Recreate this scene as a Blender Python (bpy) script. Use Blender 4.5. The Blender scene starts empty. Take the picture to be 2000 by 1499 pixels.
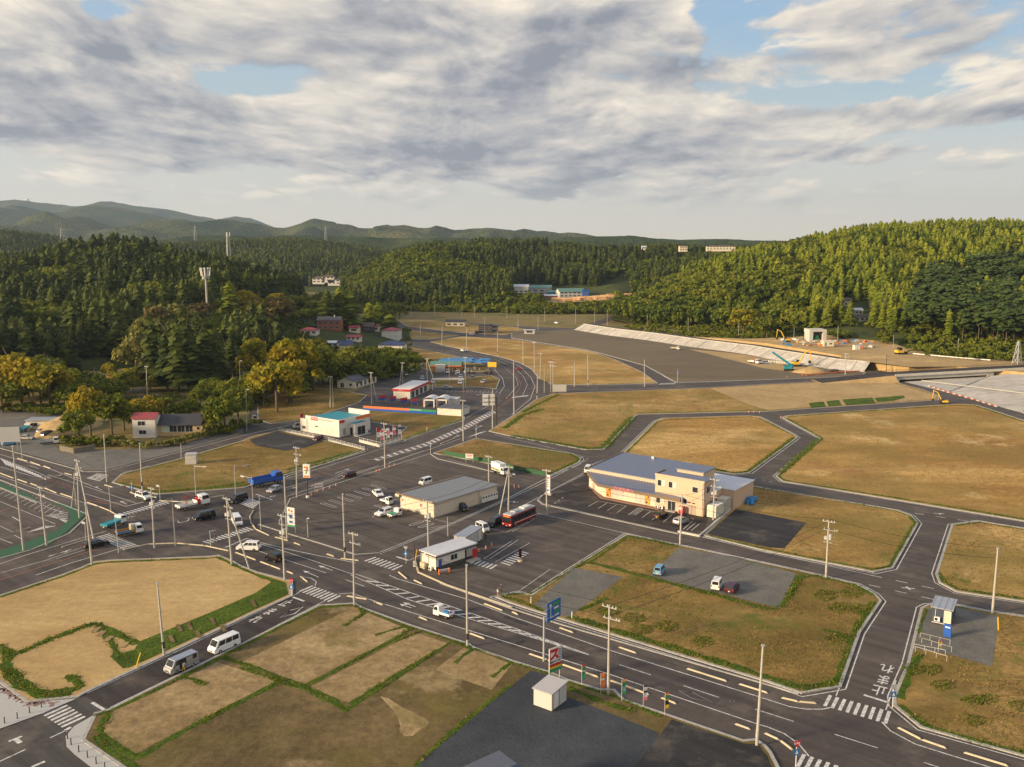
import bpy,bmesh,math,random
import numpy as np
from mathutils import Vector,Matrix
R = math.radians
sc = bpy.context.scene
COL = sc.collection
# ------------------------------------------------------------------ camera
F,H,P = 1734.0,60.0,R(8.85)
cam = bpy.data.objects.new('camera',bpy.data.cameras.new('camera'))
COL.objects.link(cam); sc.camera = cam
cam.location = (0,0,H); cam.rotation_euler = (R(90) - P,0,0)
cam.data.sensor_fit = 'HORIZONTAL'; cam.data.sensor_width = 36; cam.data.lens = 36 * F / 2000
cam.data.clip_start = 0.5; cam.data.clip_end = 60000
CP,SP = math.cos(P),math.sin(P)
def G(px,py,z=0.0):
 """ground point (at height z) that the photograph shows at pixel px, py"""
 u = -(py - 749.5) / F; dx = (px - 1000) / F
 dz = -SP + CP * u; dy = CP + SP * u
 t = (z - H) / dz
 return Vector((dx * t,dy * t,z))
def D(px,py,dist):
 u = -(py - 749.5) / F; dx = (px - 1000) / F
 dz = -SP + CP * u; dy = CP + SP * u
 t = dist / dy
 return Vector((dx * t,dist,H + dz * t))
# ------------------------------------------------------------------ world,sun
SUN_AZ = Vector((-0.93,-0.36,0)).normalized()      # towards the sun,seen from the ground
SUN_EL = R(15)
sc.view_settings.view_transform = 'Standard'; sc.view_settings.look = 'None'
sc.view_settings.exposure = 0.75; sc.view_settings.gamma = 1.0
W = bpy.data.worlds.new('World'); sc.world = W; W.use_nodes = True
class NT:
 """tiny node helper"""
 def __init__(s,nt): s.nt = nt; nt.nodes.clear()
 def n(s,t,**kw):
  nd = s.nt.nodes.new(t)
  for k,v in kw.items():
   if k == 'i':
    for kk,vv in v.items():
     if isinstance(vv,bpy.types.NodeSocket): s.nt.links.new(vv,nd.inputs[kk])
     else: nd.inputs[kk].default_value = vv
   else: setattr(nd,k,v)
  return nd
 def m(s,op,a,b=0.5,c=None,clamp=False):
  i = {0: a,1: b}
  if c is not None: i[2] = c
  return s.n('ShaderNodeMath',operation=op,use_clamp=clamp,i=i).outputs[0]
 def ramp(s,f,stops,interp='LINEAR'):
  nd = s.n('ShaderNodeValToRGB',i={0: f}); cr = nd.color_ramp; cr.interpolation = interp
  while len(cr.elements) < len(stops): cr.elements.new(0.5)
  for e,(p,c) in zip(cr.elements,stops):
   e.position = p; e.color = (c,c,c,1) if isinstance(c,(int,float)) else (*c,1)
  return nd.outputs[0]
 def mix(s,f,a,b,blend='MIX'):
  nd = s.n('ShaderNodeMix',data_type='RGBA',blend_type=blend)
  for k,v in ((0,f),(6,a),(7,b)):
   if isinstance(v,bpy.types.NodeSocket): s.nt.links.new(v,nd.inputs[k])
   elif k == 0: nd.inputs[0].default_value = v
   else: nd.inputs[k].default_value = (*v,1)
  return nd.outputs[2]
 def noise(s,vec,scale,detail=4,rough=0.55,dist=0.0):
  return s.n('ShaderNodeTexNoise',i={'Vector': vec,'Scale': scale,'Detail': detail,'Roughness': rough,'Distortion': dist}).outputs[0]
 def vmul(s,v,xyz):
  return s.n('ShaderNodeVectorMath',operation='MULTIPLY',i={0: v,1: xyz}).outputs[0]
 def vadd(s,v,w):
  return s.n('ShaderNodeVectorMath',operation='ADD',i={0: v,1: w}).outputs[0]
w = NT(W.node_tree)
tc = w.n('ShaderNodeTexCoord').outputs['Generated']
sky = w.n('ShaderNodeTexSky',sky_type='NISHITA')
sky.sun_disc = False; sky.sun_elevation = SUN_EL; sky.altitude = 60; sky.air_density = 1.2; sky.dust_density = 1.6; sky.ozone_density = 1.3
sky.sun_rotation = math.atan2(SUN_AZ.x,SUN_AZ.y)
sep = w.n('ShaderNodeSeparateXYZ',i={0: tc})
# azimuth and elevation in the sky,to say where the banks of cloud lie
az = w.m('ARCTAN2',sep.outputs[0],sep.outputs[1]); el = w.m('ARCSINE',sep.outputs[2])
elp = w.m('MAXIMUM',el,0.0)
base = w.n('ShaderNodeCombineXYZ',i={0: w.m('DIVIDE',az,w.m('ADD',elp,0.26)),1: w.m('MULTIPLY',w.m('LOGARITHM',w.m('ADD',elp,0.09),2.718),1.25),2: 1.3}).outputs[0]
def azel(px,py):
 u = -(py - 749.5) / F; dx = (px - 1000) / F
 v = Vector((dx,CP + SP * u,-SP + CP * u)).normalized()
 return math.atan2(v.x,v.y),math.asin(v.z)
def blob(px,py,rx,ry,amp):
 a,e = azel(px,py)
 ax = w.m('DIVIDE',w.m('SUBTRACT',az,a),rx / F); ex = w.m('DIVIDE',w.m('SUBTRACT',el,e),ry / F)
 r2 = w.m('ADD',w.m('MULTIPLY',ax,ax),w.m('MULTIPLY',ex,ex))
 return w.m('MULTIPLY',w.m('EXPONENT',w.m('MULTIPLY',r2,-1.0)),amp)
bl = None
for b in [(430,60,560,110,.30),(160,180,260,70,.34),(1000,60,420,150,.36),(760,230,430,85,.30),(1150,240,420,95,.30),
          (560,320,420,40,.26),(1250,330,420,55,.28),(1620,40,320,70,.26),(1500,130,180,40,.1),(1850,100,180,38,.28),
          (1600,225,260,38,.24),(1950,225,110,22,.26),(1680,300,220,12,.24),(1300,385,300,22,.22),(110,350,80,12,.12),
          (130,255,300,45,.24),(1985,155,60,22,.24),(620,430,90,7,.12),
          (440,165,130,28,-.35),(200,15,55,22,-.4),(1390,25,60,40,-.5),(1300,105,90,16,-.25),(1640,185,160,20,-.22),
          (1550,85,170,14,-.16),(300,200,80,20,-.1),(1850,300,200,60,-.2),(1700,180,200,18,-.18)]:
 q = blob(*b); bl = q if bl is None else w.m('ADD',bl,q)
def dens(off,det=9):
 v = w.vadd(base,off)
 warp = w.n('ShaderNodeTexNoise',i={'Vector': v,'Scale': 1.6,'Detail': 3})
 v2 = w.n('ShaderNodeVectorMath',operation='MULTIPLY_ADD',i={0: warp.outputs['Color'],1: (0.40,0.26,0),2: w.vmul(v,(0.95,1.08,1))}).outputs[0]
 return w.noise(v2,3.3,det,0.57)
d0 = dens((0,0,0)); d1 = dens((-0.03,0.055,0.0)); d2 = dens((-0.07,0.15,0.0),3)
fade = w.ramp(el,[(0.0,0),(0.028,0.0),(0.05,0.7),(0.075,1)])
th = w.m('SUBTRACT',w.m('ADD',w.m('MULTIPLY',d0,1.7),w.m('MULTIPLY',bl,1.0)),0.99)
outside = w.ramp(w.m('ABSOLUTE',az),[(0.55,0),(0.95,0.22)])     # beyond the photograph's field the cover is mostly broken cloud
th = w.m('ADD',th,outside)
mask = w.m('MULTIPLY',w.ramp(w.m('MULTIPLY_ADD',th,3.4,0.36),[(0.08,0),(0.62,1)],'EASE'),fade)
# light side of each cloud: its density falls off towards the light,above and to the left
lit = w.m('MULTIPLY_ADD',w.m('SUBTRACT',d0,d1),3.6,0.46)
lit = w.m('ADD',lit,w.m('MULTIPLY',w.m('SUBTRACT',d0,d2),1.3))
lit = w.m('SUBTRACT',lit,w.m('MULTIPLY',w.m('MAXIMUM',w.m('SUBTRACT',th,0.06),0.0),0.9))
big = w.noise(w.vmul(base,(0.8,1.5,1)),2.2,5,0.6)
lit = w.m('ADD',lit,w.m('MULTIPLY',w.m('SUBTRACT',big,0.5),0.9))
sidelit = w.ramp(w.m('MULTIPLY',el,1.0),[(0.10,0.0),(0.42,0.16)])
lit = w.m('ADD',lit,sidelit)
lit = w.m('MULTIPLY_ADD',lit,0.72,0.20)
ccol = w.ramp(lit,[(0.0,(0.23,0.245,0.285)),(0.25,(0.36,0.36,0.38)),(0.5,(0.52,0.49,0.46)),(0.75,(0.68,0.62,0.54)),(1.0,(0.86,0.76,0.62))])
# clear air between the clouds: blue above,pale and slightly warm near the horizon
clear = w.ramp(el,[(0.0,(0.78,0.69,0.56)),(0.04,(0.70,0.65,0.56)),(0.09,(0.58,0.585,0.56)),(0.15,(0.36,0.49,0.57)),(0.27,(0.22,0.39,0.62)),(0.6,(0.12,0.24,0.50))])
veil = w.ramp(w.noise(w.vmul(base,(0.6,1.6,1)),2.3,5,0.6),[(0.35,0),(0.75,0.5)])
clear = w.mix(w.m('MULTIPLY',veil,w.ramp(el,[(0.05,0.2),(0.12,1),(0.4,0.5)])),clear,(0.52,0.51,0.49))
nish = w.mix(1.0,sky.outputs[0],(0.10,0.10,0.10),'MULTIPLY')
clear = w.mix(0.88,nish,clear)
final = w.mix(mask,clear,ccol)
SKY_GAIN = 0.74
bg = w.n('ShaderNodeBackground',i={0: final,1: SKY_GAIN})
w.n('ShaderNodeOutputWorld',i={0: bg.outputs[0]})
sun = bpy.data.objects.new('sun',bpy.data.lights.new('sun','SUN')); COL.objects.link(sun)
sun.data.energy = 4.6; sun.data.angle = R(8); sun.data.color = (1.0,0.76,0.47)
sv = Vector((SUN_AZ.x * math.cos(SUN_EL),SUN_AZ.y * math.cos(SUN_EL),math.sin(SUN_EL)))
sun.rotation_euler = sv.to_track_quat('Z','Y').to_euler()
# ------------------------------------------------------------------ materials
M = {}
def mat(name,col,rough=0.7,metal=0.0,var=0.12,scale=3.0,bump=0.0,spec=0.5,emit=None):
 """painted, metal or plastic surface with slight procedural wear"""
 if name in M: return M[name]
 m = bpy.data.materials.new(name); m.use_nodes = True; t = NT(m.node_tree)
 oc = t.n('ShaderNodeTexCoord').outputs['Object']
 nz = t.noise(oc,scale,5,0.6)
 f = t.ramp(nz,[(0.3,1 - var),(0.7,1 + var * 0.4)])
 c = t.mix(1.0,col,f,'MULTIPLY')
 p = t.n('ShaderNodeBsdfPrincipled',i={'Base Color': c,'Roughness': rough,'Metallic': metal,'Specular IOR Level': spec})
 if bump:
  b = t.n('ShaderNodeBump',i={'Height': t.noise(oc,scale * 6,4),'Strength': bump,'Distance': 0.05})
  t.nt.links.new(b.outputs[0],p.inputs['Normal'])
 t.n('ShaderNodeOutputMaterial',i={0: p.outputs[0]})
 M[name] = m; return m
def ground_mat(name,stops,scale,fine=1.2,bump=0.5,spots=None,streak=None,rough=0.95,contrast=1.0,mottle=0.35):
 """ground: broad patches, finer mottling, optional green or dark spots"""
 m = bpy.data.materials.new(name); m.use_nodes = True; t = NT(m.node_tree)
 g = t.n('ShaderNodeNewGeometry').outputs['Position']
 v = t.vmul(g,streak) if streak else g
 a = t.noise(v,scale,7,0.62,0.6)
 c = t.ramp(a,stops)
 b = t.noise(g,fine,6,0.7)
 c = t.mix(1.0,c,t.ramp(b,[(0.25,1 - mottle),(0.75,1 + mottle * 0.6)]),'MULTIPLY')
 b2 = t.noise(v,scale * 5.3,5,0.65)
 c = t.mix(1.0,c,t.ramp(b2,[(0.3,1 - mottle * .6),(0.7,1 + mottle * .45)]),'MULTIPLY')
 for sp in spots or []:
  col,ssc,lo,hi = sp
  k = t.ramp(t.noise(t.vadd(g,(31.0 * ssc,7.0,0)),ssc,6,0.66),[(lo,0),(hi,1)])
  k = t.m('MULTIPLY',k,t.ramp(b,[(0.35,0.55),(0.6,1)]))
  c = t.mix(k,c,col)
 p = t.n('ShaderNodeBsdfPrincipled',i={'Base Color': c,'Roughness': rough,'Specular IOR Level': 0.2})
 bp = t.n('ShaderNodeBump',i={'Height': t.m('ADD',b,b2),'Strength': bump,'Distance': 0.25})
 t.nt.links.new(bp.outputs[0],p.inputs['Normal'])
 t.n('ShaderNodeOutputMaterial',i={0: p.outputs[0]})
 M[name] = m; return m
GR = (0.10,0.125,0.018)
ground_mat('field_dry',[(0.25,(0.21,0.12,0.03)),(0.45,(0.37,0.225,0.07)),(0.6,(0.50,0.335,0.125)),(0.8,(0.26,0.15,0.045))],0.035,0.9,
           spots=[((0.22,0.165,0.04),0.028,0.44,0.60),((0.56,0.42,0.20),0.06,0.60,0.72),(GR,0.12,0.58,0.70),((0.20,0.10,0.035),0.05,0.56,0.70)],mottle=0.45,streak=(0.7,1,1))
ground_mat('field_golden',[(0.25,(0.25,0.135,0.035)),(0.45,(0.44,0.26,0.075)),(0.62,(0.60,0.395,0.145)),(0.8,(0.30,0.165,0.045))],0.03,0.6,
           spots=[((0.25,0.17,0.045),0.024,0.44,0.58),((0.62,0.47,0.22),0.045,0.58,0.70),(GR,0.15,0.64,0.74),((0.26,0.11,0.04),0.03,0.56,0.72)],mottle=0.45,streak=(0.35,1,1))
ground_mat('field_weedy',[(0.25,(0.11,0.075,0.018)),(0.45,(0.25,0.155,0.045)),(0.6,(0.36,0.235,0.08)),(0.8,(0.16,0.10,0.028))],0.05,1.1,
           spots=[((0.15,0.12,0.025),0.03,0.46,0.62),(GR,0.13,0.54,0.66),((0.16,0.085,0.03),0.08,0.60,0.72)],mottle=0.5,streak=(0.7,1,1))
ground_mat('soil_sand',[(0.25,(0.34,0.22,0.09)),(0.5,(0.45,0.31,0.135)),(0.75,(0.56,0.41,0.19))],0.06,0.8,bump=0.35,
           streak=(0.5,1.4,1),mottle=0.2)
ground_mat('soil_brown',[(0.25,(0.085,0.062,0.026)),(0.5,(0.15,0.108,0.048)),(0.72,(0.25,0.18,0.085))],0.05,0.9,bump=0.4,
           spots=[((0.15,0.12,0.03),0.04,0.45,0.65),((0.36,0.27,0.14),0.055,0.58,0.68)],mottle=0.42)
ground_mat('soil_mid',[(0.25,(0.22,0.15,0.07)),(0.5,(0.33,0.235,0.115)),(0.72,(0.46,0.345,0.18))],0.09,0.9,bump=0.4,spots=[((0.16,0.13,0.04),0.06,0.56,0.68)],mottle=0.4)
ground_mat('soil_tan',[(0.3,(0.36,0.245,0.11)),(0.7,(0.50,0.355,0.17))],0.07,0.8,bump=0.3,mottle=0.22)
ground_mat('gravel_plain',[(0.3,(0.135,0.105,0.068)),(0.7,(0.20,0.16,0.105))],0.03,0.7,bump=0.3,mottle=0.15,streak=(0.4,1,1))
ground_mat('gravel',[(0.3,(0.135,0.132,0.12)),(0.7,(0.20,0.19,0.17))],0.07,3.0,bump=0.5,mottle=0.3,spots=[((0.27,0.22,0.14),0.12,0.62,0.75)])
ground_mat('gravel_blue',[(0.3,(0.042,0.049,0.060)),(0.7,(0.08,0.088,0.10))],0.05,3.0,bump=0.5,mottle=0.28)
ground_mat('grass',[(0.3,(0.04,0.08,0.006)),(0.55,(0.08,0.135,0.010)),(0.8,(0.19,0.18,0.035))],0.25,2.2,bump=0.8,mottle=0.5)
ground_mat('base_ground',[(0.3,(0.15,0.14,0.04)),(0.5,(0.24,0.18,0.07)),(0.7,(0.09,0.12,0.025))],0.02,0.5)
ground_mat('forest_floor',[(0.3,(0.03,0.045,0.009)),(0.7,(0.085,0.10,0.022))],0.05,0.4)
ground_mat('concrete_slope',[(0.3,(0.36,0.335,0.295)),(0.7,(0.56,0.53,0.475))],0.05,0.35,bump=0.3,mottle=0.25,streak=(1,3,1))
def asphalt(name,col,tone=0.14):
 m = bpy.data.materials.new(name); m.use_nodes = True; t = NT(m.node_tree)
 g = t.n('ShaderNodeNewGeometry').outputs['Position']
 rot = t.n('ShaderNodeVectorRotate',rotation_type='Z_AXIS',i={'Vector': g,'Angle': R(40)}).outputs[0]
 a = t.noise(g,0.05,6,0.6); b = t.noise(g,7.0,3,0.7); lane = t.noise(t.vmul(rot,(0.02,0.55,1)),1.0,4,0.6)
 c = t.mix(1.0,col,t.ramp(a,[(0.3,1 - tone),(0.7,1 + tone)]),'MULTIPLY')
 c = t.mix(1.0,c,t.ramp(b,[(0.3,0.84),(0.7,1.14)]),'MULTIPLY')
 c = t.mix(1.0,c,t.ramp(lane,[(0.34,0.70),(0.66,1.22)]),'MULTIPLY')
 br = t.n('ShaderNodeTexBrick',i={'Vector': rot,'Scale': 0.11,'Mortar Size': 0.004,'Color1': (1,1,1,1),'Color2': (0.9,0.9,0.9,1),'Mortar': (0.62,0.62,0.62,1)}).outputs[0]
 c = t.mix(0.8,c,br,'MULTIPLY')
 st = t.ramp(t.noise(t.vadd(g,(90,3,0)),0.5,5,0.75),[(0.60,0),(0.78,0.5)])
 c = t.mix(st,c,(0.045,0.042,0.040))
 du = t.ramp(t.noise(t.vadd(g,(9,33,0)),0.13,6,0.7),[(0.52,0),(0.72,0.5)])
 c = t.mix(du,c,(0.21,0.175,0.135))
 p = t.n('ShaderNodeBsdfPrincipled',i={'Base Color': c,'Roughness': 0.88,'Specular IOR Level': 0.3})
 bp = t.n('ShaderNodeBump',i={'Height': b,'Strength': 0.3,'Distance': 0.02})
 t.nt.links.new(bp.outputs[0],p.inputs['Normal'])
 t.n('ShaderNodeOutputMaterial',i={0: p.outputs[0]})
 M[name] = m; return m
asphalt('asphalt',(0.090,0.076,0.068)); asphalt('asphalt_main',(0.074,0.063,0.059)); asphalt('asphalt_new',(0.044,0.037,0.035))
asphalt('asphalt_lot',(0.094,0.079,0.069)); asphalt('asphalt_black',(0.034,0.034,0.036)); asphalt('asphalt_old',(0.075,0.07,0.066),0.3)
def worn(name,col,lo=0.25):
 m = bpy.data.materials.new(name); m.use_nodes = True; t = NT(m.node_tree)
 g = t.n('ShaderNodeNewGeometry').outputs['Position']
 k = t.ramp(t.noise(g,2.2,6,0.8),[(lo + 0.08,0.15),(lo + 0.33,1)])
 c = t.mix(k,(0.14,0.13,0.12),col)
 p = t.n('ShaderNodeBsdfPrincipled',i={'Base Color': c,'Roughness': 0.75})
 t.n('ShaderNodeOutputMaterial',i={0: p.outputs[0]}); M[name] = m; return m
worn('line_white',(0.72,0.71,0.68)); worn('line_orange',(0.55,0.19,0.04)); worn('line_brown',(0.15,0.09,0.07)); worn('line_faded',(0.25,0.24,0.23))
worn('kerb_grey',(0.40,0.385,0.35),0.2); worn('kerb_cream',(0.50,0.43,0.30),0.15); worn('paving_pale',(0.42,0.42,0.40),0.1); worn('paving_red',(0.28,0.16,0.13))
mat('white',(0.74,0.72,0.68),0.45); mat('car_white',(0.78,0.78,0.77),0.22,var=0.05); mat('car_black',(0.012,0.012,0.014),0.2,var=0.05)
mat('car_silver',(0.42,0.43,0.45),0.28,0.5,var=0.05); mat('car_blue',(0.03,0.17,0.42),0.25); mat('car_red',(0.30,0.012,0.015),0.25)
mat('car_maroon',(0.06,0.012,0.018),0.25); mat('car_grey',(0.10,0.11,0.13),0.25); mat('car_green',(0.25,0.42,0.36),0.3)
mat('car_beige',(0.50,0.46,0.38),0.3); mat('car_lightblue',(0.16,0.36,0.55),0.3)
mat('glass',(0.018,0.022,0.028),0.08,var=0.02,spec=0.8); mat('rubber',(0.018,0.018,0.018),0.8); mat('steel',(0.42,0.42,0.42),0.4,0.6)
mat('chrome',(0.6,0.6,0.6),0.2,0.9); mat('lamp_glass',(0.75,0.75,0.72),0.15); mat('tail_red',(0.35,0.01,0.01),0.25); mat('amber',(0.7,0.25,0.02),0.3)
mat('kerb_dark',(.19,.165,.13),.9,var=.35); mat('barrier_red',(0.36,0.07,0.05),0.7,var=.3); mat('barrier_white',(0.5,0.45,0.4),.7,var=.3); mat('plate',(0.65,0.65,0.60),0.5); mat('plate_yellow',(0.75,0.55,0.05),0.5)
mat('pole_concrete',(0.42,0.40,0.36),0.85,var=0.2,scale=1.5); mat('pole_dark',(0.045,0.03,0.028),0.6); mat('galv',(0.45,0.46,0.46),0.5,0.3)
mat('insulator',(0.62,0.62,0.60),0.3); mat('black_plastic',(0.02,0.02,0.02),0.5); mat('yellow',(0.75,0.47,0.03),0.5); mat('orange',(0.75,0.18,0.04),0.5)
mat('red',(0.55,0.02,0.03),0.45); mat('blue',(0.02,0.10,0.42),0.4); mat('sign_blue',(0.01,0.12,0.45),0.4); mat('sign_green',(0.02,0.27,0.14),0.4)
mat('teal',(0.015,0.24,0.30),0.5); mat('green',(0.03,0.30,0.12),0.5); mat('tarp_blue',(0.02,0.22,0.50),0.4,bump=0.6); mat('pink',(0.75,0.18,0.26),0.5)
mat('skin',(0.50,0.33,0.24),0.6); mat('hair',(0.02,0.016,0.014),0.6); mat('navy',(0.03,0.04,0.09),0.7); mat('net_green',(0.022,0.10,0.042),0.8)
mat('wood',(0.42,0.21,0.07),0.6,var=0.25); mat('bark',(0.12,0.085,0.055),0.9,var=0.35,scale=2); mat('log',(0.66,0.40,0.19),0.8,var=0.35,scale=0.4)
# ------------------------------------------------------------------ mesh builder
class MB:
 def __init__(s): s.v = []; s.f = []; s.k = []; s.mats = []
 def mi(s,m):
  m = M[m] if isinstance(m,str) else m
  if m not in s.mats: s.mats.append(m)
  return s.mats.index(m)
 def add(s,vs,fs,m):
  o = len(s.v); k = s.mi(m)
  s.v += [tuple(v) for v in vs]; s.f += [tuple(i + o for i in f) for f in fs]; s.k += [k] * len(fs); return s
 def box(s,c,d,m,rz=0.0,taper=1.0):
  cr,sr = math.cos(rz),math.sin(rz); vs = []
  for z in (-.5,.5):
   tp = taper if z > 0 else 1
   for x,y in ((-.5,-.5),(.5,-.5),(.5,.5),(-.5,.5)):
    X,Y = x * d[0] * tp,y * d[1] * tp
    vs.append((c[0] + X * cr - Y * sr,c[1] + X * sr + Y * cr,c[2] + z * d[2]))
  return s.add(vs,[(3,2,1,0),(4,5,6,7),(0,1,5,4),(1,2,6,5),(2,3,7,6),(3,0,4,7)],m)
 def b(s,x0,x1,y0,y1,z0,z1,m):
  return s.box(((x0 + x1) / 2,(y0 + y1) / 2,(z0 + z1) / 2),(x1 - x0,y1 - y0,z1 - z0),m)
 def prism(s,poly,z0,z1,m,side=None):
  n = len(poly); a = sum(poly[i][0] * poly[(i + 1) % n][1] - poly[(i + 1) % n][0] * poly[i][1] for i in range(n))
  if a < 0: poly = poly[::-1]
  vs = [(p[0],p[1],z0) for p in poly] + [(p[0],p[1],z1) for p in poly]
  s.add(vs,[tuple(range(n,2 * n)),tuple(range(n - 1,-1,-1))],m)
  return s.add(vs,[(i,(i + 1) % n,n + (i + 1) % n,n + i) for i in range(n)],side or m)
 def sheet(s,poly,z,m):
  n = len(poly); a = sum(poly[i][0] * poly[(i + 1) % n][1] - poly[(i + 1) % n][0] * poly[i][1] for i in range(n))
  if a < 0: poly = poly[::-1]
  return s.add([(p[0],p[1],z) for p in poly],[tuple(range(n))],m)
 def quad(s,a,b_,c,d,m): return s.add([a,b_,c,d],[(0,1,2,3)],m)
 def cyl(s,p0,p1,r0,r1=None,n=8,m='steel',cap=True):
  r1 = r0 if r1 is None else r1
  p0,p1 = Vector(p0),Vector(p1); ax = (p1 - p0)
  if ax.length < 1e-6: return s
  ax.normalize(); u = ax.orthogonal().normalized(); w_ = ax.cross(u); vs = []
  for p,r in ((p0,r0),(p1,r1)):
   for i in range(n):
    t = 2 * math.pi * i / n; vs.append(p + (u * math.cos(t) + w_ * math.sin(t)) * r)
  fs = [(i,(i + 1) % n,n + (i + 1) % n,n + i) for i in range(n)]
  if cap: fs += [tuple(range(n - 1,-1,-1)),tuple(range(n,2 * n))]
  return s.add(vs,fs,m)
 def strip(s,pts,wd,z,m,thick=None):
  """ribbon along a polyline of ground points"""
  pts = [Vector((p[0],p[1],0)) for p in pts]; L,Rr = [],[]
  for i,p in enumerate(pts):
   d = (pts[min(i + 1,len(pts) - 1)] - pts[max(i - 1,0)]).normalized(); n = Vector((-d.y,d.x,0))
   L.append(p + n * wd / 2); Rr.append(p - n * wd / 2)
  if thick:
   for i in range(len(pts) - 1):
    s.prism([Rr[i],Rr[i + 1],L[i + 1],L[i]],z - thick,z,m)
  else:
   for i in range(len(pts) - 1): s.sheet([Rr[i],Rr[i + 1],L[i + 1],L[i]],z,m)
  return s
 def build(s,name,parent=None,smooth=False,bevel=0,label=None,cat=None,group=None,kind=None,loc=None,rz=None):
  me = bpy.data.meshes.new(name)
  # centre on given loc
  me.from_pydata(s.v,[],s.f)
  for m in s.mats: me.materials.append(m)
  me.polygons.foreach_set('material_index',s.k)
  if bevel:
   bm = bmesh.new(); bm.from_mesh(me)
   bmesh.ops.remove_doubles(bm,verts=bm.verts,dist=1e-4)
   bmesh.ops.bevel(bm,geom=[e for e in bm.edges if len(e.link_faces) == 2 and e.calc_face_angle(0) > 0.5],offset=bevel,segments=1,affect='EDGES',clamp_overlap=True)
   bm.to_mesh(me); bm.free()
  if smooth: me.polygons.foreach_set('use_smooth',[True] * len(me.polygons))
  me.update()
  o = bpy.data.objects.new(name,me); COL.objects.link(o)
  if parent: o.parent = parent
  if loc is not None: o.location = loc
  if rz is not None: o.rotation_euler.z = rz
  tag(o,label,cat,group,kind); return o
def tag(o,label=None,cat=None,group=None,kind=None):
 if label: o['label'] = label
 if cat: o['category'] = cat
 if group: o['group'] = group
 if kind: o['kind'] = kind
 return o
def empty(name,loc,rz=0.0,label=None,cat=None,group=None):
 o = bpy.data.objects.new(name,None); COL.objects.link(o); o.location = loc; o.rotation_euler.z = rz
 o.empty_display_size = 0.2
 return tag(o,label,cat,group)
def copy_tree(o,loc=None,rz=None,label=None,group=None,parent=None):
 c = o.copy(); COL.objects.link(c)
 if parent: c.parent = parent
 if loc is not None: c.location = loc
 if rz is not None: c.rotation_euler.z = rz
 if label: c['label'] = label
 if group: c['group'] = group
 for ch in o.children: copy_tree(ch,parent=c)
 return c
def offset(poly,d):
 """grow (d>0) or shrink a polygon of 2D points"""
 n = len(poly); a = sum(poly[i][0] * poly[(i + 1) % n][1] - poly[(i + 1) % n][0] * poly[i][1] for i in range(n))
 if a < 0: poly = poly[::-1]
 out = []
 for i in range(n):
  p0,p,p1 = Vector(poly[i - 1][:2]),Vector(poly[i][:2]),Vector(poly[(i + 1) % n][:2])
  e0 = (p - p0).normalized(); e1 = (p1 - p).normalized()
  n0 = Vector((e0.y,-e0.x)); n1 = Vector((e1.y,-e1.x)); b = n0 + n1
  k = max(b.dot(n0),0.5) ; out.append(p + b * (d / k))
 return out
def PX(pts,z=0): return [G(x,y,z) for x,y in pts]
rnd = random.Random(7); rng = np.random.default_rng(7)
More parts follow.
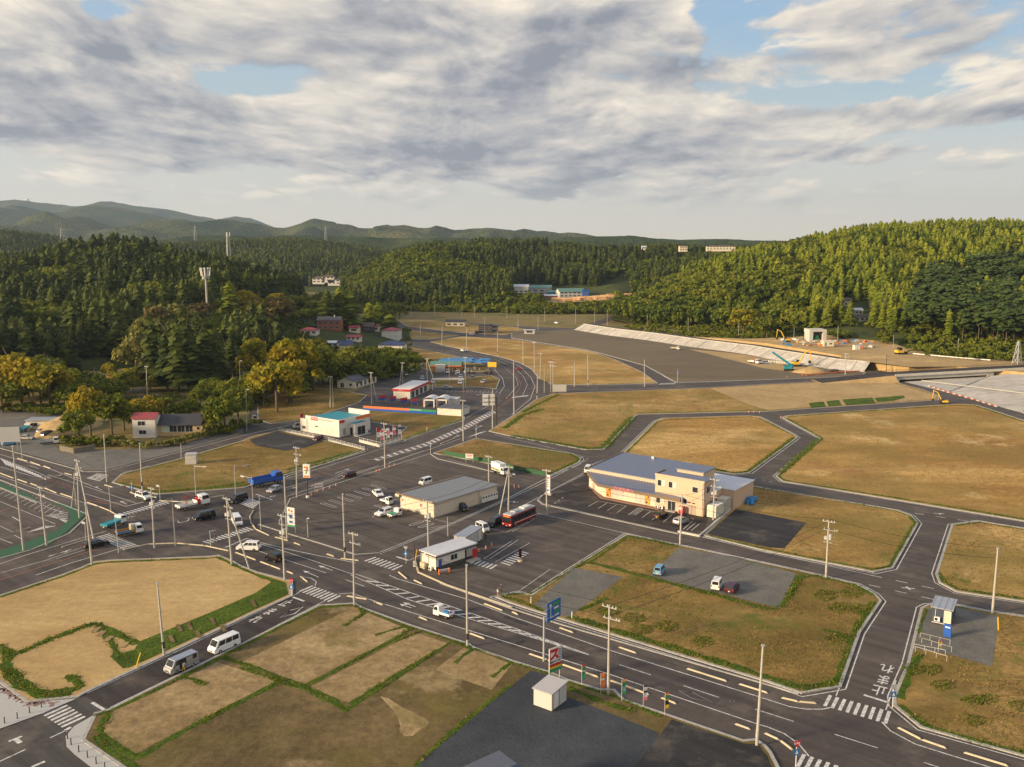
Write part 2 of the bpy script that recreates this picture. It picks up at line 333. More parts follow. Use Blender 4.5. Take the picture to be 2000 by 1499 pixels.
# ------------------------------------------------------------------ ground,roads,lots
gb = MB()
gb.sheet([(-20000,-500),(20000,-500),(20000,26000),(-20000,26000)],0,'base_ground')
gb.build('ground',kind='structure')
rb = MB()
rb.sheet(PX([(-250,1600),(-250,880),(-60,852),(0,862),(165,914),(205,912),(470,832),(590,812),(640,790),(700,762),(760,735),(800,722),(800,690),
             (785,672),(785,664),(770,628),(760,620),(1000,637),(1120,642),(1230,606),(1240,606),(1150,645),(1345,676),(1500,702),(1640,722),(1690,727),(1760,722),
             (1790,742),(1850,765),(2000,806),(2200,860),(2350,1600)]),0.02,'asphalt')
rb.build('road',kind='structure')
LOTS = {
 'sand': ('soil_sand',[(-120,1205),(0,1166),(125,1124),(162,1110),(185,1100),(207,1097),(410,1089),(425,1087),(450,1097),(467,1107),(500,1120),(559,1135),(567,1139),(567,1165),
          (497,1196),(332,1274),(312,1284),(162,1354),(150,1361),(82,1367),(57,1371),(0,1329),(-120,1245)],0),
 'soil': ('soil_brown',[(330,1560),(245,1499),(167,1446),(190,1396),(215,1389),(497,1249),(625,1185),(690,1181),(697,1185),(707,1190),(800,1224),(910,1259),(925,1268),(1000,1294),
          (1072,1316),(1107,1331),(1170,1350),(1197,1351),(1215,1370),(1297,1398),(1452,1451),(1475,1449),(1490,1459),(1500,1471),(1545,1560)],0),
 'gravelled': ('field_weedy',[(975,1168),(1000,1178),(1062,1198),(1500,1331),(1565,1353),(1637,1341),(1675,1236),(1717,1174),(1705,1161),(1672,1143),(1595,1125),(1500,1104),(1335,1069),
          (1225,1046),(1105,1122),(1040,1165),(1010,1160)],1),
 'asphalted': ('field_dry',[(1378,1047),(1500,1077),(1705,1117),(1740,1110),(1790,1022),(1777,1008),(1750,998),(1500,957),(1468,951),(1440,985)],1),
 'right_mid': ('field_dry',[(1862,1027),(1912,1020),(2000,1034),(2120,1055),(2120,1200),(2000,1175),(1870,1156),(1838,1139),(1832,1122)],1),
 'right_low': ('field_weedy',[(1803,1190),(1815,1184),(1860,1183),(1925,1196),(2000,1207),(2130,1228),(2130,1512),(2000,1476),(1802,1421),(1752,1380),(1750,1364),(1777,1299)],1),
 'hexagon': ('field_golden',[(1217,887),(1282,823),(1297,818),(1462,813),(1482,815),(1550,850),(1556,855),(1462,924),(1435,927),(1340,912)],1),
 'big': ('field_golden',[(1530,817),(1540,813),(1870,790),(1905,792),(2000,823),(2120,862),(2120,1040),(2000,1018),(1562,946),(1530,941),(1518,931),(1604,857)],1),
 'upper': ('field_dry',[(957,843),(1000,815),(1015,806),(1047,782),(1082,770),(1385,759),(1500,752),(1715,741),(1745,747),(1800,762),(1832,773),(1832,782),(1500,804),(1247,810),
          (1238,814),(1178,878),(1145,879),(1000,853)],0),
 'wedge': ('field_weedy',[(850,886),(930,858),(1000,869),(1118,888),(1133,896),(1128,905),(1072,930),(1000,914)],0),
 'left_mid': ('field_weedy',[(222,943),(240,927),(355,897),(475,862),(497,853),(545,842),(712,880),(640,905),(560,927),(475,953),(310,966),(285,960)],0),
 'shop_side': ('field_weedy',[(690,803),(712,797),(850,807),(905,815),(905,822),(785,860),(785,845),(797,835),(720,824)],0),
 'slope': ('field_weedy',[(505,820),(505,790),(540,768),(600,760),(660,762),(715,773),(700,787),(620,813),(583,822),(530,828)],0),
 'curve': ('field_golden',[(842,668),(900,658),(1000,664),(1145,686),(1165,691),(1200,703),(1250,726),(1283,749),(1180,752),(1082,752),(1054,740),(1040,722),(1017,709),(975,697),(875,677)],0),
 'plain': ('gravel_plain',[(1000,651),(1060,648),(1120,645),(1345,677),(1445,690),(1500,702),(1620,722),(1690,728),(1680,735),(1500,742),(1322,748),(1308,740),(1262,715),(1175,691),(1145,684),(1000,661)],0),
 'far_a': ('field_dry',[(770,622),(840,626),(940,636),(1000,639),(1030,645),(985,655),(900,650),(795,638)],0),
 'far_b': ('field_dry',[(795,645),(895,656),(840,664),(795,663)],0),
 'bbq': ('field_dry',[(800,678),(850,688),(920,704),(955,718),(950,727),(850,727),(800,712)],0),
 'verge': ('field_weedy',[(800,767),(850,740),(960,735),(975,742),(968,760),(940,757),(850,757)],0),
}
kerb = MB(); wl = MB()
for nm,(mt,pts,line) in LOTS.items():
 poly = [Vector(p[:2]) for p in PX(pts)]
 m = MB(); m.prism(poly,0.0,0.15,mt); m.build('field' if nm not in ('soil','sand','plain') else 'bare_lot',kind='structure')
 o1 = offset(poly,0.45); n = len(o1)
 a = sum(poly[i][0] * poly[(i + 1) % n][1] - poly[(i + 1) % n][0] * poly[i][1] for i in range(n))
 pp = poly if a > 0 else poly[::-1]
 for i in range(n):
  j = (i + 1) % n; kerb.prism([pp[i],o1[i],o1[j],pp[j]],0.0,0.17,'kerb_grey')
 if line:
  o2,o3 = offset(poly,0.95),offset(poly,1.12)
  for i in range(n):
   j = (i + 1) % n; wl.sheet([o2[i],o3[i],o3[j],o2[j]],0.032,'line_white')
kerb.build('kerb',kind='structure')
ov = MB()
def patch(pts,z,m): ov.sheet([p for p in PX(pts)],z,m)
for q_ in ([(215,1396),(425,1296),(540,1332),(265,1474),(195,1428)],[(470,1296),(690,1188),(800,1232),(595,1338)],[(605,1345),(812,1238),(878,1260),(682,1376)],[(905,1268),(935,1275),(1000,1300),(960,1350),(905,1330),(850,1310)],[(742,1362),(760,1367),(785,1384),(812,1396),(832,1406),(839,1414),(834,1421),(818,1430),(806,1440),(792,1441),(782,1434),(781,1418),(776,1402),(764,1386),(752,1373)]): patch(q_,0.158,'soil_mid')
patch([(1325,1072),(1440,1090),(1555,1122),(1520,1190),(1268,1127)],0.17,'gravel')
patch([(1122,1111),(1217,1129),(1110,1208),(1042,1184),(1075,1152)],0.17,'gravel')
patch([(1381,1045),(1437,996),(1500,1008),(1575,1023),(1532,1073),(1500,1071)],0.17,'asphalt_black')
patch([(1812,1190),(1860,1187),(1952,1206),(1937,1304),(1847,1279),(1787,1269),(1800,1215)],0.17,'gravel')
patch([(1387,760),(1500,753),(1715,742),(1745,749),(1830,774),(1828,780),(1500,802),(1465,792)],0.17,'soil_tan')
patch([(1345,683),(1445,692),(1560,715),(1600,726),(1560,730),(1490,720),(1460,712)],0.17,'soil_tan')
patch([(487,860),(540,844),(632,863),(596,876),(557,882),(500,872)],0.17,'asphalt_black')
patch([(1037,1312),(1070,1321),(1090,1345),(1107,1364),(1175,1389),(1225,1409),(1287,1434),(1235,1560),(750,1560),(812,1499),(1000,1342)],0.17,'gravel_blue')
patch([(1312,1408),(1452,1455),(1480,1457),(1498,1480),(1530,1560),(1228,1560),(1240,1499)],0.178,'asphalt_black')
patch([(-150,850),(0,872),(165,919),(205,919),(285,898),(350,881),(475,847),(475,832),(410,850),(350,872),(210,879),(117,883),(96,850),(150,800),(60,800),(-150,800)],0.04,'gravel')
patch([(150,735),(165,708),(250,706),(262,722),(245,740),(180,748)],0.04,'soil_tan')
ov.build('gravel_ground',kind='structure')
# roads of their own surface
rd = MB()
def rsheet(pts,z,m): rd.sheet(PX(pts),z,m)
rsheet([(500,1058),(617,1085),(695,1100),(765,1126),(912,1171),(1000,1205),(1185,1269),(1480,1361),(1575,1386),(1620,1384),(1725,1412),(1787,1452),(1850,1473),(2000,1518),(2150,1560),(1700,1560),(1580,1478),
  (1532,1436),(1500,1422),(1185,1317),(1000,1259),(912,1232),(717,1171),(664,1160),(590,1130),(470,1088),(430,1072),(440,1060)],0.028,'asphalt_main')
rsheet([(-100,1160),(0,1132),(180,1070),(240,1050),(330,1040),(440,1050),(440,1060),(430,1072),(330,1068),(240,1080),(100,1118),(-100,1195)],0.028,'asphalt_main')
rsheet([(-100,870),(0,892),(150,935),(240,968),(330,972),(500,975),(560,958),(660,930),(750,900),(830,868),(910,835),(965,800),(992,770),(1005,745),(990,722),(960,708),(915,693),(860,680),(790,672),(790,668),
  (860,673),(925,683),(978,697),(1018,716),(1036,740),(1038,768),(1000,806),(962,829),(900,857),(840,880),(750,908),(660,942),(575,969),(520,990),(490,1010),(490,1035),(500,1058),(440,1050),(330,1040),(235,1004),(160,985),(0,922),(-100,895)],0.028,'asphalt_main')
rsheet([(567,1168),(612,1180),(500,1243),(215,1386),(158,1358),(332,1278),(497,1200)],0.028,'asphalt_new')
rsheet([(158,1358),(215,1386),(180,1440),(245,1560),(-150,1560),(-100,1480),(0,1434)],0.028,'asphalt_old')
rsheet([(585,970),(840,887),(875,897),(1060,935),(1000,968),(885,1022),(740,1080),(695,1083),(625,1061),(565,1043),(510,1020),(508,1000),(535,980)],0.026,'asphalt_lot')
rsheet([(1050,1005),(1222,1045),(1105,1120),(1038,1164),(975,1166),(820,1115),(810,1090),(905,1035),(1000,995)],0.026,'asphalt_lot')
rsheet([(1150,925),(1390,995),(1372,1046),(1300,1035),(1060,985),(1056,972)],0.026,'asphalt_new')
rsheet([(0,938),(120,983),(136,998),(138,1013),(126,1033),(60,1050),(-120,1085),(-120,910)],0.026,'asphalt_lot')
rsheet([(-120,1290),(0,1340),(55,1374),(150,1366),(80,1396),(0,1425),(-120,1480)],0.10,'paving_pale')
rsheet([(214,1390),(192,1398),(170,1446),(248,1502),(330,1565),(260,1565),(145,1475),(130,1460),(128,1440),(145,1420),(180,1400)],0.10,'paving_pale')
rd.build('road_surface',kind='structure')
# grass mats that can't be counted: see grass below
# ------------------------------------------------------------------ painted markings
mk = MB(); ZM = 0.040
def line(pts,wd=0.16,m='line_white',z=ZM): mk.strip(PX(pts),wd,z,m)
def dashed(p,q,on,off,wd=0.15,m='line_white',z=ZM):
 a,b = G(*p),G(*q); L = (b - a).length; d = (b - a).normalized(); t = 0
 while t < L:
  mk.strip([a + d * t,a + d * min(t + on,L)],wd,z,m); t += on + off
def crosswalk(a0,b0,a1,b1,n,wd=0.45,z=ZM):
 A0,B0,A1,B1 = G(*a0),G(*b0),G(*a1),G(*b1)
 for i in range(n):
  t = i / (n - 1); mk.strip([A0.lerp(A1,t),B0.lerp(B1,t)],wd,z,'line_white')
for L_,wd in [
 ([(500,1058),(560,1073),(617,1085),(695,1100)],.18),([(760,1124),(775,1131),(912,1171),(1000,1205),(1185,1269),(1480,1361),(1542,1381),(1575,1386),(1607,1386),(1622,1383)],.18),
 ([(1722,1411),(1740,1429),(1787,1454),(1850,1474),(1932,1499),(2000,1518)],.18),
 ([(662,1161),(687,1159),(717,1170),(912,1231),(1000,1258),(1185,1316),(1482,1416),(1500,1421),(1532,1434),(1560,1454),(1580,1478)],.18),
 ([(695,1122),(912,1196),(1000,1226),(1150,1279)],.18),([(685,1124),(750,1151),(795,1171),(912,1208),(1000,1234),(1150,1280)],.18),
 ([(552,1092),(637,1120)],.15),([(500,1060),(600,1092),(688,1122)],.15),([(675,1133),(712,1146)],.15),([(500,1075),(522,1083)],.15),
 ([(585,1157),(572,1165),(565,1167),(497,1200),(335,1278),(170,1355)],.16),([(635,1174),(612,1186),(497,1245),(215,1383)],.16),([(572,1167),(594,1175)],.45),([(180,1373),(203,1387)],.45),
 ([(590,1127),(608,1130),(618,1137),(615,1145)],.15),
 ([(712,1113),(640,1098)],.01),([(742,1083),(885,1024),(1000,973),(1060,944),(1145,899)],.16),([(800,1095),(830,1080),(905,1045),(1000,1000),(1052,972)],.16),
 ([(1049,1003),(1225,1043),(1335,1066),(1500,1101),(1593,1122),(1672,1141),(1700,1152)],.16),
 ([(1140,928),(1056,969),(1052,978),(1062,984),(1180,1010),(1325,1042)],.16),([(1372,1050),(1500,1080),(1700,1124)],.16),
 ([(774,1088),(797,1095)],.45),([(1687,1358),(1735,1373)],.45),([(1645,1331),(1633,1360)],.16),([(1750,1330),(1730,1388)],.16),
 ([(0,1102),(50,1085),(165,1050),(208,1038)],.18),([(70,1124),(140,1100),(225,1075),(290,1063),(360,1062)],.2),([(95,1083),(160,1073)],.01),([(110,1092),(165,1075)],.15),([(95,1088),(140,1073)],.15),([(0,1120),(90,1095),(160,1070)],.15),
 ([(0,888),(100,917),(170,946),(200,958)],.18),([(165,950),(265,983)],.15),([(167,965),(248,990)],.15),([(245,990),(280,981)],.3),([(58,910),(76,916)],.15),([(93,928),(155,947)],.15),([(0,895),(70,922),(100,935)],.15),([(0,912),(60,930),(100,935)],.15),([(0,930),(70,955),(190,990)],.15),
 ([(440,1070),(483,1052),(500,1058)],.3),([(500,966),(532,977)],.3),([(545,958),(620,935)],.15),([(560,970),(660,938),(750,909),(840,878),(900,857)],.16),([(555,937),(675,900),(782,865),(905,820),(960,790)],.16),([(660,928),(684,918)],.15),([(600,951),(690,922)],.15),
 ([(962,838),(1000,848)],.15),([(965,849),(1055,870),(1118,886),(1138,893),(1140,900),(1132,908),(1072,933)],.16),([(957,846),(1000,857),(1145,881),(1175,882)],.01),
 ([(975,770),(985,755),(982,740),(965,722),(925,704),(862,687),(800,673)],.2),([(1000,810),(1036,780),(1045,755),(1037,738),(1015,716),(975,700),(925,687),(850,674)],.2),
 ([(992,775),(1012,752),(1008,738),(985,718),(940,700),(880,686)],.15),([(1020,775),(1030,752),(1022,735),(1003,717),(960,700),(880,682)],.15),
 ([(1085,762),(1180,762),(1385,757),(1500,750),(1715,738)],.2),([(1090,767),(1200,766),(1385,760)],.2),([(1082,755),(1283,751),(1330,749),(1500,742),(1690,733)],.2),
 ([(900,706),(800,690)],.01),([(1000,662),(1145,683),(1175,690),(1262,713),(1312,745)],.25),
 # station yard boxes
 ([(957,1092),(1012,1055),(1035,1061),(968,1098),(945,1092),(1000,1057)],.13),([(1004,1162),(1074,1113),(1099,1120),(1031,1170),(1004,1162)],.13),([(1000,1039),(1044,1014)],.13),([(955,1032),(990,1040),(1044,1012)],.13),
 ([(875,897),(962,922),(1000,931)],.15),([(850,1015),(875,1021),(885,1022)],.12)]:
 if wd > .02: line(L_,wd)
for L_,wd in [([(27,1125),(215,1065)],.15),([(-60,1152),(27,1125)],.15),([(585,937),(725,897)],.15),([(185,975),(245,990)],.15),([(160,975),(210,985)],.15),([(950,812),(985,790),(1008,770),(1018,752)],.15),([(1018,752),(1010,735),(990,717),(945,700)],.15)]: line(L_,wd,'line_orange')
for c in [(( 1622,1359),(1611,1380),(1737,1390),(1729,1414),9),((1571,1474),(1553,1508),(1650,1501),(1632,1535),6),((611,1145),(585,1156),(665,1164),(640,1176),9),
          ((734,1089),(712,1097),(786,1105),(766,1114),8),((925,1092),(912,1099),(970,1104),(957,1112),7),((1015,1077),(1032,1082),(978,1099),(997,1105),8),
          ((234,1004),(247,1007),(315,980),(330,984),13),((215,1043),(187,1051),(271,1066),(240,1073),12),((397,1058),(410,1062),(480,1031),(494,1036),13),
          ((485,974),(508,982),(470,984),(495,994),6),((188,926),(212,929),(170,934),(196,940),6),((125,1374),(80,1395),(166,1400),(120,1421),7),
          ((1000,778),(1004,775),(1028,775),(1032,772),8),((1288,752),(1292,749),(1315,751),(1319,748),7),((935,846),(950,843),(917,853),(930,850),5)]:
 crosswalk(*c)
mk.strip(PX([(139,1421),(126,1428)]),.45,ZM,'line_white')
for p,q in [((1209.5,1299),(1271,1319)),((1335,1340),(1404,1363)),((1475,1386),(1550,1410)),((1630,1435),(1715,1462)),((1804,1490),(1850,1505))]: line([p,q],.15)
for i in range(20):     # hatching of the median
 t = (i + .6) / 20.5; u = 700 + (1115 - 700) * t
 yu = np.interp(u,[695,912,1000,1150],[1122,1196,1226,1279]); u2 = u + 14 * (1 - .5 * t)
 yl = np.interp(u2,[685,750,795,912,1000,1150],[1124,1151,1171,1208,1234,1280])
 mk.strip([G(u2 + 14,max(np.interp(u2 + 14,[695,912,1000,1150],[1122,1196,1226,1279]),0) + 1),G(u2 - 14 + 2,np.interp(u2 - 12,[685,750,795,912,1000,1150],[1124,1151,1171,1208,1234,1280]) - 1)],.42,ZM,'line_white')
# ladder hatching of the upper road
A,B = [(725,899),(830,866),(905,833),(962,801)],[(733,902),(836,871),(912,838),(970,806)]
line(A,.15); line(B,.15)
PA,PB = PX(A),PX(B)
def along(P_,t):
 L = [0]
 for i in range(1,len(P_)): L.append(L[-1] + (P_[i] - P_[i - 1]).length)
 d = t * L[-1]
 for i in range(1,len(P_)):
  if d <= L[i] + 1e-6: return P_[i - 1].lerp(P_[i],(d - L[i - 1]) / (L[i] - L[i - 1]))
 return P_[-1]
for i in range(30):
 t = (i + .5) / 30; mk.strip([along(PA,t),along(PB,min(t + .004,1))],.9,ZM,'line_white')
for i in range(29):
 t = (i + 1) / 30; mk.strip([along(PA,t),along(PB,min(t + .004,1))],1.4,ZM - .003,'line_brown')
# hatched wedge on the far left road
for i in range(16):
 x = 2 + i * 5.5; mk.strip([G(x,896 + i * 2.4),G(x + 3 + (8 - i * .4),899 + i * 2.5 + max(10 - i * .62,1.5))],.35,ZM,'line_white')
dashed((1100,884),(1150,897),1.2,1.2); dashed((1075,990),(1100,972),1.2,1.2)
dashed((1786,1003),(1900,1020),2,2.4,.2); dashed((1697,1143),(1830,1173),2,2.4,.2); dashed((1700,1124),(1832,1152),2,2.4,.2)
dashed((1502,941),(1516,944),1,1,.2); dashed((1472,935),(1500,940),1,1.2); dashed((1430,962),(1462,951),1,1)
dashed((240,924),(300,908),3,2.5,.2); dashed((0,1488),(130,1427),3,3,.2); line([(62,1499),(88,1488)],.4)
line([(17,1449),(43,1439)],.35); line([(31,1445),(40,1452)],.6)       # T shaped mark
for c in [(1774,1149.5),(1834,1003.5),(1004,1181 - 200)]:
 p = G(*c); 
 mk.strip([p + Vector((-1.1,.2,0)),p + Vector((1.1,-.2,0))],.28,ZM,'line_white'); mk.strip([p + Vector((0,-.75,0)),p + Vector((0,.75 if c[0] != 1834 else 0,0))],.4,ZM + .002,'line_white')
# diamonds and arrows
def loop(pts,wd=.15,m='line_white'): line(pts + [pts[0],pts[1]],wd,m)
loop([(548,1207),(567,1193),(592,1186),(576,1199)],.22); loop([(1325,1350),(1352,1353),(1392,1373),(1352,1365)],.15,'line_faded')
def arrow(tail,head,wd=.22,hw=.5,bend=None,m='line_white'):
 a,b = G(*tail),G(*head); d = (b - a); L = d.length; d.normalize(); n = Vector((-d.y,d.x,0))
 mk.strip([a,b - d * min(1.3,L * .4)],wd,ZM,m)
 e = b - d * min(1.4,L * .42); mk.sheet([e + n * hw,b,e - n * hw],ZM,m)
for t,h in [((650,1115),(622,1105)),((622,1128),(592,1115)),((812,1186),(787,1177)),((803,1188),(780,1180)),((108,930),(122,928)),((178,950),(193,953)),((248,986),(235,979)),
             ((95,1087),(138,1075)),((655,925),(683,916)),((550,960),(580,952)),((928,838),(942,832)),((880,852),(895,845)),((885,855),(897,850)),((95,935),(82,932)),((930,773),(945,768))]: arrow(t,h,.2,.45)
loop([(347,1018),(370,1011),(367,1018),(350,1022)],.25)
# parking bays -- long rounded loops,car outlines
def bay(p,q,wd=.9):
 a,b = G(*p),G(*q); d = (b - a).normalized(); n = Vector((-d.y,d.x,0)) * wd / 2; pts = []
 for k in range(7): t = math.pi * k / 6; pts.append(b + n * math.cos(t) * 1 + d * math.sin(t) * wd / 2)
 for k in range(7): t = math.pi * k / 6; pts.append(a - n * math.cos(t) - d * math.sin(t) * wd / 2)
 pts += pts[:2]; mk.strip(pts,.13,ZM,'line_white')
for i in range(7): bay((630 + i * 16.4,984 - i * 5.9),(653.5 + i * 16.4,991 - i * 5.9))
for i in range(5): bay((767 + i * 18,1019 + i * 3.7),(786 + i * 19,1010 + i * 4.6)) if i > 1 else None
bay((735,988),(758,995)); bay((768,976),(784,980)); bay((731,1010),(748,1004))
# chemist's forecourt bays
for x0,y0,x1,y1 in [(1149,990,1168,979),(1168,994,1186,983),(1186,998,1204,987),(1205,1002,1223,989),(1227,1006,1246,993),(1254,1012,1271,999),(1274,1016,1289,1003),(1295,1021,1312,1007),(1334,1035,1352,1019),(1341,1036,1358,1022),(1350,1037,1366,1024)]: line([(x0,y0),(x1,y1)],.14)
line([(1168,979),(1223,989)],.14); line([(1246,993),(1290,1003)],.14); line([(1352,1013),(1355,1015)],.14); line([(1227,1006),(1240,1007),(1256,996)],.14)
for i in range(6): line([(1231 + i * 3.4,1003 - i * 2),(1243 + i * 2.6,1004 - i * 2)],.2)
# car park on the left
for i in range(13): line([(-10 + i * 9.5,962 - (0) + i * 4.2),(22 + i * 8.6,948 + i * 4.1)],.14)
line([(0,957),(108,1027)],.01)
line([(-20,972),(108,1024)],.15); line([(0,953),(60,975),(100,995),(122,1000)],.13)
for i in range(6): line([(88 + i * 5,1012 + i * 1.0 - 4),(132,1006 + i * 4 - 4)],.35)
for i in range(6): line([(54 + i * 6,1040 - i * 2.3),(108 - i * 3,1030 + i * .1 - 2)],.3)
line([(0,1028),(25,1040),(60,1030)],.15); line([(0,1053),(24,1062)],.15); line([(24,1010),(38,1018)],.25); line([(28,1046),(45,1055)],.15)
dashed((0,950),(75,982),.6,.9,.5); dashed((98,993),(125,1003),.6,.9,.5); line([(0,953),(72,983)],.1); line([(0,1000),(40,985)],.13,'line_orange')
# car park bays by the petrol station
for i in range(14): line([(872 + i * 8,767 + (i % 2) * 0),(876 + i * 8,764)],.15)
line([(845,763),(975,768)],.2)
for i in range(7): line([(915 + i * 8,792 - i * 3),(933 + i * 8,790 - i * 3)],.15)
# brick-red leaf pattern set in the pale plaza paving
for i in range(34):
 x,y = (rnd.uniform(0,58),0); y = 1343 + x * .45 + rnd.uniform(0,8)
 if i > 20: x,y = rnd.uniform(55,108),rnd.uniform(1373,1378)
 p = G(x,y); a = rnd.uniform(0,3)
 for k in range(3):
  d = Vector((math.cos(a + k * 2.1),math.sin(a + k * 2.1),0)); mk.strip([p,p + d * rnd.uniform(.5,.9)],.28,.106 + .002 * (k + 1),'paving_red')
for x,y in [(228,1084),(398,1078),(1198,1281),(1250,1130),(905,1195),(640,1150),(1430,1370)]:
 p = G(x,y); mk.sheet([(p.x + .35 * math.cos(k * .63),p.y + .35 * math.sin(k * .63)) for k in range(10)],ZM + .004,'line_faded'); mk.sheet([(p.x + .28 * math.cos(k * .63),p.y + .28 * math.sin(k * .63)) for k in range(10)],ZM + .009,'asphalt_black')
for pts,wd in [([(985,1205),(1030,1222)],.8),([(1000,1262),(1025,1252)],.9),([(700,1108),(760,1130)],.3),([(1190,1160),(1150,1210)],.01),([(560,1000),(780,1060)],.12),([(640,1010),(860,950)],.12),([(1290,1290),(1400,1325)],.25),([(300,1010),(380,985)],.3),([(350,1030),(420,1015)],.25)]:
 if wd > .02: mk.strip(PX(pts),wd,ZM - .006,'asphalt_black' if wd > .5 else 'asphalt_new')
# writing on the road: the word for "stop"
fc = bpy.data.curves.new('txt','FONT')
def text_mesh(s,size=1.0,depth=0.0,bold=0.0):
 cu_ = bpy.data.curves.new('txt','FONT'); cu_.body = s; cu_.size = size; cu_.extrude = depth; cu_.offset = bold
 cu_.align_x = 'CENTER'; cu_.align_y = 'CENTER'; cu_.resolution_u = 3
 o = bpy.data.objects.new('txt',cu_); COL.objects.link(o)
 dg = bpy.context.evaluated_depsgraph_get(); dg.update()
 me = o.evaluated_get(dg).to_mesh(); vs = [v.co.copy() for v in me.vertices]; fs = [tuple(p.vertices) for p in me.polygons]
 o.evaluated_get(dg).to_mesh_clear(); bpy.data.objects.remove(o); bpy.data.curves.remove(cu_)
 return vs,fs
def ground_text(s,c,right,up,size_r,size_u,m='line_white',z=None):
 vs,fs = text_mesh(s,1.0,0,0.012)
 if not vs: return
 mx = Vector((sum(v.x for v in vs) / len(vs),sum(v.y for v in vs) / len(vs),0))
 right = Vector(right).normalized(); up = Vector(up).normalized(); c = Vector(c)
 mk.add([c + right * (v.x - mx.x) * size_r + up * (v.y - mx.y) * size_u + Vector((0,0,z or ZM)) for v in vs],fs,m)
# glyphs read by drivers coming down towards the main road
for ch,a in zip('止まれ',[(1717,1348),(1726,1329),(1733.5,1307)]):
 up = (G(1752,1262) - G(1718,1350)) * -1
 up = G(1718,1350) - G(1752,1262); rt = Vector((up.y,-up.x,0))
 ground_text(ch,G(*a),-rt if False else rt * 1,up * 1,2.0,3.3)
for ch,a in zip('止まれ',[(558,1179),(528,1195),(500,1210)]):
 up = G(575,1172) - G(480,1222); rt = Vector((up.y,-up.x,0))
 ground_text(ch,G(*a),rt,up,1.7,3.2)
mk.build('road_markings',kind='structure')
wl.build('road_edge_lines',kind='structure')
# ------------------------------------------------------------------ hills (lofted height grids)
def vnoise(x,y,s,seed=0):
 """smooth value noise on arrays"""
 r = np.random.default_rng(seed); T = r.random((64,64)); X,Y = x / s,y / s
 xi,yi = np.floor(X).astype(int),np.floor(Y).astype(int); fx,fy = X - xi,Y - yi
 fx = fx * fx * (3 - 2 * fx); fy = fy * fy * (3 - 2 * fy); a = T[xi % 64,yi % 64]; b = T[(xi + 1) % 64,yi % 64]; c = T[xi % 64,(yi + 1) % 64]; d = T[(xi + 1) % 64,(yi + 1) % 64]
 return (a * (1 - fx) + b * fx) * (1 - fy) + (c * (1 - fx) + d * fx) * fy
class Hill:
 """rows: list of polylines [(px, py, dist or None)], dist None = on the valley floor"""
 def __init__(s,rows,nu=90,nv=50,rough=3.0,rs=60,z0=-1.0,floor_first=True):
  P_ = []
  for ri,row in enumerate(rows):
   pts = [G(a,b,z0) if c is None else D(a,b,c) for a,b,c in row]
   xs = [a for a,b,c in row]; u = np.linspace(xs[0],xs[-1],nu)
   P_.append(np.stack([np.interp(u,xs,[p[k] for p in pts]) for k in range(3)],1))
  P_ = np.array(P_); n = len(rows); t = np.linspace(0,n - 1,nv); i = np.clip(t.astype(int),0,n - 2); f = (t - i)
  i0 = np.clip(i - 1,0,n - 1); i3 = np.clip(i + 2,0,n - 1); f = f[:,None,None]
  a,b,c,d = P_[i0],P_[i],P_[i + 1],P_[i3]
  S = 0.5 * ((2 * b) + (c - a) * f + (2 * a - 5 * b + 4 * c - d) * f * f + (3 * b - a - 3 * c + d) * f ** 3)
  lin = b * (1 - f) + c * f; S[...,:2] = lin[...,:2]; S[...,2] = 0.6 * S[...,2] + 0.4 * lin[...,2]
  # smooth across
  for _ in range(2): S[:,1:-1,2] = (S[:,:-2,2] + 2 * S[:,1:-1,2] + S[:,2:,2]) / 4
  env = np.clip(t * 1.2,0,1)[:,None] if floor_first else 1.0
  nz = (vnoise(S[...,0] + 5000,S[...,1],rs,1) - .5) * 2 + (vnoise(S[...,0] + 5000,S[...,1],rs / 2.7,2) - .5)
  S[...,2] += nz * rough * env
  s.S = S; s.nu,s.nv = nu,nv
 def mesh(s,name,m):
  b = MB(); vs = s.S.reshape(-1,3); idx = np.arange(s.nu * s.nv).reshape(s.nv,s.nu)
  fs = np.stack([idx[:-1,:-1],idx[:-1,1:],idx[1:,1:],idx[1:,:-1]],-1).reshape(-1,4)
  b.add(vs.tolist(),fs.tolist(),m); o = b.build(name,kind='structure',smooth=True); return o
 def at(s,a,b):
  """surface point at grid coordinates a (0..1 along), b (0..1 up)"""
  x = np.asarray(a) * (s.nu - 1); y = np.asarray(b) * (s.nv - 1); i = np.clip(x.astype(int),0,s.nu - 2); j = np.clip(y.astype(int),0,s.nv - 2); f = (x - i)[:,None]; g = (y - j)[:,None]
  S = s.S; return (S[j,i] * (1 - f) + S[j,i + 1] * f) * (1 - g) + (S[j + 1,i] * (1 - f) + S[j + 1,i + 1] * f) * g
 def scatter(s,spacing,keep=lambda p,px,py: np.ones(len(p),bool),jitter=True,seed=1,blo=0,bhi=1):
  """roughly even points over the surface"""
  S = s.S; A = np.linalg.norm(np.cross(S[:-1,1:] - S[:-1,:-1],S[1:,:-1] - S[:-1,:-1]),axis=-1)
  r = np.random.default_rng(seed); N = int(A.sum() / spacing ** 2 * 1.6); pr = (A / A.sum()).ravel(); k = r.choice(len(pr),N,p=pr)
  j,i = k // (s.nu - 1),k % (s.nu - 1); a = (i + r.random(N)) / (s.nu - 1); b = (j + r.random(N)) / (s.nv - 1)
  ok = (b >= blo) & (b <= bhi); a,b = a[ok],b[ok]
  p = s.at(a,b); cell = {}; out = []
  for q in range(len(p)):
   c = (int(p[q,0] // (spacing * .8)),int(p[q,1] // (spacing * .8)))
   if c in cell: continue
   cell[c] = 1; out.append(q)
  p = p[out]; px,py = project(p); return p[keep(p,px,py)]
